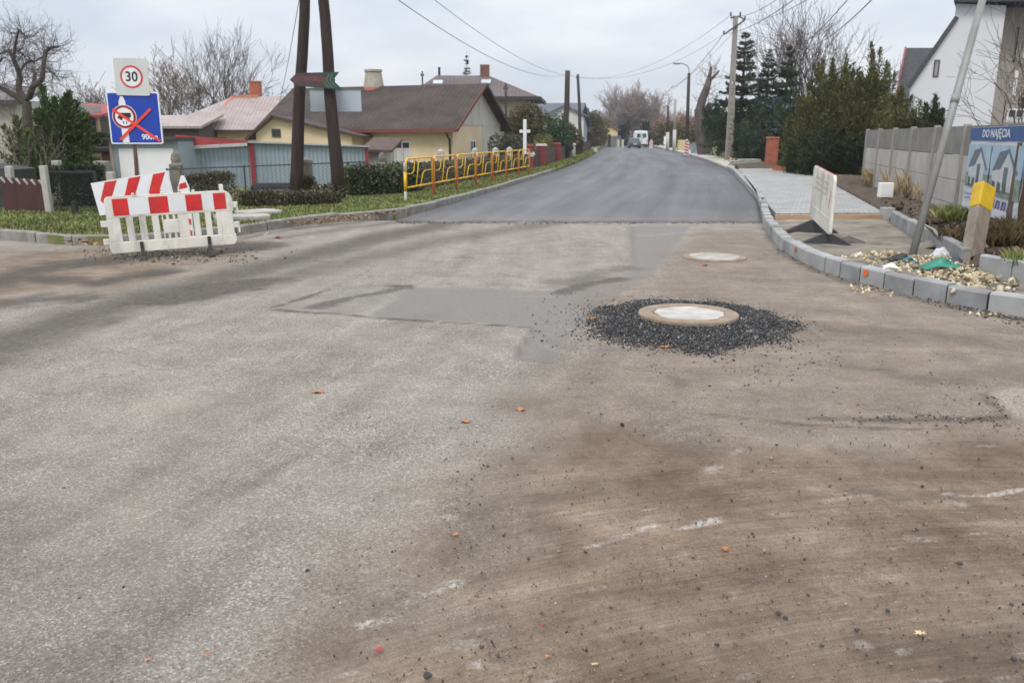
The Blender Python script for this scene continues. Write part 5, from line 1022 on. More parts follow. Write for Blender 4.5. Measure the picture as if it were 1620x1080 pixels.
def blue_shed():
    Ya, Yb = 27.0, 29.0; m_blue_c = corrugated('blue grey corrugated sheet', (0.285, 0.35, 0.395), 2.4); a = A(284, 222, Ya); b = A(577, 233, Yb); t = thing('shed', 'blue grey corrugated shed with red posts and a red fringed awning', 'shed', (a.x, Ya, 0)); d = (Vector((b.x, Yb, 0)) - Vector((a.x, Ya, 0))); fr = Frame(a, (d.x, d.y), (-d.y, d.x)); L_ = d.length; z1, z2 = a.z, b.z
    w = MB(); vs = [fr(0, 0, -.9), fr(L_, 0, -.9), fr(L_, 0, z2), fr(0, 0, z1), fr(0, 3.5, -.9), fr(L_, 3.5, -.9), fr(L_, 3.5, z2 - .32), fr(0, 3.5, z1 - .32)]; w.add(vs, [(0, 1, 2, 3), (7, 6, 5, 4), (0, 3, 7, 4), (2, 1, 5, 6)]); w.build('wall', m_blue_c, t)
    r = MB(); slab(r, [fr(-.1, -.16, z1 + .05), fr(L_ + .15, -.16, z2 + .05), fr(L_ + .15, 3.6, z2 - .25), fr(-.1, 3.6, z1 - .25)], .05); r.build('roof', M('grey tin roof', (0.33, 0.36, 0.37), 0.6, 0.15, 1), t)
    m_rp = M('dark red post', (0.27, 0.02, 0.028), 0.6, 0.2, 4); sx = L_ * (392 - 284) / (577 - 284) * .97
    for s, wd in ((.02, .14), (sx, .13), (L_ + .02, .08)): p = MB(); panel(p, fr, 'u', s, s + wd, -.9, z1 + (z2 - z1) * s / L_ - .02, .09, .085); p.build('post', m_rp, t)
    f = MB(); o = [fr(-.1, -.30, z1 + .17), fr(sx * .98, -.30, z1 + (z2 - z1) * .37 + .07)]; n = 46; vs = []; 
    for k in range(n + 1): q = o[0].lerp(o[1], k / n); h = .30 * (1 - k / n) + .06; vs += [q, q - Vector((0, 0, h + (.05 if k % 2 else 0)))]
    f.add(vs, [(2 * k, 2 * k + 1, 2 * k + 3, 2 * k + 2) for k in range(n)]); ob = f.build('awning', M('faded red awning', (0.34, 0.05, 0.05), 0.7, 0.2, 3), t); so = ob.modifiers.new('thickness', 'SOLIDIFY'); so.thickness = .02
    s = MB(); n = 40
    for k in range(n): q0 = o[0].lerp(o[1], (k + .15) / n); h = .30 * (1 - k / n) + .06; s.box((q0.x, q0.y - .012, q0.z - h - .05), (.045, .015, .10))
    s.build('fringe', M('pale awning fringe', (0.52, 0.52, 0.51), 0.7), t)
blue_shed()
def garage():
    Y = 25.6; a, b = A(177, 222, Y), A(281, 222, Y); t = thing('garage', 'grey blue garage with a pair of plain white doors behind the road sign', 'garage', (a.x, Y, 0)); x0, x1 = a.x, b.x; zt = A(230, 222, Y).z; zd = A(230, 234, Y).z; m = M('grey blue frame paint', (0.27, 0.325, 0.35), 0.7, 0.1, 2)
    w = MB(); w.lim(x0, x1, Y + .06, Y + 4, -.9, zt); w.lim(x0, x1, Y, Y + .058, zd, zt - .002); w.lim(x0, x0 + .14, Y, Y + .058, -.9, zd); w.lim(x1 - .16, x1, Y, Y + .058, -.9, zd); w.build('wall', m, t)
    r = MB(); r.lim(x0 - .25, x1 + .05, Y - .25, Y + 4.2, zt + .003, zt + .09); r.build('roof', M('dark felt roof', (0.07, 0.05, 0.048), 0.8), t)
    xm = A(217, 250, Y).x; md = M('white door sheet', (0.80, 0.80, 0.81), 0.6, 0.05, 1, dirt=.1)
    for p, q in ((x0 + .15, xm - .02), (xm + .02, x1 - .17)): d = MB(); d.lim(p, q, Y + .015, Y + .055, -.9, zd - .01); d.build('door', md, t)
    p = MB(); p.lim(x0 - .10, x0 - .01, Y - .02, Y + .08, -.9, zt); p.build('post', M('pale frame post', (0.50, 0.42, 0.36), 0.8), t)
garage()
def lean_to():
    Y = 31; a, b = A(571, 235, Y), A(621, 235, Y); t = thing('outhouse', 'small whitewashed outhouse with a low brown roof right of the blue shed', 'outhouse', (a.x, Y, 0)); w = MB(); w.lim(a.x + .15, A(606, 240, Y).x, Y, Y + 3, -.9, a.z - .1); w.build('wall', M('old whitewash', (0.46, 0.45, 0.43), 0.9, 0.12, 2, dirt=.4), t); r = MB(); slab(r, [(a.x, Y - .3, a.z - .02), (b.x, Y - .3, a.z - .06), (b.x, Y + 3, a.z + .35), (a.x, Y + 3, a.z + .4)], .09); r.build('roof', M('brown felt', (0.10, 0.065, 0.055), 0.9, 0.3, 3), t)
lean_to()
def hip_house():
    Y = 78; m_ro = roof_mat('grey brown tiles', (0.095, 0.078, 0.074), (0.15, 0.125, 0.12), .9); e0, e1 = A(642, 157, Y), A(853, 153, Y); k0, k1 = A(690, 119, Y + 5), A(772, 117, Y + 5); t = thing('hipped_house', 'big cream house with a grey brown hipped roof and two skylights', 'house', (e0.x, Y, 0)); ze = e1.z; zr = k0.z
    w = MB(); w.lim(e0.x + .8, e1.x - 1.1, Y + .8, Y + 10, -.9, ze - .05); w.build('wall', M('dull cream render', (0.42, 0.37, 0.30), 0.9, 0.08, .5), t)
    a, b, c, d = Vector((e0.x, Y, ze)), Vector((e1.x, Y, ze)), Vector((e1.x + .9, Y + 11, ze)), Vector((e0.x, Y + 11, ze)); r0, r1 = Vector((k0.x, Y + 5.5, zr)), Vector((k1.x, Y + 5.5, zr)); r = MB(); slab(r, [a, b, r1, r0], .25); slab(r, [b, c, r1], .25); slab(r, [c, d, r0, r1], .25); slab(r, [d, a, r0], .25); rf = r.build('roof', m_ro, t)
    f = MB(); f.bar(a + Vector((0, -.05, -.15)), b + Vector((0, -.05, -.15)), .25, .32); f.bar(b + Vector((.05, 0, -.15)), c + Vector((.05, 0, -.15)), .25, .32); f.build('fascia', M('dark eaves', (0.03, 0.03, 0.03), 0.7), t)
    n = (b - a).cross(r0 - a).normalized()
    for px, py in ((693, 132.5), (769, 131.5)):
        q = A(px, py, Y + 3.6); tt = (q.z - ze) / (zr - ze); yy = Y + 5.5 * tt; q = A(px, py, yy); s = MB(); up = (Vector((0, 5.5, zr - ze))).normalized(); s.bar(Vector((q.x, yy, q.z)) - up * .45 + Vector((0, -.06, .12)), Vector((q.x, yy, q.z)) + up * .45 + Vector((0, -.06, .12)), .9, .12, up=(0, -1, .2)); s.build('skylight', M('skylight glass', (0.5, 0.54, 0.56), 0.2), rf)
    q = A(767, 114, Y + 5.5); c = MB(); c.box((q.x, Y + 5.5, q.z), (.9, .7, 1.3)); c.build('chimney', M('brown brick', (0.17, 0.08, 0.06), 0.9, 0.2, 4), rf); q = A(695, 118, Y + 6); c = MB(); c.tube([(q.x, Y + 6, zr - .2), (q.x, Y + 6, zr + .8)], .12, 8); c.build('flue', m_rubber, rf)
    fr = Frame((e0.x, Y + .8), (1, 0), (0, 1)); x = A(800, 180, Y).x - e0.x; window(t, fr, 'u', x, x + 1.6, 2.3, 3.6, False)
    dp = MB(); dp.tube([b + Vector((-.6, .6, -.3)), b + Vector((-1.2, .75, -1)), b + Vector((-1.2, .75, -5))], .08, 6); dp.build('downpipe', m_rubber, t)
hip_house()
def blue_roof_house():
    Y = 98; t = thing('gabled_house', 'pale blue grey house with a steep slate roof behind the thick dark pole', 'house', (A(890, 200, Y).x, Y, 0)); c = A(908, 230, Y); fr = Frame(c, (.25, .97), (-.97, .25)); ev, rg_ = A(905, 197, Y).z, A(905, 164, Y).z; m = M('pale blue render', (0.33, 0.37, 0.42), 0.9, 0.06, .4)
    gable_walls(t, fr, 9, 7.5, -.9, ev, rg_, m); gable_roof(t, fr, 9, 7.5, ev, rg_, .5, .22, roof_mat('slate blue roof', (0.10, 0.115, 0.14), (0.155, 0.17, 0.20), .8), .5); window(t, fr, 'v', 1.2, 2.6, 2.2, 3.8, False); window(t, fr, 'v', 4.6, 6.0, 2.2, 3.8, False); window(t, fr, 'u', 3.6, 5.2, ev - .4, ev + 1.1, False)
    b = MB(); q = A(869, 178, Y - 8); t2 = thing('small_house', 'white gabled house peeping out left of the slate roofed house', 'house', (q.x, Y - 8, 0)); fr = Frame(A(862, 200, 92), (1, .0), (0, 1)); gable_walls(t2, fr, 4.2, 6, -.9, A(862, 183, 92).z, A(868, 168, 92).z, M('white render', (0.62, 0.62, 0.61), 0.9, 0.05, .5)); gable_roof(t2, fr, 4.2, 6, A(862, 183, 92).z, A(868, 168, 92).z, .4, .15, roof_mat('grey roof', (0.13, 0.14, 0.16), (0.19, 0.20, 0.22), .8)); window(t2, fr, 'u', 1.5, 2.6, 2.4, 3.6, False)
blue_roof_house()
def yellow_house():
    Y = 150; a, b = A(953, 215, Y), A(977, 215, Y); t = thing('yellow_house', 'small yellow house with a brown roof far down the road', 'house', (a.x, Y, 0)); fr = Frame(a, (1, 0), (0, 1)); W = b.x - a.x; w = MB(); zl, zr, zp = A(953, 201, Y).z, A(976, 207, Y).z, A(957, 197, Y).z; prof = [(0, -.9), (W, -.9), (W, zr), (W * .22, zp), (0, zl)]; vs = [fr(p, 0, z) for p, z in prof] + [fr(p, 8, z) for p, z in prof]; w.add(vs, [(0, 1, 2, 3, 4), (9, 8, 7, 6, 5)] + [(i, 5 + i, 5 + (i + 1) % 5, (i + 1) % 5) for i in range(5)]); w.build('wall', M('pale yellow render', (0.62, 0.50, 0.27), 0.9, 0.06, .3), t)
    r = MB(); slab(r, [fr(W * .22, -.4, zp + .3), fr(W + .4, -.4, zr + .2), fr(W + .4, 8, zr + .2), fr(W * .22, 8, zp + .3)], .25); slab(r, [fr(-.4, -.4, zl + .1), fr(W * .22, -.4, zp + .302), fr(W * .22, 8, zp + .302), fr(-.4, 8, zl + .1)], .25); r.build('roof', M('brown roof', (0.16, 0.10, 0.085), 0.9), t); window(t, fr, 'u', W * .12, W * .25, zl - 1.4, zl - .1, False)
yellow_house()
def white_house():
    Y = 36; t = thing('white_house', 'tall white rendered house with a steep dark verge above the concrete wall', 'house', (A(1500, 150, Y).x, Y, 0)); P = [A(x, y, Y) for x, y in ((1441, 129), (1509, 31), (1513, 6), (1592, 9))]; xr = P[3].x; m = M('white render', (0.66, 0.67, 0.69), 0.9, 0.035, .7)
    w = MB(); w.prism([(P[0].x, -.9), (xr, -.9), (xr, P[3].z), (P[1].x + .02, P[2].z), (P[1].x + .02, P[1].z), (P[0].x, P[0].z)], Y, Y + 8); SH = .58
    w.v = [Vector((v.x + (v.y - Y) * SH, v.y, v.z)) for v in w.v]; w.build('wall', m, t)
    v = MB(); d = (P[1] - P[0]).normalized(); slab(v, [P[0] - d * .3 + Vector((-.08, -.12, .04)), P[1] + d * .1 + Vector((-.08, -.12, .04)), P[1] + d * .1 + Vector((8 * SH - .08, 8, .04)), P[0] - d * .3 + Vector((8 * SH - .08, 8, .04))], .16); v.build('roof', M('anthracite roof', (0.022, 0.022, 0.026), 0.6), t)
    e = MB(); x0 = P[1].x - .12; x1 = xr + 3.6; e.extr([(x0 - .2, Y - .45), (x1, Y - .45), (x1 + 4, Y + 8), (x0 + 8 * SH, Y + 8)], P[2].z + .02, P[2].z + .55); e.build('roof', M('anthracite eaves', (0.035, 0.042, 0.055), 0.6), t)
    s = MB(); s.extr([(xr + .003 + SH, Y + 1.0), (xr + 3.5, Y + 1.0), (xr + 7.5, Y + 7.9), (xr + .003 + 7.9 * SH, Y + 7.9)], -.9, P[2].z); s.build('side_wall', M('beige side wall', (0.31, 0.285, 0.25), 0.9, 0.06, .6), t)
    fr = Frame((0, Y), (1, 0), (0, 1)); a, b = A(1475, 122, Y), A(1484, 95, Y); wn_ = MB(); g = .05
    for q in ((a.x, a.x + g, a.z, b.z), (b.x + .08 - g, b.x + .08, a.z, b.z), (a.x + g, b.x + .08 - g, a.z, a.z + g), (a.x + g, b.x + .08 - g, b.z - g, b.z)): panel(wn_, fr, 'u', *q, .04, .04)
    wo_ = wn_.build('window', M('dark window frame', (0.10, 0.075, 0.07), 0.5), t); pn = MB(); panel(pn, fr, 'u', a.x + g, b.x + .08 - g, a.z + g, b.z - g, .015, .012); pn.build('pane', M('grey glass', (0.30, 0.30, 0.31), 0.2), wo_)
    fr2 = Frame((0, Y + 1.0), (1, 0), (0, 1))
    for (x0, y0, x1, y1) in ((1602, 98, 1612, 44), (1600, 152, 1611, 112), (1590, 198, 1622, 172), (1617, 92, 1630, 30)): p, q = A(x0, y0, Y + 1), A(x1, y1, Y + 1); window(t, fr2, 'u', p.x, q.x, p.z, q.z, True)
white_house()
def dark_house():
    Y = 60; t = thing('slate_house', 'dark slate roofed house standing behind the white house', 'house', (A(1450, 120, Y).x, Y, 0)); a, b, c, d = A(1417, 157, Y), A(1500, 157, Y), A(1510, 76, Y + 4), A(1433, 78, Y + 4); r = MB(); slab(r, [a, b, Vector((c.x, Y + 4, c.z)), Vector((d.x, Y + 4, c.z))], .2); slab(r, [Vector((b.x + 4, Y + 8, a.z)), Vector((a.x + 4.6, Y + 8, a.z)), Vector((d.x, Y + 4, c.z + .002)), Vector((c.x, Y + 4, c.z + .002))], .2); r.build('roof', roof_mat('dark slates', (0.045, 0.046, 0.054), (0.075, 0.076, 0.085), 2.0), t)
    w = MB(); w.extr([(a.x + .6, Y + .6), (b.x - .2, Y + .6), (b.x + 3.5, Y + 7.5), (a.x + 4.9, Y + 7.5)], -.9, a.z + .05); vs = [(a.x + .6, Y + .6, a.z + .05), (a.x + 4.9, Y + 7.5, a.z + .05), (d.x + .3, Y + 4, c.z - .4)]; w.add(vs, [(0, 1, 2)]); w.build('wall', M('grey house wall', (0.30, 0.30, 0.31), 0.9), t); q = MB(); q.bar(a + Vector((-.03, -.05, 0)), Vector((d.x - .03, Y + 4, c.z)), .12, .18); q.build('verge', M('red verge tiles', (0.28, 0.09, 0.09), 0.8), t)
dark_house()
def left_houses():
    Y = 34; a = A(-60, 200, Y); b = A(30, 200, Y); t = thing('pale_house', 'pale grey house with a sagging grey roof at the left edge', 'house', (b.x, Y, 0)); w = MB(); w.lim(a.x - 4, b.x, Y, Y + 7, -.9, A(0, 158, Y).z); w.build('wall', M('pale grey render', (0.42, 0.41, 0.38), 0.9, 0.08, .6, dirt=.2), t); r = MB(); e = A(30, 160, Y).z; k = A(0, 137, Y + 3).z; slab(r, [(a.x - 4.4, Y - .4, e - .1), (b.x + .4, Y - .4, e), (b.x - .6, Y + 3.5, k), (a.x - 4.4, Y + 3.5, k + .3)], .15); r.build('roof', M('mossy grey roof', (0.17, 0.15, 0.15), 0.9, 0.2, 2), t); f = MB(); f.bar((a.x - 4.4, Y - .44, e - .16), (b.x + .4, Y - .44, e - .06), .06, .18); f.build('gutter', M('dark gutter', (0.05, 0.05, 0.05), 0.7), t)
    Y = 40; a, b = A(112, 200, Y), A(160, 200, Y); t = thing('red_roof_house', 'dark grey house with a thin red roof beside the tall dark conifer', 'house', (a.x, Y, 0)); zt = A(130, 184, Y).z; w = MB(); w.lim(a.x, b.x - .2, Y, Y + 6, -.9, zt); w.build('wall', M('dark grey boards', (0.075, 0.07, 0.068), 0.9, 0.2, 3), t); r = MB(); slab(r, [(a.x - 1, Y - .5, zt + .12), (b.x + .15, Y - .5, zt + .04), (b.x - .4, Y + 4, zt + .55), (a.x - 1, Y + 4, zt + .75)], .12); r.build('roof', M('red roof sheet', (0.34, 0.07, 0.075), 0.7, 0.2, 3), t); fr = Frame((0, Y), (1, 0), (0, 1)); p, q = A(117, 212, Y), A(122, 195, Y); window(t, fr, 'u', p.x, q.x + .4, p.z, q.z, False); d = MB(); d.lim(b.x - .19, b.x - .08, Y - .08, Y + .1, -.9, zt); d.build('post', M('tan post', (0.42, 0.30, 0.22), 0.9), t)
    Y = 29; a, b = A(122, 250, Y), A(178, 250, Y); t = thing('brick_outhouse', 'low red brick outhouse with a cream framed dark doorway', 'outhouse', (a.x, Y, 0)); zt = A(150, 239, Y).z; w = MB(); w.lim(a.x, b.x, Y, Y + 3, -.9, zt); w.build('wall', M('old red brick', (0.20, 0.085, 0.06), 0.9, 0.3, 9, dirt=.2), t); p0, p1 = A(136, 270, Y), A(155, 248, Y); d = MB(); d.lim(p0.x, p1.x, Y - .012, Y - .002, -.9, p1.z); d.build('doorway', m_black, t); f = MB(); f.lim(p0.x - .14, p0.x, Y - .05, Y - .001, -.9, p1.z); f.lim(p1.x, p1.x + .14, Y - .05, Y - .001, -.9, p1.z); f.lim(p0.x - .14, p1.x + .14, Y - .05, Y - .001, p1.z, p1.z + .14); f.build('door_frame', M('cream door frame', (0.55, 0.40, 0.27), 0.8), t)
    r = MB(); r.lim(a.x - .2, b.x + .1, Y - .25, Y + 3.2, zt, zt + .12); r.build('roof', M('dark roof felt', (0.06, 0.05, 0.05), 0.9), t)
left_houses()

# ------------------------------------------------------------------ fences and gate posts on the left
m_maroon = M('maroon planks', (0.075, 0.03, 0.032), 0.85, 0.25, 4, stretch=(8, 8, .5)); m_grey_wood = M('grey brown planks', (0.115, 0.075, 0.068), 0.9, 0.3, 4, stretch=(6, 6, .5)); m_postw = M('pale concrete post', (0.42, 0.41, 0.375), 0.9, 0.1, 6, dirt=.35); m_mesh = M('dark mesh', (0.012, 0.014, 0.014), 0.8, .3, 5)
def left_fences():
    Y0, Y1 = 18.3, 18.0; a, b = A(11, 345, Y0), A(76, 345, Y1); t = thing('plank_gate', 'maroon plank gate with pale slanted picket tops', 'gate', (a.x, Y0, .1)); d = b - a; n = 11; k = MB(); c = []
    for i in range(n):
        p = a.lerp(b, i / n); q = a.lerp(b, (i + .94) / n); zt = A(11, 279, Y0).z + (A(76, 284, Y1).z - A(11, 279, Y0).z) * i / n; k.prism([(p.x, .1), (q.x, .1), (q.x, zt - .06), (p.x, zt)], Y0 - .02 + (Y1 - Y0) * i / n, Y0 + .02 + (Y1 - Y0) * i / n)
        if i % 2 == 0: c.append(MB()); c[-1].bar((p.x + .01, p.y - .03, zt - .02), (p.x + .10, p.y - .03, zt - .13), .035, .04)
    k.build('planks', m_maroon, t); mt_ = M('pale tips', (0.42, 0.40, 0.38), 0.8)
    for q in c: q.build('picket_tip', mt_, t)
    def post(px0, py0, px1, py1, Y, w, lab, name='gate_post', mt=None):
        p, q = A(px0, py0, Y), A(px1, py1, Y); m = MB(); m.bar(Vector((p.x, Y, -.1)), Vector((q.x, Y, q.z)), w, w); tag(m.build(name, mt or m_postw, bevel=.015), lab, 'post')
    post(81, 350, 68, 262, 17.7, .13, 'leaning pale concrete post between the maroon gate and the dark mesh fence'); post(14, 290, 14, 263, 18.6, .14, 'pale slanted post top left of the maroon gate'); post(95, 300, 89, 254, 19.5, .17, 'white post standing behind the dark mesh fence'); post(163, 300, 161, 255, 20, .30, 'grey mossy pillar behind the left end of the chevron board', 'stone_pillar', M('mossy grey stone', (0.27, 0.26, 0.22), 0.9, .25, 5, dirt=.4)); post(176, 300, 175, 272, 19, .16, 'short white post right of the grey mossy pillar')
    post(5, 345, 4, 262, 19.4, 1.0, 'dark boarded fence end at the left edge', 'board_fence', M('dark boards', (0.045, 0.05, 0.045), .9, .3, 4))
    Y = 17.9; a, b = A(80, 350, Y), A(160, 352, Y); t = thing('mesh_fence', 'dark wire mesh fence panel right of the leaning pale post', 'fence', (a.x, Y, .1)); zt = A(120, 272, Y).z; m = MB(); x = a.x
    for i in range(44): xx = a.x + (b.x - a.x) * i / 43; m.bar((xx, Y, .18), (xx, Y, zt), .007, .004)
    for i in range(14): z = .2 + (zt - .2) * i / 13; m.bar((a.x, Y + .006, z), (b.x, Y + .006, z), .004, .007)
    m.build('mesh', m_mesh, t); f = MB(); f.bar((a.x, Y + .02, zt), (b.x, Y + .02, zt), .05, .05); f.bar((a.x, Y + .02, .16), (b.x, Y + .02, .16), .05, .05)
    for px in (84, 158): f.bar((A(px, 350, Y).x, Y + .02, .0), (A(px, 350, Y).x, Y + .02, zt), .06, .06)
    f.build('frame', M('black fence frame', (0.02, 0.02, 0.022), .6), t)
    s = MB(); p = A(121, 350, 17.6); s.bar((p.x, 17.6, 0), (p.x, 17.6, A(119, 318, 17.6).z), .09, .09); s.build('stub_post', M('black post', (0.018, 0.02, 0.022), .6), t)
    # chain link in front of the blue shed
    Ya, Yb = 21.6, 24.5; a, b = A(270, 330, Ya), A(580, 310, Yb); t = thing('chain_link_fence', 'thin chain link fence running in front of the blue shed', 'fence', (a.x, Ya, .1)); a.z = b.z = 0; za, zb = A(290, 268, Ya).z, A(580, 256, Yb).z; L_ = (b - a).length; n = int(L_ / .14); w = MB(); H = za
    for i in range(-8, n):
        for s in (0, 1):
            p, q = i / n, (i + 8) / n; p0, q0 = max(0, p), min(1, q)
            z = lambda k: .12 + (za + (zb - za) * k - .12) * ((k - p) / (q - p) if s == 0 else 1 - (k - p) / (q - p)); w.bar(a.lerp(b, p0) + Vector((0, 0, z(p0))), a.lerp(b, q0) + Vector((0, 0, z(q0))), .004, .004)
    w.build('mesh', M('zinc wire', (0.13, 0.14, 0.145), .6), t); r = MB(); r.tube([a + Vector((0, 0, za)), b + Vector((0, 0, zb))], .018, 6); r.build('top_rail', M('dark rail', (0.06, 0.065, 0.07), .6), t)
    for k in (.0, .36, .97): p = MB(); q = a.lerp(b, k); p.tube([q, q + Vector((0, 0, za + (zb - za) * k + .03))], .025, 6); p.build('post', M('dark fence post', (0.05, 0.05, 0.055), .6), t)
    # stone pillars
    def pillar(px, y0, y1, Y, w, lab, cap, mt, name='stone_pillar'):
        p, q = A(px, y0, Y), A(px, y1, Y); m = MB(); m.box((p.x, Y, q.z / 2 - .05), (w, w, q.z + .1)); o = thing(name, lab, 'pillar', (p.x, Y, .1)); m.build('shaft', mt, o, bevel=.03); c = MB()
        c.lathe([(w * .62, 0), (w * .62, .06), (w * .35, .10), (w * .42, .2), (w * .3, .34), (.03, .4)] if cap else [(w * .66, 0), (w * .6, .08), (.03, .16)], (p.x, Y, q.z + .002), 10); c.build('cap', mt, o); return o
    mp_ = M('old pillar stone', (0.19, 0.175, 0.14), .9, .3, 5, dirt=.5); pillar(284, 320, 264, 22.5, .30, 'stone gate pillar with a rounded cap left of the blue shed', True, mp_); pillar(484, 330, 258, 23.3, .42, 'tall old stone pillar overgrown with ivy between the wooden poles', False, mp_); pillar(606, 300, 262, 26.2, .30, 'grey pillar stub rising from the ivy hedge', True, mp_)
    # low brick-red wall top behind the railings with pillars, then brick posts and plank fence
    a, b = A(612, 262, 29), A(823, 262, 40.5); t = thing('garden_wall', 'low brown garden wall running behind the yellow railings', 'wall', (a.x, 29, .1)); a.z = b.z = 0; w = MB(); d = (b - a).normalized(); zt = .72; w.bar(a + Vector((0, 0, zt / 2 - .1)), b + Vector((0, 0, zt / 2 - .1)), .2, zt + .2); w.build('wall', M('brown wall', (0.13, 0.075, 0.06), .9, .3, 3), t); c = MB(); c.bar(a + Vector((0, 0, zt + .05)), b + Vector((0, 0, zt + .05)), .3, .08); c.build('coping', M('brown coping', (0.20, 0.10, 0.075), .9, .2, 3), t)
    for px, lab in ((698, 'first pale pillar on the brown garden wall, nearest the long window'), (752, 'second pale pillar on the brown garden wall'), (784, 'third pale pillar on the brown garden wall, before the green bush'), (806, 'fourth pale pillar on the brown garden wall, nearest the white cross')):
        k = (px - 612) / (823 - 612); Yk = 29 + 11.5 * (k * 29 / (29 * k + 40.5 * (1 - k))); q = A(px, 262, Yk); m = MB(); m.box((q.x, Yk - .22, .5), (.26, .2, 1.1)); m.lathe([(.16, 0), (.14, .15), (.02, .24)], (q.x, Yk - .22, 1.052), 8); tag(m.build('wall_pillar', M('pale pillar', (0.40, 0.39, 0.36), .9, .15, 5, dirt=.4)), lab, 'pillar', 'pale pillars on the garden wall')
    m_rb = M('dark red brick', (0.20, 0.04, 0.04), .85, .25, 7)
    PO = [(836, 270, 44, .5, 'first dark red brick fence post, hidden behind the white cross', .0), (856, 268, 46, .55, 'second dark red brick fence post with a pale cap', 1), (879, 262, 55, .60, 'third red brick fence post, narrow and bright', 0), (905, 252, 68, .5, 'pale concrete fence post right of the thick dark pole', 2)]
    prev = None
    for px, by, Y, w_, lab, c in PO:
        p = A(px, by, Y); zt = 1.25 if c != 2 else 1.1; o = thing('fence_post', lab, 'fence post', (p.x, Y, .1), 'brick posts of the plank fence'); m = MB(); m.box((p.x, Y, zt / 2 - .1), (w_, w_, zt + .2)); m.build('shaft', m_rb if c != 2 else m_postw, o); k = MB(); k.box((p.x, Y, zt + .06), (w_ + .1, w_ + .1, .12), top=.8); k.build('cap', M('pale cap', (0.45, 0.38, 0.35), .9) if c else m_rb, o)
        if prev:
            f = MB(); a, b = Vector((prev[0] + .0, prev[1], 0)), Vector((p.x, Y, 0)); n = int((b - a).length / .17)
            for i in range(n):
                if .03 < i / n < .97: q = a.lerp(b, i / n); q2 = a.lerp(b, (i + .8) / n); f.bar(q + Vector((0, 0, .58)), q2 + Vector((0, 0, .58)), .03, .98)
            f.bar(a + Vector((0, .05, .4)), b + Vector((0, .05, .4)), .05, .08); f.bar(a + Vector((0, .05, .85)), b + Vector((0, .05, .85)), .05, .08)
            tag(f.build('plank_fence', m_grey_wood), {1: 'short brown plank panel between the first two brick posts', 2: 'grey brown plank fence between the second and third brick posts', 3: 'dark plank fence running past the thick dark pole'}[PO.index((px, by, Y, w_, lab, c))], 'fence', 'plank fence panels on the left')
        prev = (p.x, Y)
    a, b = Vector((A(905, 250, 68).x, 69, 0)), Vector((A(934, 240, 105).x, 105, 0)); f = MB(); n = 90
    for i in range(n): q, q2 = a.lerp(b, i / n), a.lerp(b, (i + .8) / n); f.bar(q + Vector((0, 0, .6)), q2 + Vector((0, 0, .6)), .04, 1.2)
    tag(f.build('plank_fence', m_maroon), 'dark maroon plank fence farther along the verge', 'fence', 'plank fence panels on the left')
    Y = 140; a, b = A(928, 225, Y), A(983, 225, Y); t = thing('board_fence', 'grey board fence far ahead under the yellow house', 'fence', (a.x, Y, 0)); f = MB(); n = 40; zt = A(950, 215, Y).z
    for i in range(n): f.lim(a.x + (b.x - a.x) * i / n, a.x + (b.x - a.x) * (i + .85) / n, Y, Y + .06, -.9, zt)
    f.build('boards', M('slate grey boards', (0.115, 0.125, 0.14), .9, .15, 1), t); p = MB()
    for px in (944, 964): p.lim(A(px, 220, Y).x - .2, A(px, 220, Y).x + .2, Y - .1, Y + .2, -.9, zt + .25)
    p.build('post', m_black, t)
left_fences()
def slabs():
    m = M('weathered slab concrete', (0.42, 0.40, 0.36), .9, .14, 6, bump=.01, bscale=25, dirt=.3)
    for a, b, w, z, lab in (((340, 356), (428, 353), .62, .12, 'nearer worn concrete slab lying on the verge by the barrier'), ((395, 347), (450, 343), .7, .11, 'farther worn concrete slab poking out behind the nearer one')):
        p, q = G(*a, .1), G(*b, .1); mb = MB(); d = (q - p).normalized(); n = Vector((-d.y, d.x, 0)); pts = []; rg = rnd(int(a[0])); 
        for s, u in ((0, 0), (.3, -.01), (.62, .01), (.93, 0), (1.0, .12), (1.02, .7), (.95, 1), (.5, 1.02), (0, 1)): r_ = p.lerp(q, s) + n * w * u; pts.append((r_.x + rg.uniform(-.015, .015), r_.y + rg.uniform(-.015, .015)))
        mb.extr(pts, z - .02, z + .13); tag(mb.build('concrete_slab', m, bevel=.02), lab, 'slab', 'concrete slabs on the left verge')
slabs()

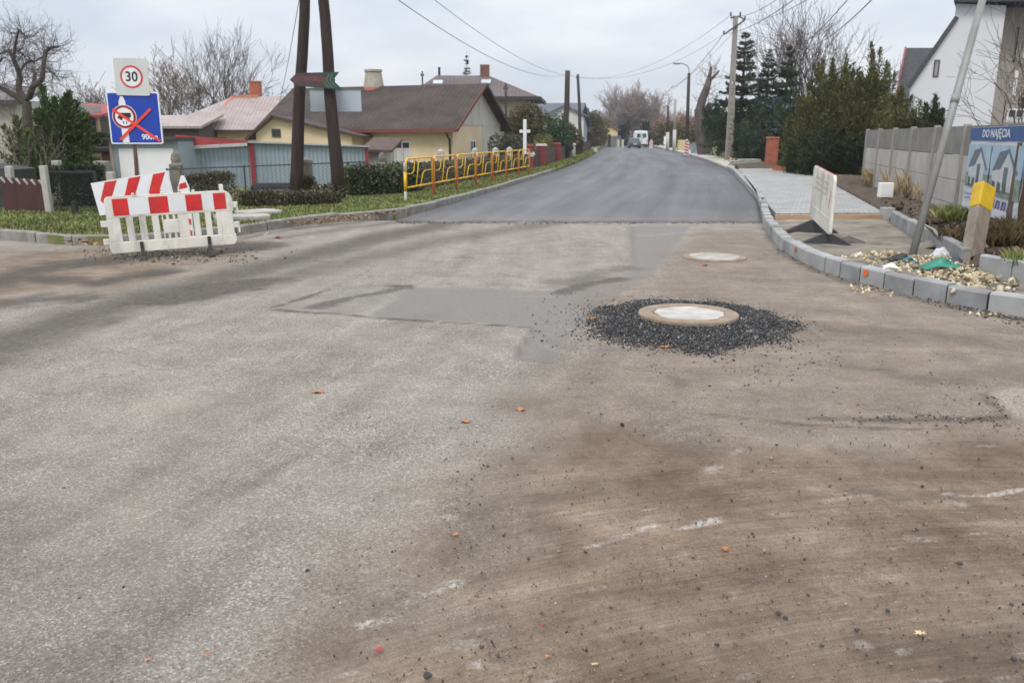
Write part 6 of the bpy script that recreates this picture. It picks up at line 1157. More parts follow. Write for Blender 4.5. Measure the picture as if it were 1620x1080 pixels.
# ------------------------------------------------------------------ right side: wall, banner, posts, barrier, rubble
def concrete_wall():
    a, b = Vector((A(1365, 290, 28).x, 28, 0)), Vector((A(1512, 345, 16.1).x, 16.1, 0)); d = (b - a).normalized(); sp = (b - a).length / 5; e = a + d * sp * 8; t = thing('concrete_wall', 'grey prefabricated concrete slab wall with ribbed posts on the right', 'wall', (a.x, a.y, .25)); mpan = M('stained wall slabs', (0.44, 0.42, 0.375), .9, .12, 2.2, bump=.004, bscale=50, dirt=.35); n = Vector((-d.y, d.x, 0)); n = n if n.dot(Vector((-1, -1, 0))) > 0 else -n
    mtop = M('dark wall top slabs', (0.215, 0.205, 0.185), .9, .2, 3, dirt=.4); mps = M('wall posts', (0.29, 0.27, 0.245), .9, .12, 4, dirt=.3); zs = [-.2, .46, .92, 1.40, 1.95]
    for k in range(8):
        p, q = a + d * (sp * k + .09), a + d * (sp * (k + 1) - .09)
        m = MB()
        for i in range(3): m.bar(p + Vector((0, 0, (zs[i] + zs[i + 1]) / 2)), q + Vector((0, 0, (zs[i] + zs[i + 1]) / 2)), .05, zs[i + 1] - zs[i] - .012)
        m.build('panel', mpan, t, bevel=.006); m = MB(); m.bar(p + Vector((0, 0, (zs[3] + zs[4]) / 2)), q + Vector((0, 0, (zs[3] + zs[4]) / 2)), .05, zs[4] - zs[3] - .012); m.build('panel', mtop, t, bevel=.006)
        for i in range(5): pass
    for k in range(9): p = MB(); q = a + d * sp * k; p.bar(q + Vector((0, 0, -.3)), q + Vector((0, 0, 1.98)), .12, .12, up=tuple(d)); p.build('post', mps, t, bevel=.012)
    return a, d, sp, n
WA, WD, WSP, WN = concrete_wall()
def banner():
    # hung from the wall top, its foot drawn out towards the road
    c = WA + WD * (WSP * 5.47) + WN * .20; xr = (WD + WN * .04).normalized(); bn = WN; W = Matrix(((xr.x, -bn.x, 0, c.x), (xr.y, -bn.y, 0, c.y), (0, 0, 1, 0), (0, 0, 0, 1))); o = thing('banner', 'blue and white house sale banner hung on the concrete wall', 'banner', (c.x, c.y, 1.0))
    w = 3.5; z0, z1 = .52, 1.90; b = MB(W)
    def q(x0, zlo, x1, zhi, y, mi, sk=0.0): b.prism([(x0, zlo), (x1, zlo), (x1, zhi), (x0, zhi)], y, y + .001, mi)
    n = 16; vs = []
    for i in range(n + 1):
        z = z0 + (z1 - z0) * i / n
        for x in (0, w * .25, w * .5, w * .75, w): vs.append((x - (.10 * (1 - i / n) ** 2 if x == 0 else 0), .006 + .010 * math.sin(x * 4 + i), z))
    vs2 = [(x, y + .004, z) for x, y, z in vs]; fs = [(i * 5 + k, i * 5 + k + 1, (i + 1) * 5 + k + 1, (i + 1) * 5 + k) for i in range(n) for k in range(4)]; b.add(vs + vs2, fs + [tuple(j + len(vs) for j in f[::-1]) for f in fs], 0)
    y = -.012; q(0.0, 1.68, w, 1.895, y, 1); b.text('DO NAJĘCIA', .17, w * .50, 1.79, y - .004, 0, 1.75, .002, .004); q(.02, 1.15, w * .46, 1.62, y, 2); q(w * .49, 1.15, w - .02, 1.62, y, 2); q(.02, .90, w * .46, 1.148, y, 3); q(w * .49, .85, w - .02, 1.148, y, 3)
    for x0, s in ((.22, 1.75), (w * .54, 1.9)):
        y2 = y - .003; b.prism([(x0, .95), (x0 + .62 * s, .95), (x0 + .62 * s, 1.25), (x0 + .42 * s, 1.50), (x0 + .22 * s, 1.25), (x0, 1.25)], y2, y2 + .001, 4); b.prism([(x0 - .06, 1.22), (x0 + .16 * s, 1.52), (x0 + .42 * s, 1.56), (x0 + .22 * s, 1.27)], y2 - .002, y2 - .001, 5); b.bar((x0 + .40 * s, y2 - .003, 1.57), (x0 + .72 * s, y2 - .003, 1.22), .002, .05, 5, up=(0, 0, 1)); b.prism([(x0 + .34 * s, 1.0), (x0 + .46 * s, 1.0), (x0 + .46 * s, 1.3), (x0 + .34 * s, 1.3)], y2 - .002, y2 - .001, 5)
        for k in range(3): b.prism([(x0 + .03 + .17 * s * k, .92), (x0 + .13 * s + .17 * s * k, .92), (x0 + .12 * s + .17 * s * k, 1.06), (x0 + .05 + .17 * s * k, 1.08)], y2 - .004, y2 - .003, 6)
    g = rnd(4)
    for k in range(7): x = .15 + k * .2; b.bar((x, y - .001, .70 + .02 * (k % 2)), (x + .14, y - .001, .70 + .02 * (k % 2)), .002, .022, 7, up=(0, 0, 1)); b.bar((x - .05, y - .001, .78), (x + .10, y - .001, .785), .002, .022, 7, up=(0, 0, 1))
    for k in range(9): x = w * .52 + k * .17; b.bar((x, y - .001, .67), (x + (.07 if k % 2 else .02), y - .001, .80), .002, .03, 7, up=(0, 1, 0))
    b.build('sheet', [M('white banner vinyl', (0.66, 0.67, 0.70), .6, .04, 2), M('banner blue', (0.03, 0.095, 0.26), .6), M('printed sky', (0.36, 0.50, 0.60), .6, .12, 3), M('printed garden', (0.20, 0.27, 0.22), .6, .45, 9), M('printed white house', (0.55, 0.57, 0.58), .6), M('printed grey roof', (0.13, 0.15, 0.18), .6), M('printed dark green', (0.07, 0.10, 0.09), .6), M('printed purple marks', (0.20, 0.19, 0.36), .6)], o)
banner()
def right_posts():
    b, tp = G(1441, 412, .12), A(1571, -60, 11.9); t = thing('leaning_pole', 'slim galvanised steel pole leaning strongly to the right out of the rubble', 'pole', b); p = MB(); d = tp - b; p.tube([b - d * .05, b + d * .5, tp], [.050, .050, .048], 14); p.build('pole', m_steel, t, smooth=True); k = MB(); q = b + d * .53; k.tube([q, q + d.normalized() * .12], .056, 14); k.build('collar', m_steel, t, smooth=True)
    q0, q1 = G(1534, 421, .1), A(1558, 294, 11.2); t = thing('marker_post', 'stout weathered post with a yellow painted top beside the inner kerb', 'post', q0); d = q1 - q0; f = .70; p = MB(); up = (.3, -1, 0); p.bar(q0 - d * .1, q0 + d * f, .235, .15, up=up, w2=.25, h2=.15); p.build('post', M('weathered post wood', (0.20, 0.165, 0.135), .9, scale=5, col2=(0.31, 0.255, 0.21), stretch=(3, 3, .5), bump=.006, bscale=30, dirt=.4), t, bevel=.012); c = MB(); c.bar(q0 + d * f, q1, .256, .156, up=up, w2=.262, h2=.16); c.build('cap', M('yellow post paint', (0.66, 0.42, 0.015), .6, .12, 8, dirt=.35), t, bevel=.015)
    a = A(1400, 310, 19.6); t = thing('utility_box', 'small white box on a stub at the foot of the concrete wall', 'utility box', (a.x, 19.6, .25)); z0, z1 = A(1400, 312, 19.6).z, A(1400, 289, 19.6).z; m = MB(); m.box((a.x, 19.6, (z0 + z1) / 2), (.31, .18, z1 - z0)); m.build('box', m_wplastic2, t, bevel=.015); s = MB(); s.box((a.x, 19.6, z0 / 2), (.12, .10, z0)); s.build('stub', m_conc, t); l = MB(); l.lim(a.x - .12, a.x + .12, 19.505, 19.508, z0 + .06, z1 - .06); l.build('lid', m_white, t)
    a = A(1612, 350, 12.0); m = MB(); m.bar(A(1602, 358, 12.0) - Vector((0, 0, .3)), A(1624, 226, 12.0), .17, .14); tag(m.build('timber_post', M('dark brown timber', (0.13, 0.085, 0.065), .9, .25, 5, stretch=(3, 3, .4))), 'dark brown timber post in front of the banner at the right edge', 'post')
right_posts()
def barrier_right():
    Y1, Y2 = 14.7, 12.7; c = [A(1291, 261, Y1), A(1325, 279, Y2), A(1311, 372, Y2), A(1282, 343, Y1)]; cx = sum(c, Vector()) / 4; t = thing('works_barrier', 'plain white plastic barrier seen nearly end on, standing between the right kerbs', 'barrier', (cx.x, cx.y, .1)); zt = (c[0].z + c[1].z) / 2; zb = (c[2].z + c[3].z) / 2
    a = Vector(((c[0].x + c[3].x) / 2, Y1, 0)); b = Vector(((c[1].x + c[2].x) / 2, Y2, 0)); d = (b - a).normalized(); L_ = (b - a).length; n = Vector((-d.y, d.x, 0)); tl = -.095 / L_; W = Matrix(((d.x, n.x, 0, a.x), (d.y, n.y, 0, a.y), (tl, 0, 1, .048), (0, 0, 0, 1)))
    def arc(cx, cz, r, a0, a1, k=6): return [(cx + r * math.cos(math.radians(a0 + (a1 - a0) * i / k)), cz + r * math.sin(math.radians(a0 + (a1 - a0) * i / k))) for i in range(k + 1)]
    p = MB(W); o = arc(.10, zt - .10, .10, 180, 90) + arc(L_ - .10, zt - .10, .10, 90, 0) + arc(L_ - .05, zb + .05, .05, 0, -90) + arc(.05, zb + .05, .05, -90, -180); p.prism(o, -.024, .024); p.build('panel', m_wplastic, t, bevel=.010)
    r = MB(W); zz = -.0385
    for z0, z1 in ((zt - .055, zt - .04), (zb + .22, zb + .235)): r.lim(.12, L_ - .12, -.029, -.0245, z0, z1)
    r.lim(.10, .12, -.029, -.0245, zb + .1, zt - .1); r.lim(L_ - .30, L_ - .27, -.029, -.0245, zb + .1, zt - .1); r.build('ribs', m_wplastic, t)
    g = MB(W); rg = rnd(3)
    for k, z in enumerate((zt - .16, zt - .25, zt - .34)):
        x = .35
        while x < L_ - .55: w_ = rg.uniform(.06, .2); g.lim(x, x + w_, -.027, -.0245, z - .022, z + .022); x += w_ + .05
    g.lim(L_ - .50, L_ - .44, -.027, -.0245, zt - .42, zt - .12); g.build('sticker', M('faded grey print', (0.47, 0.46, 0.41), .7, .25, 9), t)
    e = MB(W); e.bar((.08, 0, zt + .003), (L_ - .10, 0, zt + .003), .03, .005); e.lim(L_ - .24, L_ - .20, -.028, -.0245, zb + .38, zb + .52); e.bar((L_ - .2, -.026, zb + .5), (L_ - .12, -.037, zb + .66), .003, .03, up=(0, 0, 1)); e.build('red_edging', M('faded red edging', (0.5, 0.14, 0.12), .6), t)
    for s in (.35, L_ - .25):
        f = MB(W @ Matrix.Translation((s, 0, 0))); zg = .10; vs = [(-.10, -.44, zg), (.10, -.44, zg), (.12, .40, zg), (-.12, .40, zg), (-.03, -.05, zb - .01), (.03, -.05, zb - .01), (.03, .05, zb - .01), (-.03, .05, zb - .01), (-.09, -.43, zg + .03), (.09, -.43, zg + .03), (.11, .39, zg + .03), (-.11, .39, zg + .03)]
        f.add(vs, [(0, 3, 2, 1), (0, 1, 9, 8), (1, 2, 10, 9), (2, 3, 11, 10), (3, 0, 8, 11), (8, 9, 5, 4), (9, 10, 6, 5), (10, 11, 7, 6), (11, 8, 4, 7), (4, 5, 6, 7)]); f.build('foot', m_rubber, t, bevel=.01)
    s = MB(); q = G(1345, 383, .11); s.add([(q.x - .25, q.y - .06, .12), (q.x + .2, q.y - .1, .115), (q.x + .25, q.y + .08, .12), (q.x + .02, q.y + .12, .2), (q.x - .2, q.y + .1, .13)], [(0, 1, 3), (1, 2, 3), (2, 4, 3), (4, 0, 3)]); o = s.build('rubber_foot', m_dusty); m_ = o.modifiers.new('thickness', 'SOLIDIFY'); m_.thickness = .03; tag(o, 'loose black rubber foot lying by the kerb before the right barrier', 'barrier foot')
barrier_right()
def rubble():
    g = np.random.default_rng(31); reg = [(q.x, q.y) for q in Gs([(1345, 404), (1400, 402), (1452, 410), (1500, 408), (1540, 418), (1572, 448), (1545, 462), (1480, 440), (1400, 418)], .12)]; n = 12000; X = g.uniform(4, 7, n); Y = g.uniform(8.5, 13.5, n); d = sdf(X, Y, reg) + (fbm(X, Y, 2.2, 8) - .5) * .5; k = (d < .04 + .35 * g.random(n) ** 5) & (g.random(n) < .85); X, Y = X[k][:950], Y[k][:950]; s = np.clip(g.lognormal(-3.45, .42, len(X)), .012, .085); top = .13 + .07 * ss(-sdf(X, Y, reg), 0, .4)
    tag(stones('rubble', np.stack([X, Y, top * g.uniform(.85, 1.1, len(X))], 1), s, m_rubble, 9), 'yellowish limestone rubble heaped at the foot of the leaning pole', 'rubble', kind='stuff')
    P = []; S = []
    for a, b in ((1355, 455), (1375, 458), (1385, 461), (1362, 461), (1606, 465), (1560, 500), (1540, 498), (1400, 466), (1590, 470)):
        for _ in range(7): q = G(a + g.normal(0, 9), b + g.normal(0, 2)); P.append((q.x, q.y, .01)); S.append(g.uniform(.015, .04))
    tag(stones('rubble', P, S, m_rubble, 19), 'a few yellowish crumbs along the foot of the new kerb', 'rubble', kind='stuff')
    P = []; S = []
    for px, py in zip(g.uniform(1395, 1640, 1500), g.uniform(300, 432, 1500)):
        q = G(px, py, .27)
        if sdf(np.array([q.x]), np.array([q.y]), bank)[0] < -.15: P.append((q.x, q.y, .27 + g.uniform(0, .05))); S.append(min(.16, math.exp(g.normal(-3.1, .5))))
    tag(stones('soil_clods', P, S, leaf('soil clods', [(0, (.035, .026, .02)), (.6, (.085, .062, .045)), (.93, (.15, .11, .08)), (1, (.34, .27, .19))], .95), 29), 'dark lumps of dug soil behind the inner kerb', 'soil', kind='stuff')
    def crumple(name, px, py, z, sx, sy, h, mat, lab, cat, seed):
        q = G(px, py, z); x, y = np.meshgrid(np.linspace(-1, 1, 13), np.linspace(-1, 1, 13)); zz = z + h * (.2 + fbm(x + seed, y, 2.3, seed)) * np.clip(1.3 - np.hypot(x, y), 0, 1); V = np.stack([q.x + x * sx * (1 + .15 * np.sin(4 * y + seed)), q.y + y * sy * (1 + .2 * np.sin(3 * x)), zz], -1).reshape(-1, 3); i = np.arange(169).reshape(13, 13); Q = np.stack([i[:-1, :-1], i[:-1, 1:], i[1:, 1:], i[1:, :-1]], -1).reshape(-1, 4); o = raw(name, V, Q, mat); m = o.modifiers.new('thickness', 'SOLIDIFY'); m.thickness = .006; tag(o, lab, cat)
    crumple('plastic_sheet', 1487, 424, .18, .24, .11, .14, M('green plastic', (0.02, 0.20, 0.14), .4, .3, 9), 'crumpled green plastic sheet on the rubble', 'plastic sheet', 3); crumple('white_rag', 1487, 406, .17, .12, .08, .16, M('white rag', (0.62, 0.64, 0.66), .8), 'white rag on the sand behind the rubble', 'rag', 7); crumple('white_rag', 1408, 424, .18, .10, .06, .08, M('white cloth', (0.72, 0.72, 0.70), .8), 'white cloth at the kerb end of the rubble', 'rag', 5); crumple('black_foil', 1423, 412, .17, .18, .07, .12, M('black foil', (0.02, 0.02, 0.022), .5), 'black foil bunched round the foot of the leaning pole', 'foil', 2); crumple('black_foil', 1512, 416, .17, .09, .06, .10, M('dark blue foil', (0.03, 0.05, 0.07), .5), 'small dark foil scrap by the yellow topped post', 'foil', 6); crumple('sand_heap', 1476, 392, .11, .30, .2, .16, m_sand, 'small heap of damp sand against the inner kerb', 'sand heap', 8)
    h = MB(); q = G(1437, 414, .2); h.tube(catmull([q + Vector((-.10, -.05, .02)), q + Vector((-.02, -.06, .06)), q + Vector((.05, -.02, .02)), q + Vector((.04, -.07, -.04))], 5), .012, 6); tag(h.build('hose', M('turquoise hose', (0.02, 0.30, 0.36), .4), smooth=True), 'short turquoise hose end at the foot of the leaning pole', 'hose')
    mo = M('orange spray paint', (0.75, 0.13, 0.02), .7)
    # timber edging of the paving
    mw = M('pale timber', (0.44, 0.29, 0.175), .85, .2, 3, stretch=(.5, 4, 4)); a, b = G(1226, 345.5, .14), G(1396, 344.5, .14); m = MB(); m.bar(a + Vector((0, 0, .0)), b + Vector((0, 0, .0)), .05, .14); tag(m.build('timber_board', mw, bevel=.006), 'long pale timber board edging the paving', 'board', 'timber boards at the end of the paving'); a, b = G(1243, 352, .12), G(1312, 350, .12); m = MB(); m.bar(a, b, .09, .06); tag(m.build('timber_board', mw, bevel=.006), 'short pale board lying below the edging, left of the white barrier', 'board', 'timber boards at the end of the paving'); a, b = G(1258, 363, .12), G(1300, 361, .12); m = MB(); m.bar(a, b, .12, .07); tag(m.build('timber_board', M('orange timber', (0.40, 0.20, 0.10), .85), bevel=.006), 'orange brown board end at the foot of the white barrier', 'board', 'timber boards at the end of the paving'); q = G(1404, 347, .1); m = MB(); m.box((q.x - .02, q.y, .22), (.24, .2, .24)); tag(m.build('kerb_block', m_kerb, bevel=.012), 'single grey block at the end of the inner kerb', 'concrete block')
    # orange marks sprayed on the kerb
    for px, py in ((1258, 393), (1381, 434)):
        k = min(range(len(rk) - 1), key=lambda i: (rk[i] - G(px, py + 16)).length); q = rk[k]; d_ = (rk[k + 1] - rk[k]).normalized(); n_ = Vector((-d_.y, d_.x, 0)); W = Matrix(((d_.x, n_.x, 0, q.x - n_.x * .012), (d_.y, n_.y, 0, q.y - n_.y * .012), (0, 0, 1, 0), (0, 0, 0, 1))); m = MB(W); m.disc((0, .135), .042, -.003, .001, 0, 14); struct(m.build('kerb_marking', mo))
rubble()
def brick_pillar():
    q = G(1219, 266, .15); t = thing('brick_pillar', 'orange red brick gate pillar standing alone before the dark conifers', 'pillar', (q.x, q.y, .15)); h = A(1221, 219, q.y).z; s = N('pillar bricks'); b = s.n('ShaderNodeTexBrick'); mpn = s.n('ShaderNodeMapping'); c = s.n('ShaderNodeTexCoord'); mpn.inputs['Rotation'].default_value = (math.pi / 2, 0, 0); s.l(c.outputs['Object'], mpn.inputs[0]); s.l(mpn.outputs[0], b.inputs[0]); b.inputs['Scale'].default_value = 1; b.inputs['Brick Width'].default_value = .25; b.inputs['Row Height'].default_value = .08; b.inputs['Mortar Size'].default_value = .008; b.inputs['Color1'].default_value = (.34, .075, .035, 1); b.inputs['Color2'].default_value = (.44, .11, .05, 1); b.inputs['Mortar'].default_value = (.36, .22, .17, 1); s.l(b.outputs[0], s.b.inputs['Base Color']); s.b.inputs['Roughness'].default_value = .9
    m = MB(); m.box((q.x, q.y, h / 2), (.50, .5, h)); m.build('shaft', s.m, t); k = MB(); k.box((q.x, q.y, h + .04), (.58, .58, .07), top=.86); k.build('cap', m_brick, t)
    for i, (a, b_, n, lab) in enumerate(((1186, 262, 5, 'stack of grey paving slabs on the sandy footpath left of the brick pillar'), (1172, 262, 4, 'low stack of slabs at the foot of the concrete lattice pole'))):
        q = G(a, b_, .12); m = MB(); rg = rnd(i); tag_ = None
        for k in range(n): m.box((q.x + rg.uniform(-.1, .1), q.y + rg.uniform(-.1, .1), .15 + .075 * k), (1.1, .8, .07), rz=rg.uniform(-.1, .1))
        tag(m.build('slab_stack', m_postw, bevel=.01), lab, 'slab stack', 'stacked slabs on the footpath')
    for a, b_, lab, mt in ((1197, 258, 'orange bucket-sized brick heap beside the slab stack', m_brick), (1178, 256, 'orange sand heap behind the lattice pole', M('orange sand', (0.52, 0.30, 0.15), .95, .15, 5))):
        q = G(a, b_, .12); g = np.random.default_rng(int(a)); n = 60; C = np.stack([g.normal(q.x, .42, n), g.normal(q.y, .4, n), .12 + np.abs(g.normal(0, .12, n))], 1); tag(stones('rubble_heap', C, g.uniform(.15, .3, n), mt, 4), lab, 'heap')
    a, b = G(1228, 268, .25), G(1268, 270, .25); m = MB(); m.bar(a + Vector((0, .3, .05)), b + Vector((0, .3, .05)), .3, .16); tag(m.build('brick_edging', m_brick), 'low orange brick edging right of the brick pillar', 'edging')
    Y = 84; a, b = A(1093, 240, Y), A(1118, 240, Y); t = thing('low_fence', 'low blue grey panel fence by the lamp post', 'fence', (a.x, Y, .1)); m = MB(); m.lim(a.x, b.x, Y, Y + .1, 0, A(1100, 229, Y).z); m.build('panel', M('blue grey boards', (0.20, 0.27, 0.30), .8, .2, 4, stretch=(6, 1, 1)), t); p = MB()
    for k in range(4): x = a.x + (b.x - a.x) * k / 3; p.lim(x - .05, x + .05, Y - .06, Y - .002, 0, A(1100, 229, Y).z + .1)
    p.build('post', M('grey post', (0.30, 0.33, 0.34), .8), t)
    m = MB(); q = A(1078, 236, 100); m.box((q.x, 100, .7), (1.0, .8, 1.3), top=.9); tag(m.build('salt_bin', M('yellow plastic bin', (0.50, 0.42, 0.22), .7), bevel=.05), 'pale yellow bin at the far right roadside', 'bin')
    m = MB(); q = A(1053, 222, 118); m.box((q.x, 118, A(1053, 222, 118).z), (.5, .05, 1.1)); m.tube([(q.x, 118.06, 0), (q.x, 118.06, 1.5)], .05, 6); tag(m.build('road_sign', m_white), 'small white sign far ahead beside the half-pale pole', 'road sign')
    for px, lab in ((942, 'pale yellow post at the far left road edge'), (978, 'first of two pale posts under the yellow house'), (985, 'second of two pale posts under the yellow house')):
        Y = 132; q = A(px, 230, Y); m = MB(); m.bar((q.x, Y, 0), (q.x, Y, A(px, 221, Y).z), .35, .3); tag(m.build('bollard', M('pale post', (0.55, 0.53, 0.42), .9)), lab, 'post', 'pale posts far ahead')
    q = G(942, 241, .1); m = MB(); m.box((q.x, q.y, .3), (.5, .4, .5), top=.7); tag(m.build('boundary_stone', m_postw, bevel=.05), 'pale boundary stone on the grass verge at the road bend', 'stone')
brick_pillar()
# ------------------------------------------------------------------ plants on the left
def at(px, Y, z=0.0): return (X_at(px, Y, 1.0), Y, z)
rowL = lambda pts, z=.1: [(X_at(a, b), b) for a, b in pts]
hedge('hedge', 'low ragged brown hedge below the blue shed, between barrier and wooden poles', rowL([(374, 19.6), (450, 19.9), (530, 20.6)]), .7, .33, 3, m_dryhedge, 11000, 'hedges on the left', ln=.055, wd=.035)
hedge('hedge', 'taller greyish ivy hedge between the right wooden pole and the yellow railings', rowL([(542, 23.6), (600, 24.2), (650, 25.2)]), 1.0, .72, 4, m_ivy, 13000, 'hedges on the left', ln=.085, wd=.06, rough=.25)
hedge('hedge', 'long brown hedge standing behind the yellow railings', rowL([(646, 25.4), (700, 29.5), (750, 33.5), (800, 38.5), (826, 42)]), .9, .76, 5, m_dryhedge, 15000, 'hedges on the left', ln=.08, wd=.05)
hedge('hedge', 'dark clipped hedge end behind the chevron board and striped post', rowL([(296, 20.2), (364, 20.2)]), .8, .74, 6, m_dryhedge, 7000, 'hedges on the left', ln=.05, wd=.035)
hedge('hedge', 'dark green hedge on top of the brick outhouse', [(X_at(128, 31), 31), (X_at(178, 31), 31)], 1.0, .55, 7, m_thuja, 3500, 'hedges on the left', z0=1.25)
hedge('hedge', 'dark bushes behind the dark mesh fence', [(X_at(84, 19.4), 19.4), (X_at(160, 19.6), 19.6)], .7, .98, 8, m_thuja, 9000, 'hedges on the left', ln=.06, wd=.04)
bush('ivy', 'ivy growing over the old stone pillar between the wooden poles', at(485, 23.05, .1), (.34, .3, .72), 9, m_dryhedge, 1800, 'ivy', ln=.06, wd=.045)
bush('bush', 'small scraggy bush at the foot of the right wooden pole', at(515, 21.9, .1), (.55, .3, .5), 10, m_dryhedge, 1200)
shaggy('conifer', 'big dark green conifer behind the maroon gate', at(96, 25, .0), 3.3, 1.25, 11, m_darkgreen, 17000, 6, ln=.16, wd=.045, flat=.45)
shaggy('conifer', 'browner smaller conifer left of the big dark one', at(48, 26, .0), 2.6, .9, 12, m_yew, 7000, 5, ln=.16, wd=.045, flat=.5)
bare_tree('bare_shrub', 'pale stemmed bare shrub before the conifers at the left', 'shrub', at(42, 21, .0), 2.2, 13, (4, 3, 3), .025, stems=3, mt=M('pale stems', (0.22, 0.175, 0.14), .9), ang=(.3, .7), thin=.005)
def gnarly():
    Y = 27; t = thing('apple_tree', 'gnarled bare fruit tree with crooked pollarded limbs at the left edge', 'tree', at(40, Y, 0)); rg = rnd(9); out = []; P = lambda l: [A(a, b, Y + c) for a, b, c in l]
    main = [([(45, 270, 0), (44, 200, 0), (42, 160, 0)], .17, .13), ([(42, 160, 0), (30, 142, .1), (31, 120, .2), (22, 95, .2), (15, 80, .3)], .11, .05), ([(15, 80, .3), (4, 84, .6), (-12, 88, .8)], .05, .02), ([(22, 95, .2), (24, 72, -.1), (30, 48, -.2)], .05, .025), ([(30, 48, -.2), (38, 55, -.2), (43, 60, -.3)], .035, .02), ([(46, 155, 0), (52, 138, -.3), (66, 126, -.5), (68, 108, -.5), (72, 82, -.4)], .10, .055), ([(72, 82, -.4), (80, 76, -.4), (92, 74, -.3)], .055, .035), ([(52, 138, -.3), (55, 118, .3), (50, 110, .5)], .07, .03), ([(31, 115, .2), (42, 100, .4), (58, 96, .5), (70, 88, .4)], .045, .02), ([(72, 106, -.5), (84, 116, -.7), (95, 128, -.9)], .035, .012), ([(-12, 150, 0), (-8, 110, 0), (4, 92, 0)], .07, .03), ([(42, 165, 0), (20, 150, 0), (0, 138, 0), (-14, 134, 0)], .10, .05)]
    tips = []
    for pts, r0, r1 in main:
        p = catmull(P(pts), 4); n = len(p)
        for i in range(n - 1): out.append((tuple(p[i]), tuple(p[i + 1]), r0 + (r1 - r0) * i / n, r0 + (r1 - r0) * (i + 1) / n))
        if r0 < .12: tips += p[3:]
    tw = []
    for q in tips:
        for _ in range(3): grow(q, (rg.gauss(0, 1), rg.gauss(0, 1), rg.gauss(.35, .8)), rg.uniform(.35, .9), .010, 0, (3, 2), rg, tw, .05, .28, 3)
    limbs('trunk', out, m_bark, t, 7); limbs('crown', [s[:4] for s in tw], m_twig, t, 3)
gnarly()
bare_tree('bare_tree', 'wide bare tree rising behind the pinkish roof, left of its chimney', 'tree', at(350, 66, 0), 9.4, 21, (4, 4, 4, 3), .11, stems=4, group='bare trees behind the houses', thin=.012, wig=.15, ang=(.25, .7), k=.5)
bare_tree('bare_tree', 'bushier brown bare tree at the left end of the pinkish roof', 'tree', at(293, 62, 0), 7.6, 22, (5, 4, 4, 4), .09, stems=4, group='bare trees behind the houses', mtw=M('warm brown twigs', (0.155, 0.115, 0.085), .9), thin=.014, wig=.2, ang=(.3, .9), k=.46)
bare_tree('bare_tree', 'smaller bare tree left of the orange chimney', 'tree', at(385, 64, 0), 6.6, 23, (4, 4, 3, 3), .08, stems=3, group='bare trees behind the houses', thin=.012, ang=(.3, .8), k=.5)
for i, (px, h, lab) in enumerate(((125, 5.6, 'thin bare trees above the red roofed house'), (160, 5.4, 'thin bare tree just left of the road sign'))): bare_tree('bare_tree', lab, 'tree', at(px, 60, 0), h, 30 + i, (5, 5, 4), .08, stems=4, group='bare trees behind the houses', thin=.016, k=.5)
bush('bush', 'dark bushes between the red roofed house and the road sign', at(158, 48, 0), (2.4, 1.5, 2.9), 33, m_thuja, 4200, ln=.16, wd=.10)
# gardens along the left of the road
bush('bush', 'scraggy grey green bush at the gable of the brown roofed bungalow', at(801, 45, 0), (1.25, 1.0, 2.15), 41, m_greyleaf, 5200, ln=.12, wd=.07)
bush('clipped_tree', 'round olive green clipped tree above the square hedge', at(826, 58, 1.2), (2.05, 1.8, 3.1), 42, m_olive, 9000, 'tree', ln=.12, wd=.08, lumps=14, shell=.25)
hedge('hedge', 'tall square clipped olive hedge behind the white cross', [(X_at(801, 55), 55), (X_at(852, 56), 56)], 1.5, 2.5, 43, m_olive, 11000, 'hedges on the left', ln=.10, wd=.07, twig=False, z0=.0)
bush('bush', 'dark green glossy tree between the square hedge and the thick dark pole', at(876, 62, 0), (1.9, 1.6, 3.7), 44, m_leafgreen, 10000, ln=.14, wd=.09, lumps=13)
bush('bush', 'small yellow green shrub right of the square hedge', at(861, 54, .4), (.75, .6, 1.7), 45, m_lime, 2600, ln=.09, wd=.06)
bush('bush', 'dark shrub at the foot of the thick dark pole', at(893, 63, .3), (.8, .7, 1.5), 46, m_thuja, 2400, ln=.1, wd=.07)
bush('bush', 'olive shrub between the thick dark pole and the thin leaning pole', at(909, 74, .3), (1.1, 1, 2.6), 47, m_olive, 3200, ln=.14, wd=.09)
bush('bush', 'rounded dark olive tree right of the short far pole', at(940, 128, 0), (2.7, 2, 5.6), 48, m_olive, 6500, 'tree', ln=.26, wd=.18, lumps=12)
bush('bush', 'bluish bushes in the gardens right of the thin leaning pole', at(921, 110, 0), (1.6, 1.4, 3.4), 49, m_greyleaf, 2600, ln=.22, wd=.15)
spruce('conifer', 'dark spire behind the slate roofed house', at(911, 112, 0), 6.0, .9, 50, m_spruce, 2600, ln=.35, wd=.1); spruce('conifer', 'dark conifer top behind the hipped house roof', at(740, 92, 0), 10.6, 1.6, 51, m_spruce, 3600, ln=.35, wd=.1)
# distance
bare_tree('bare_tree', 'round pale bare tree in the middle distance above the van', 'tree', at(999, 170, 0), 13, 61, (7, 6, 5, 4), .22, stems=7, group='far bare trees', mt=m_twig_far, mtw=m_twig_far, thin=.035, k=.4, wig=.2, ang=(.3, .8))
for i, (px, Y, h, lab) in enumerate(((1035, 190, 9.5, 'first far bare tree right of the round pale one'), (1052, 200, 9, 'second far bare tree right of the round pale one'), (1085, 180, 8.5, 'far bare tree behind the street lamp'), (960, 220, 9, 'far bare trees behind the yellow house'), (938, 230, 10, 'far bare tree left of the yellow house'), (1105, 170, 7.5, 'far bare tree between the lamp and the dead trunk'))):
    bare_tree('bare_tree', lab, 'tree', at(px, Y, 0), h, 70 + i, (6, 5, 4), .16, stems=6, group='far bare trees', mt=m_twig_far, mtw=m_twig_red if i % 2 == 0 else m_twig_far, thin=.05, k=.42)
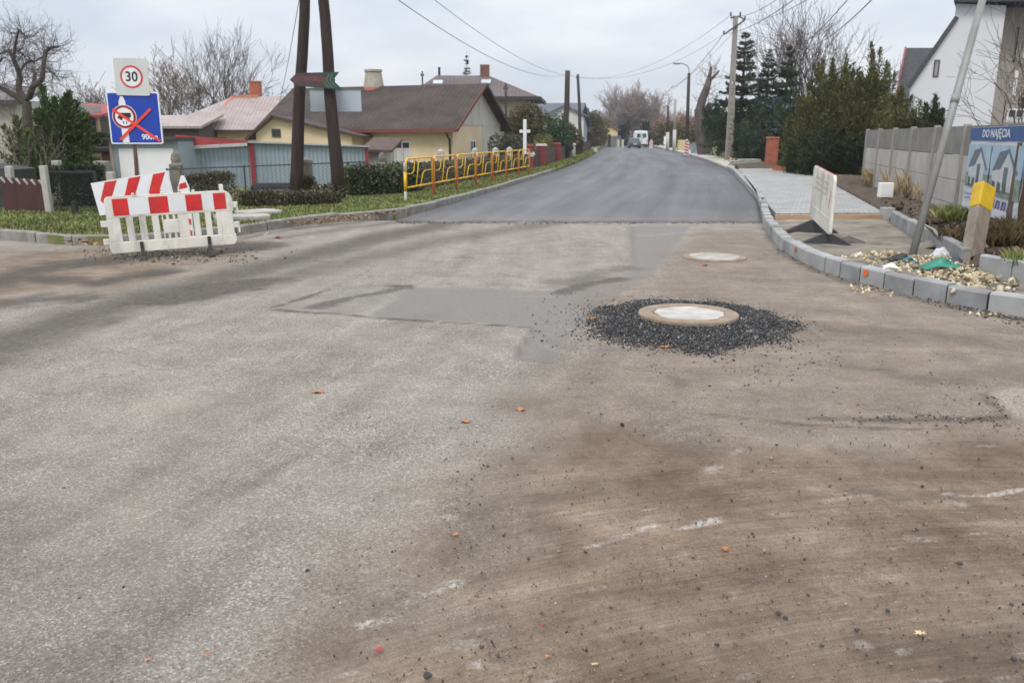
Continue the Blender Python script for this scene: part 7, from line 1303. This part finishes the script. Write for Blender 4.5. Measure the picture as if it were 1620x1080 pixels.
for i, (px, Y, h, r, mt, lab) in enumerate(((989, 160, 4.6, 2.0, m_thuja, 'dark conifer left of the van'), (1024, 165, 5.4, 1.7, m_thuja, 'dark conifer just right of the van'), (983, 165, 4.2, 1.4, m_spruce, 'smaller dark conifer at the yellow house'))): shaggy('conifer', lab, at(px, Y, 0), h, r, 80 + i, mt, 3000, 4, group='far conifers', ln=.4, wd=.14)
for i, (px, Y, sx, h, mt, lab) in enumerate(((1058, 150, 3.0, 4.8, m_rust, 'rusty brown bush behind the small striped post'), (1062, 130, 3.0, 4.2, m_olive, 'olive bush behind the pair of pale poles'), (1083, 125, 3.0, 3.4, m_olive, 'dark olive bush behind the street lamp'), (1030, 150, 2.5, 2.8, m_greyleaf, 'grey green bush right of the van'), (1075, 160, 4, 6.2, m_rust, 'tall rusty tree between poles and lamp'))): bush('bush', lab, at(px, Y, 0), (sx, 2, h), 90 + i, mt, 4200, group='far bushes', ln=.34, wd=.22, shell=.6)
# far belt of bare woods that reads as one mass
def woods():
    out = []; rg = rnd(7)
    for k in range(150):
        Y = rg.uniform(230, 290); x = X_at(rg.uniform(600, 1420), Y); h = rg.uniform(4, 9); b = Vector((x, Y, 0))
        for s in range(4): grow(b, (rg.gauss(0, .3), rg.gauss(0, .3), 1), h * .5, .16, 0, (4, 4), rg, out, .2, .2, 3)
    o = limbs('treeline', [(a, b, max(c, .07), max(d, .05)) for a, b, c, d, l in out], M('far wood twigs', (0.215, 0.165, 0.15), .95), None, 3); tag(o, 'belt of bare brownish woods closing the view far down the road', 'woods', kind='stuff')  # wood twig colour lightened too, haze put into the tone
    g = np.random.default_rng(5); n = 9000; px = g.uniform(560, 1420, n); Y = g.uniform(228, 262, n); X = (px - 810) / F * Y; C = np.stack([X, Y, g.uniform(0, 1, n) ** 1.3 * (3.2 + 2.2 * vn(X, Y, .08, 2))], 1)
    o = leaves('undergrowth', C, np.tile([0, 0, 1.0], (n, 1)), .9, .5, m_greyleaf, None, .8, 6); tag(o, 'dull undergrowth at the foot of the far woods', 'undergrowth', kind='stuff')
woods()
# right side trees
def dead_tree():
    Y = 78; t = thing('dead_tree', 'leaning dead tree with a cut trunk and two bare limbs by the lamp post', 'tree', at(1112, Y, 0)); out = []
    for pts, r0, r1 in (([(1114, 245, 0), (1110, 215, 0), (1109, 190, 0), (1107, 172, 0)], .62, .5), ([(1107, 174, 0), (1112, 155, 0), (1118, 140, 0), (1121, 128, .3)], .42, .28), ([(1121, 130, .3), (1123, 118, .3), (1125, 106, .3)], .22, .10), ([(1121, 128, .3), (1129, 122, -.2), (1138, 112, -.4)], .18, .05), ([(1112, 196, 0), (1118, 178, .3), (1124, 170, .5), (1134, 162, .6)], .36, .08), ([(1118, 178, .3), (1120, 165, .2), (1130, 166, 0)], .16, .06)):
        p = catmull([A(a, b, Y + c) for a, b, c in pts], 5); n = len(p)
        for i in range(n - 1): out.append((tuple(p[i]), tuple(p[i + 1]), r0 + (r1 - r0) * i / n, r0 + (r1 - r0) * (i + 1) / n))
    limbs('trunk', out, M('grey dead bark', (0.105, 0.085, 0.078), .95, .3, 2), t, 8); rg = rnd(4); tw = []
    for s in out[8:]:
        if rg.random() < .5: grow(s[1], (rg.gauss(.4, .6), rg.gauss(0, .6), rg.gauss(.5, .5)), rg.uniform(.6, 1.6), .03, 0, (2, 2), rg, tw, .1, .25, 3)
    limbs('crown', [s[:4] for s in tw], m_twig, t, 3)
dead_tree()
def H_at(py, Y): return A(810, py, Y).z
spruce('spruce', 'tall dark spruce directly behind the concrete lattice pole', at(1169, 66, 0), H_at(46, 66), 3.1, 101, m_spruce, 34000, .12, .8, 'spruces on the right', ln=.27, wd=.06, open_=.85)
spruce('spruce', 'slim spruce with a thin leader, second right of the lattice pole', at(1207, 60, 0), H_at(74, 60), 2.5, 102, m_spruce, 26000, .03, .95, 'spruces on the right', ln=.24, wd=.055)
spruce('spruce', 'narrow pointed spruce left of the big bare tree', at(1237, 58, 0), H_at(62, 58), 2.3, 103, m_spruce, 26000, .03, 1.0, 'spruces on the right', ln=.24, wd=.055)
spruce('spruce', 'silvery blue spruce behind the brick pillar', at(1224, 52, 0), H_at(152, 52), 2.2, 104, m_blue, 20000, .02, .8, 'spruces on the right', ln=.20, wd=.05)
shaggy('conifer', 'broad dark green conifer between the dead trunk and the lattice pole', at(1137, 74, 0), H_at(150, 74), 2.1, 105, m_spruce, 10000, 4, ln=.28, wd=.07, group='conifers on the right', low=.22)
shaggy('conifer', 'dark conifer filling the gap right of the lattice pole', at(1186, 58, 0), H_at(165, 58), 1.7, 106, m_thuja, 8000, 4, ln=.22, wd=.06, group='conifers on the right')
shaggy('conifer', 'green conifer behind and right of the brick pillar, between spruces and shaggy group', at(1254, 46, 0), H_at(140, 46), 1.7, 107, m_spruce, 12000, 6, ln=.2, wd=.05, group='conifers on the right')
shaggy('conifer', 'green conifer left of the blue spruce, filling the row by the footpath', at(1200, 52, 0), H_at(150, 52), 1.6, 108, m_spruce, 12000, 6, ln=.2, wd=.05, group='conifers on the right')
bare_tree('bare_tree', 'big bare tree with fine upright twigs behind the shaggy conifers', 'tree', at(1290, 62, 0), 10.6, 111, (5, 5, 4, 3), .12, stems=4, group='bare trees on the right', thin=.011, ang=(.3, .85), k=.5, wig=.16)
bare_tree('bare_tree', 'second bare tree to the right of the big one', 'tree', at(1352, 62, 0), 8.4, 112, (4, 4, 4, 3), .10, stems=2, group='bare trees on the right', thin=.011, ang=(.3, .9), k=.5, wig=.18)
for i, (px, Y, py, R, lab, mt) in enumerate(((1266, 40, 150, 1.0, 'leftmost of the shaggy conifers, yellowish, right of the brick pillar', m_yew), (1296, 38, 92, 1.3, 'second shaggy conifer from the left', m_yew), (1322, 39, 72, 1.35, 'tallest of the shaggy conifers', m_yew), (1348, 37, 88, 1.35, 'shaggy conifer left of the pointed one', m_yew), (1374, 37, 66, 1.3, 'pointed shaggy conifer with feathery tips reaching up', m_yew), (1408, 36, 128, 1.0, 'shaggy conifer with side sprays toward the slate roofed house', m_yew), (1318, 35, 190, 1.5, 'lowest dark shaggy conifer in front of the group', m_thuja), (1278, 37, 200, 1.0, 'low dark conifer at the left foot of the shaggy group', m_thuja), (1356, 34, 205, 1.2, 'low dark conifer next to the far end of the concrete wall', m_thuja))):
    shaggy('conifer', lab, at(px, Y, 0), H_at(py, Y), R, 120 + i, mt, 21000 if py < 180 else 12000, 9 if py < 180 else 5, group='shaggy conifers on the right', ln=.15, wd=.04, flat=.42 if py < 180 else .6)
for i, (px, py) in enumerate(((1405, 152), (1425, 158), (1445, 152), (1462, 146), (1478, 144))):
    shaggy('thuja', ['thuja at the left end of the row over the concrete wall', 'second thuja from the left over the concrete wall', 'middle thuja of the row over the concrete wall', 'second thuja from the white house', 'thuja nearest the white house wall'][i], at(px, 29 - i * .4, 0), H_at(py, 29 - i * .4), .62, 140 + i, m_thuja if i > 2 else m_yew, 6500, 6, group='thujas over the concrete wall', ln=.14, wd=.035, flat=.75)
bare_tree('bare_shrub', 'thin bare shrub with buds before the beige side of the white house', 'shrub', at(1606, 22, 0), 5.4, 150, (6, 4, 3), .035, stems=4, ang=(.4, 1.1), thin=.006, k=.55, up=.04)
bush('dead_blossoms', 'withered pale flower heads on the bare shrub at the right edge', (X_at(1604, 21.5), 21.5, 2.4), (.35, .3, 1.0), 151, M('withered blossom', (.45, .36, .22), .9), 160, 'flower heads', ln=.07, wd=.06)
# grasses
def tuft(name, px, py, z, n, h, r, mat, lab, seed, lean=.35):
    q = G(px, py, z); g = np.random.default_rng(seed); a = g.uniform(0, 6.283, n); rr = r * np.sqrt(g.random(n)); X, Y = q.x + np.cos(a) * rr, q.y + np.sin(a) * rr; hh = h * g.uniform(.4, 1.1, n); b = g.uniform(0, 6.283, n); le = np.abs(g.normal(0, lean, n)) * hh; w = .0020
    V = np.stack([np.stack([X - np.sin(b) * w, Y + np.cos(b) * w, np.full(n, z - .03)], 1), np.stack([X + np.sin(b) * w, Y - np.cos(b) * w, np.full(n, z - .03)], 1), np.stack([X + np.cos(b) * le * .4 + .004, Y + np.sin(b) * le * .4, z + hh * .6], 1), np.stack([X + np.cos(b) * le, Y + np.sin(b) * le, z + hh], 1)], 1).reshape(-1, 3)
    i = np.arange(n) * 4; o = raw(name, V, np.concatenate([np.stack([i, i + 1, i + 2], 1), np.stack([i, i + 2, i + 3], 1)]), mat); tag(o, lab, 'grass tuft')
m_straw = leaf('straw grass', [(0, (.22, .155, .075)), (.6, (.36, .27, .14)), (1, (.48, .38, .22))]); m_weed = leaf('brown weeds', [(0, (.05, .045, .02)), (.6, (.13, .095, .045)), (1, (.24, .17, .085))]); m_blade = leaf('green grass blades', [(0, (.075, .115, .026)), (.5, (.145, .19, .048)), (.8, (.25, .245, .095)), (1, (.38, .32, .17))])
tuft('straw_tuft', 1440, 312, .3, 170, .68, .5, m_straw, 'tan dry grass clump before the concrete wall, left of the leaning pole', 1); tuft('straw_tuft', 1466, 318, .3, 130, .5, .4, m_straw, 'smaller tan grass clump between the first one and the leaning pole', 2); tuft('green_tuft', 1508, 350, .28, 500, .30, .35, m_blade, 'green grass tuft at the wall foot left of the yellow topped post', 3, .5); tuft('weeds', 1602, 384, .3, 1300, .34, .40, m_weed, 'brown weeds beside the yellow topped post', 4, .5); tuft('weeds', 1574, 388, .3, 400, .24, .2, m_weed, 'smaller brown weeds hugging the yellow topped post', 14, .5); tuft('green_tuft', 1628, 416, .3, 400, .16, .25, m_blade, 'green tuft at the right edge behind the inner kerb', 5, .5); tuft('straw_tuft', 1385, 292, .3, 260, .5, .4, m_straw, 'faint dry grass at the far end of the concrete wall', 6); tuft('weeds', 1512, 378, .3, 200, .2, .25, m_weed, 'dark weeds on the soil behind the inner kerb', 7, .6); tuft('stalk', 1450, 268, .3, 5, 2.1, .1, m_weed, 'single tall dry stalk in front of the concrete wall', 8, .1)
bush('bush', 'dark bush at the right edge behind the timber post', at(1640, 13.2, .2), (.7, .5, .95), 160, m_thuja, 2600, ln=.07, wd=.045)
va = [(p.x, p.y + .12) for p in lk if p.x < -4.6] + [(X_at(376, 16.2), 16.2), (X_at(376, 20), 20.0), (X_at(300, 20), 20), (-11, 19.5), (-16, 19)]
tag(grass('grass', va, 30000, .055, 3, m_blade, z=.15), 'rough green grass on the left verge behind the barrier', 'grass', kind='stuff')
vb = [(p.x - .12, p.y + .06) for p in lk if p.x > -5.4] + [(X_at(905, 60), 60), (X_at(860, 60), 60), (X_at(845, 46), 46), (X_at(800, 36), 36), (X_at(690, 27), 27), (X_at(620, 23.4), 23.4), (X_at(376, 20.4), 20.4), (X_at(376, 16.4), 16.4)]
tag(grass('grass', vb, 52000, .055, 4, m_blade, z=.15), 'green verge grass along the kerb beneath the yellow railings', 'grass', kind='stuff')
vc = [(q.x - .15, q.y) for q in Gs(LEFT_EDGE[4:9], .1)] + [(X_at(925, 100), 100), (X_at(906, 80), 80), (X_at(890, 60), 60), (X_at(850, 44), 44)]
tag(grass('grass', vc, 16000, .09, 5, m_blade, z=.15, wd=.016), 'green verge grass curving away along the left road edge', 'grass', kind='stuff')
g_ = np.random.default_rng(17); C_ = []; 
for a_, b_, n_ in ((155, 386, 60), (480, 353, 80), (560, 345, 120), (610, 338, 80), (780, 300, 40), (520, 349, 80)):
    for _ in range(n_): q = G(a_ + g_.normal(0, 22), b_ - abs(g_.normal(0, 2.5)), .13); C_.append(tuple(q))
o = leaves('fallen_leaves', C_, g_.normal(0, 1, (len(C_), 3)) * [1, 1, .2], .07, .05, m_rust, None, .2, 3); tag(o, 'brown fallen leaves gathered on the verge along the old kerb', 'fallen leaves', kind='stuff')
# ------------------------------------------------------------------ air
def haze():
    mb = MB(); mb.lim(-640, 640, -40, 700, -1.9, 30); m = bpy.data.materials.new('haze'); m.use_nodes = True; t = m.node_tree; t.nodes.clear(); o = t.nodes.new('ShaderNodeOutputMaterial'); v = t.nodes.new('ShaderNodeVolumePrincipled'); v.inputs['Color'].default_value = (.93, .95, 1, 1); v.inputs['Density'].default_value = .0005; v.inputs['Anisotropy'].default_value = .2; t.links.new(v.outputs[0], o.inputs['Volume'])
    ob = mb.build('haze', m); ob['kind'] = 'stuff'; ob['label'] = 'thin pale autumn haze over the road'; ob['category'] = 'haze'
haze()
# ------------------------------------------------------------------ vehicles
def loft(mb, secs, mi=0):                                    # rings of equal length joined into a closed body
    n = len(secs[0]); mb.add([p for s in secs for p in s], [(i * n + k, i * n + (k + 1) % n, (i + 1) * n + (k + 1) % n, (i + 1) * n + k) for i in range(len(secs) - 1) for k in range(n)] + [tuple(range(n - 1, -1, -1)), tuple(range((len(secs) - 1) * n, len(secs) * n))], mi)
m_tyre = M('tyre', (0.02, 0.02, 0.02), .8); m_rim = M('rim', (0.35, 0.36, 0.37), .4, metal=.6); m_cglass = M('car glass', (0.05, 0.075, 0.08), .12, spec=.8); m_tail = M('tail lamp', (0.5, 0.02, 0.03), .3)
def wheels(t, W, ys, hw, r, w=.2):
    for y in ys:
        for s in (-1, 1):
            m = MB(W); m.tube([(s * (hw - w), y, r), (s * hw, y, r)], r, 18); wh = m.build('wheel', m_tyre, t); m = MB(W); m.tube([(s * (hw - .01), y, r), (s * (hw + .012), y, r)], r * .62, 14); m.build('rim', m_rim, wh)
def hatchback(label, loc, rz, paint, group=None, name='parked_car'):
    t = thing(name, label, 'car', loc, group, rz); W = Matrix.Translation(loc) @ Matrix.Rotation(rz, 4, 'Z'); hw = .87
    def sec(y, zb, zt, w, r=.12): return [(-w + r * .4, y, zb), (w - r * .4, y, zb), (w, y, zb + r), (w, y, zt - r), (w - r, y, zt), (-w + r, y, zt), (-w, y, zt - r), (-w, y, zb + r)]
    b = MB(W); loft(b, [sec(-1.95, .42, .80, .74), sec(-1.88, .28, .95, .84), sec(-1.2, .2, .98, hw), sec(0, .2, .96, hw), sec(1.2, .2, .92, hw), sec(1.85, .25, .78, .8), sec(1.98, .36, .66, .7)]); b.build('body', paint, t, bevel=.03)
    c = MB(W); loft(c, [[(-.70, -1.86, .94), (.70, -1.86, .94), (.56, -1.50, 1.44), (-.56, -1.50, 1.44)], [(-.78, -1.2, .95), (.78, -1.2, .95), (.62, -1.1, 1.50), (-.62, -1.1, 1.50)], [(-.79, .2, .95), (.79, .2, .95), (.63, .0, 1.48), (-.63, .0, 1.48)], [(-.76, 1.1, .93), (.76, 1.1, .93), (.6, .3, 1.40), (-.6, .3, 1.40)]]); c.build('cabin', paint, t, bevel=.03)
    g = MB(W); n_ = .012; g.add([(-.60, -1.82 - n_, 1.0), (.60, -1.82 - n_, 1.0), (.50, -1.56 - n_, 1.37), (-.50, -1.56 - n_, 1.37)], [(0, 1, 2, 3)])
    for s in (-1, 1): g.add([(s * (.775 + n_), -1.1, 1.0), (s * (.775 + n_), .75, .99), (s * (.645 + n_), .12, 1.42), (s * (.645 + n_), -1.05, 1.43)], [(0, 1, 2, 3)])
    g.add([(-.68, 1.0, 1.0), (.68, 1.0, 1.0), (.57, .36, 1.39), (-.57, .36, 1.39)], [(0, 1, 2, 3)]); o = g.build('windows', m_cglass, t); so = o.modifiers.new('thickness', 'SOLIDIFY'); so.thickness = .02; so.offset = 0
    for s in (-1, 1): l = MB(W); l.box((s * .70, -1.88, .82), (.22, .08, .22)); l.build('tail_light', m_tail, t, bevel=.02); m = MB(W); m.box((s * .95, .55, 1.0), (.16, .1, .12)); m.build('mirror', paint, t, bevel=.02)
    p = MB(W); p.box((0, -1.965, .62), (.5, .02, .11)); p.build('number_plate', m_white, t); p = MB(W); p.box((0, -1.93, .36), (1.6, .12, .2)); p.build('bumper', m_rubber, t, bevel=.03); wheels(t, W, (-1.25, 1.25), hw, .3); return t
q = A(1003, 232.5, 128); hatchback('dark teal hatchback with red tail lamps driving away behind the white van', (q.x, 128, .035), -.06, M('dark teal car paint', (0.045, 0.085, 0.085), .3, .05, 1, spec=.6), 'cars', 'hatchback_car')
q = A(424, 310, 25.0); hatchback('black car parked in the yard behind the low hedge, only its roof showing', (q.x, 25.8, -1.12), .25, M('black car paint', (0.010, 0.010, 0.012), .75, spec=.15), 'cars')
def van():
    Y = 141; q = A(1012, 231, Y); loc = (q.x, Y, .035); t = thing('white_van', 'tall white box van on the road ahead of the hatchback', 'van', loc, None, -.06); W = Matrix.Translation(loc) @ Matrix.Rotation(-.06, 4, 'Z'); hw = 1.08; pm = M('van white', (.72, .73, .74), .35, .03); b = MB(W)
    def sec(y, zb, zt, w, wt, r=.16): return [(-w, y, zb), (w, y, zb), (w, y, zb + .9), (wt, y, zt - r), (wt - r, y, zt), (-wt + r, y, zt), (-wt, y, zt - r), (-w, y, zb + .9)]
    loft(b, [sec(-2.7, .4, 2.5, 1.0, .92), sec(-2.6, .32, 2.62, hw, .98), sec(.9, .32, 2.62, hw, .98), sec(1.7, .32, 1.7, hw, .95), sec(2.6, .35, 1.3, 1.0, .85, .1)]); b.build('body', pm, t, bevel=.03)
    g = MB(W)
    for s in (-1, 1): g.box((s * .46, -2.69, 1.85), (.62, .04, .62))
    for s in (-1, 1): g.box((s * 1.03, 1.2, 1.55), (.04, .7, .45))
    g.build('windows', m_cglass, t); d = MB(W); d.box((0, -2.715, 1.4), (.03, .03, 2.0)); d.box((.12, -2.73, 1.2), (.1, .05, .05)); d.build('door', m_rubber, t)
    for s in (-1, 1): l = MB(W); l.box((s * .94, -2.68, 1.05), (.12, .06, .5)); l.build('tail_light', m_tail, t); m = MB(W); m.box((s * 1.24, 1.5, 1.6), (.2, .12, .34)); m.build('mirror', m_rubber, t)
    p = MB(W); p.box((0, -2.72, .42), (2.0, .16, .2)); p.build('bumper', m_rubber, t); l = MB(W); l.box((.3, -2.735, 1.6), (.30, .01, .36)); l.build('logo', M('green logo', (.05, .25, .12), .5), t); wheels(t, W, (-1.6, 1.7), 1.04, .36)
van()
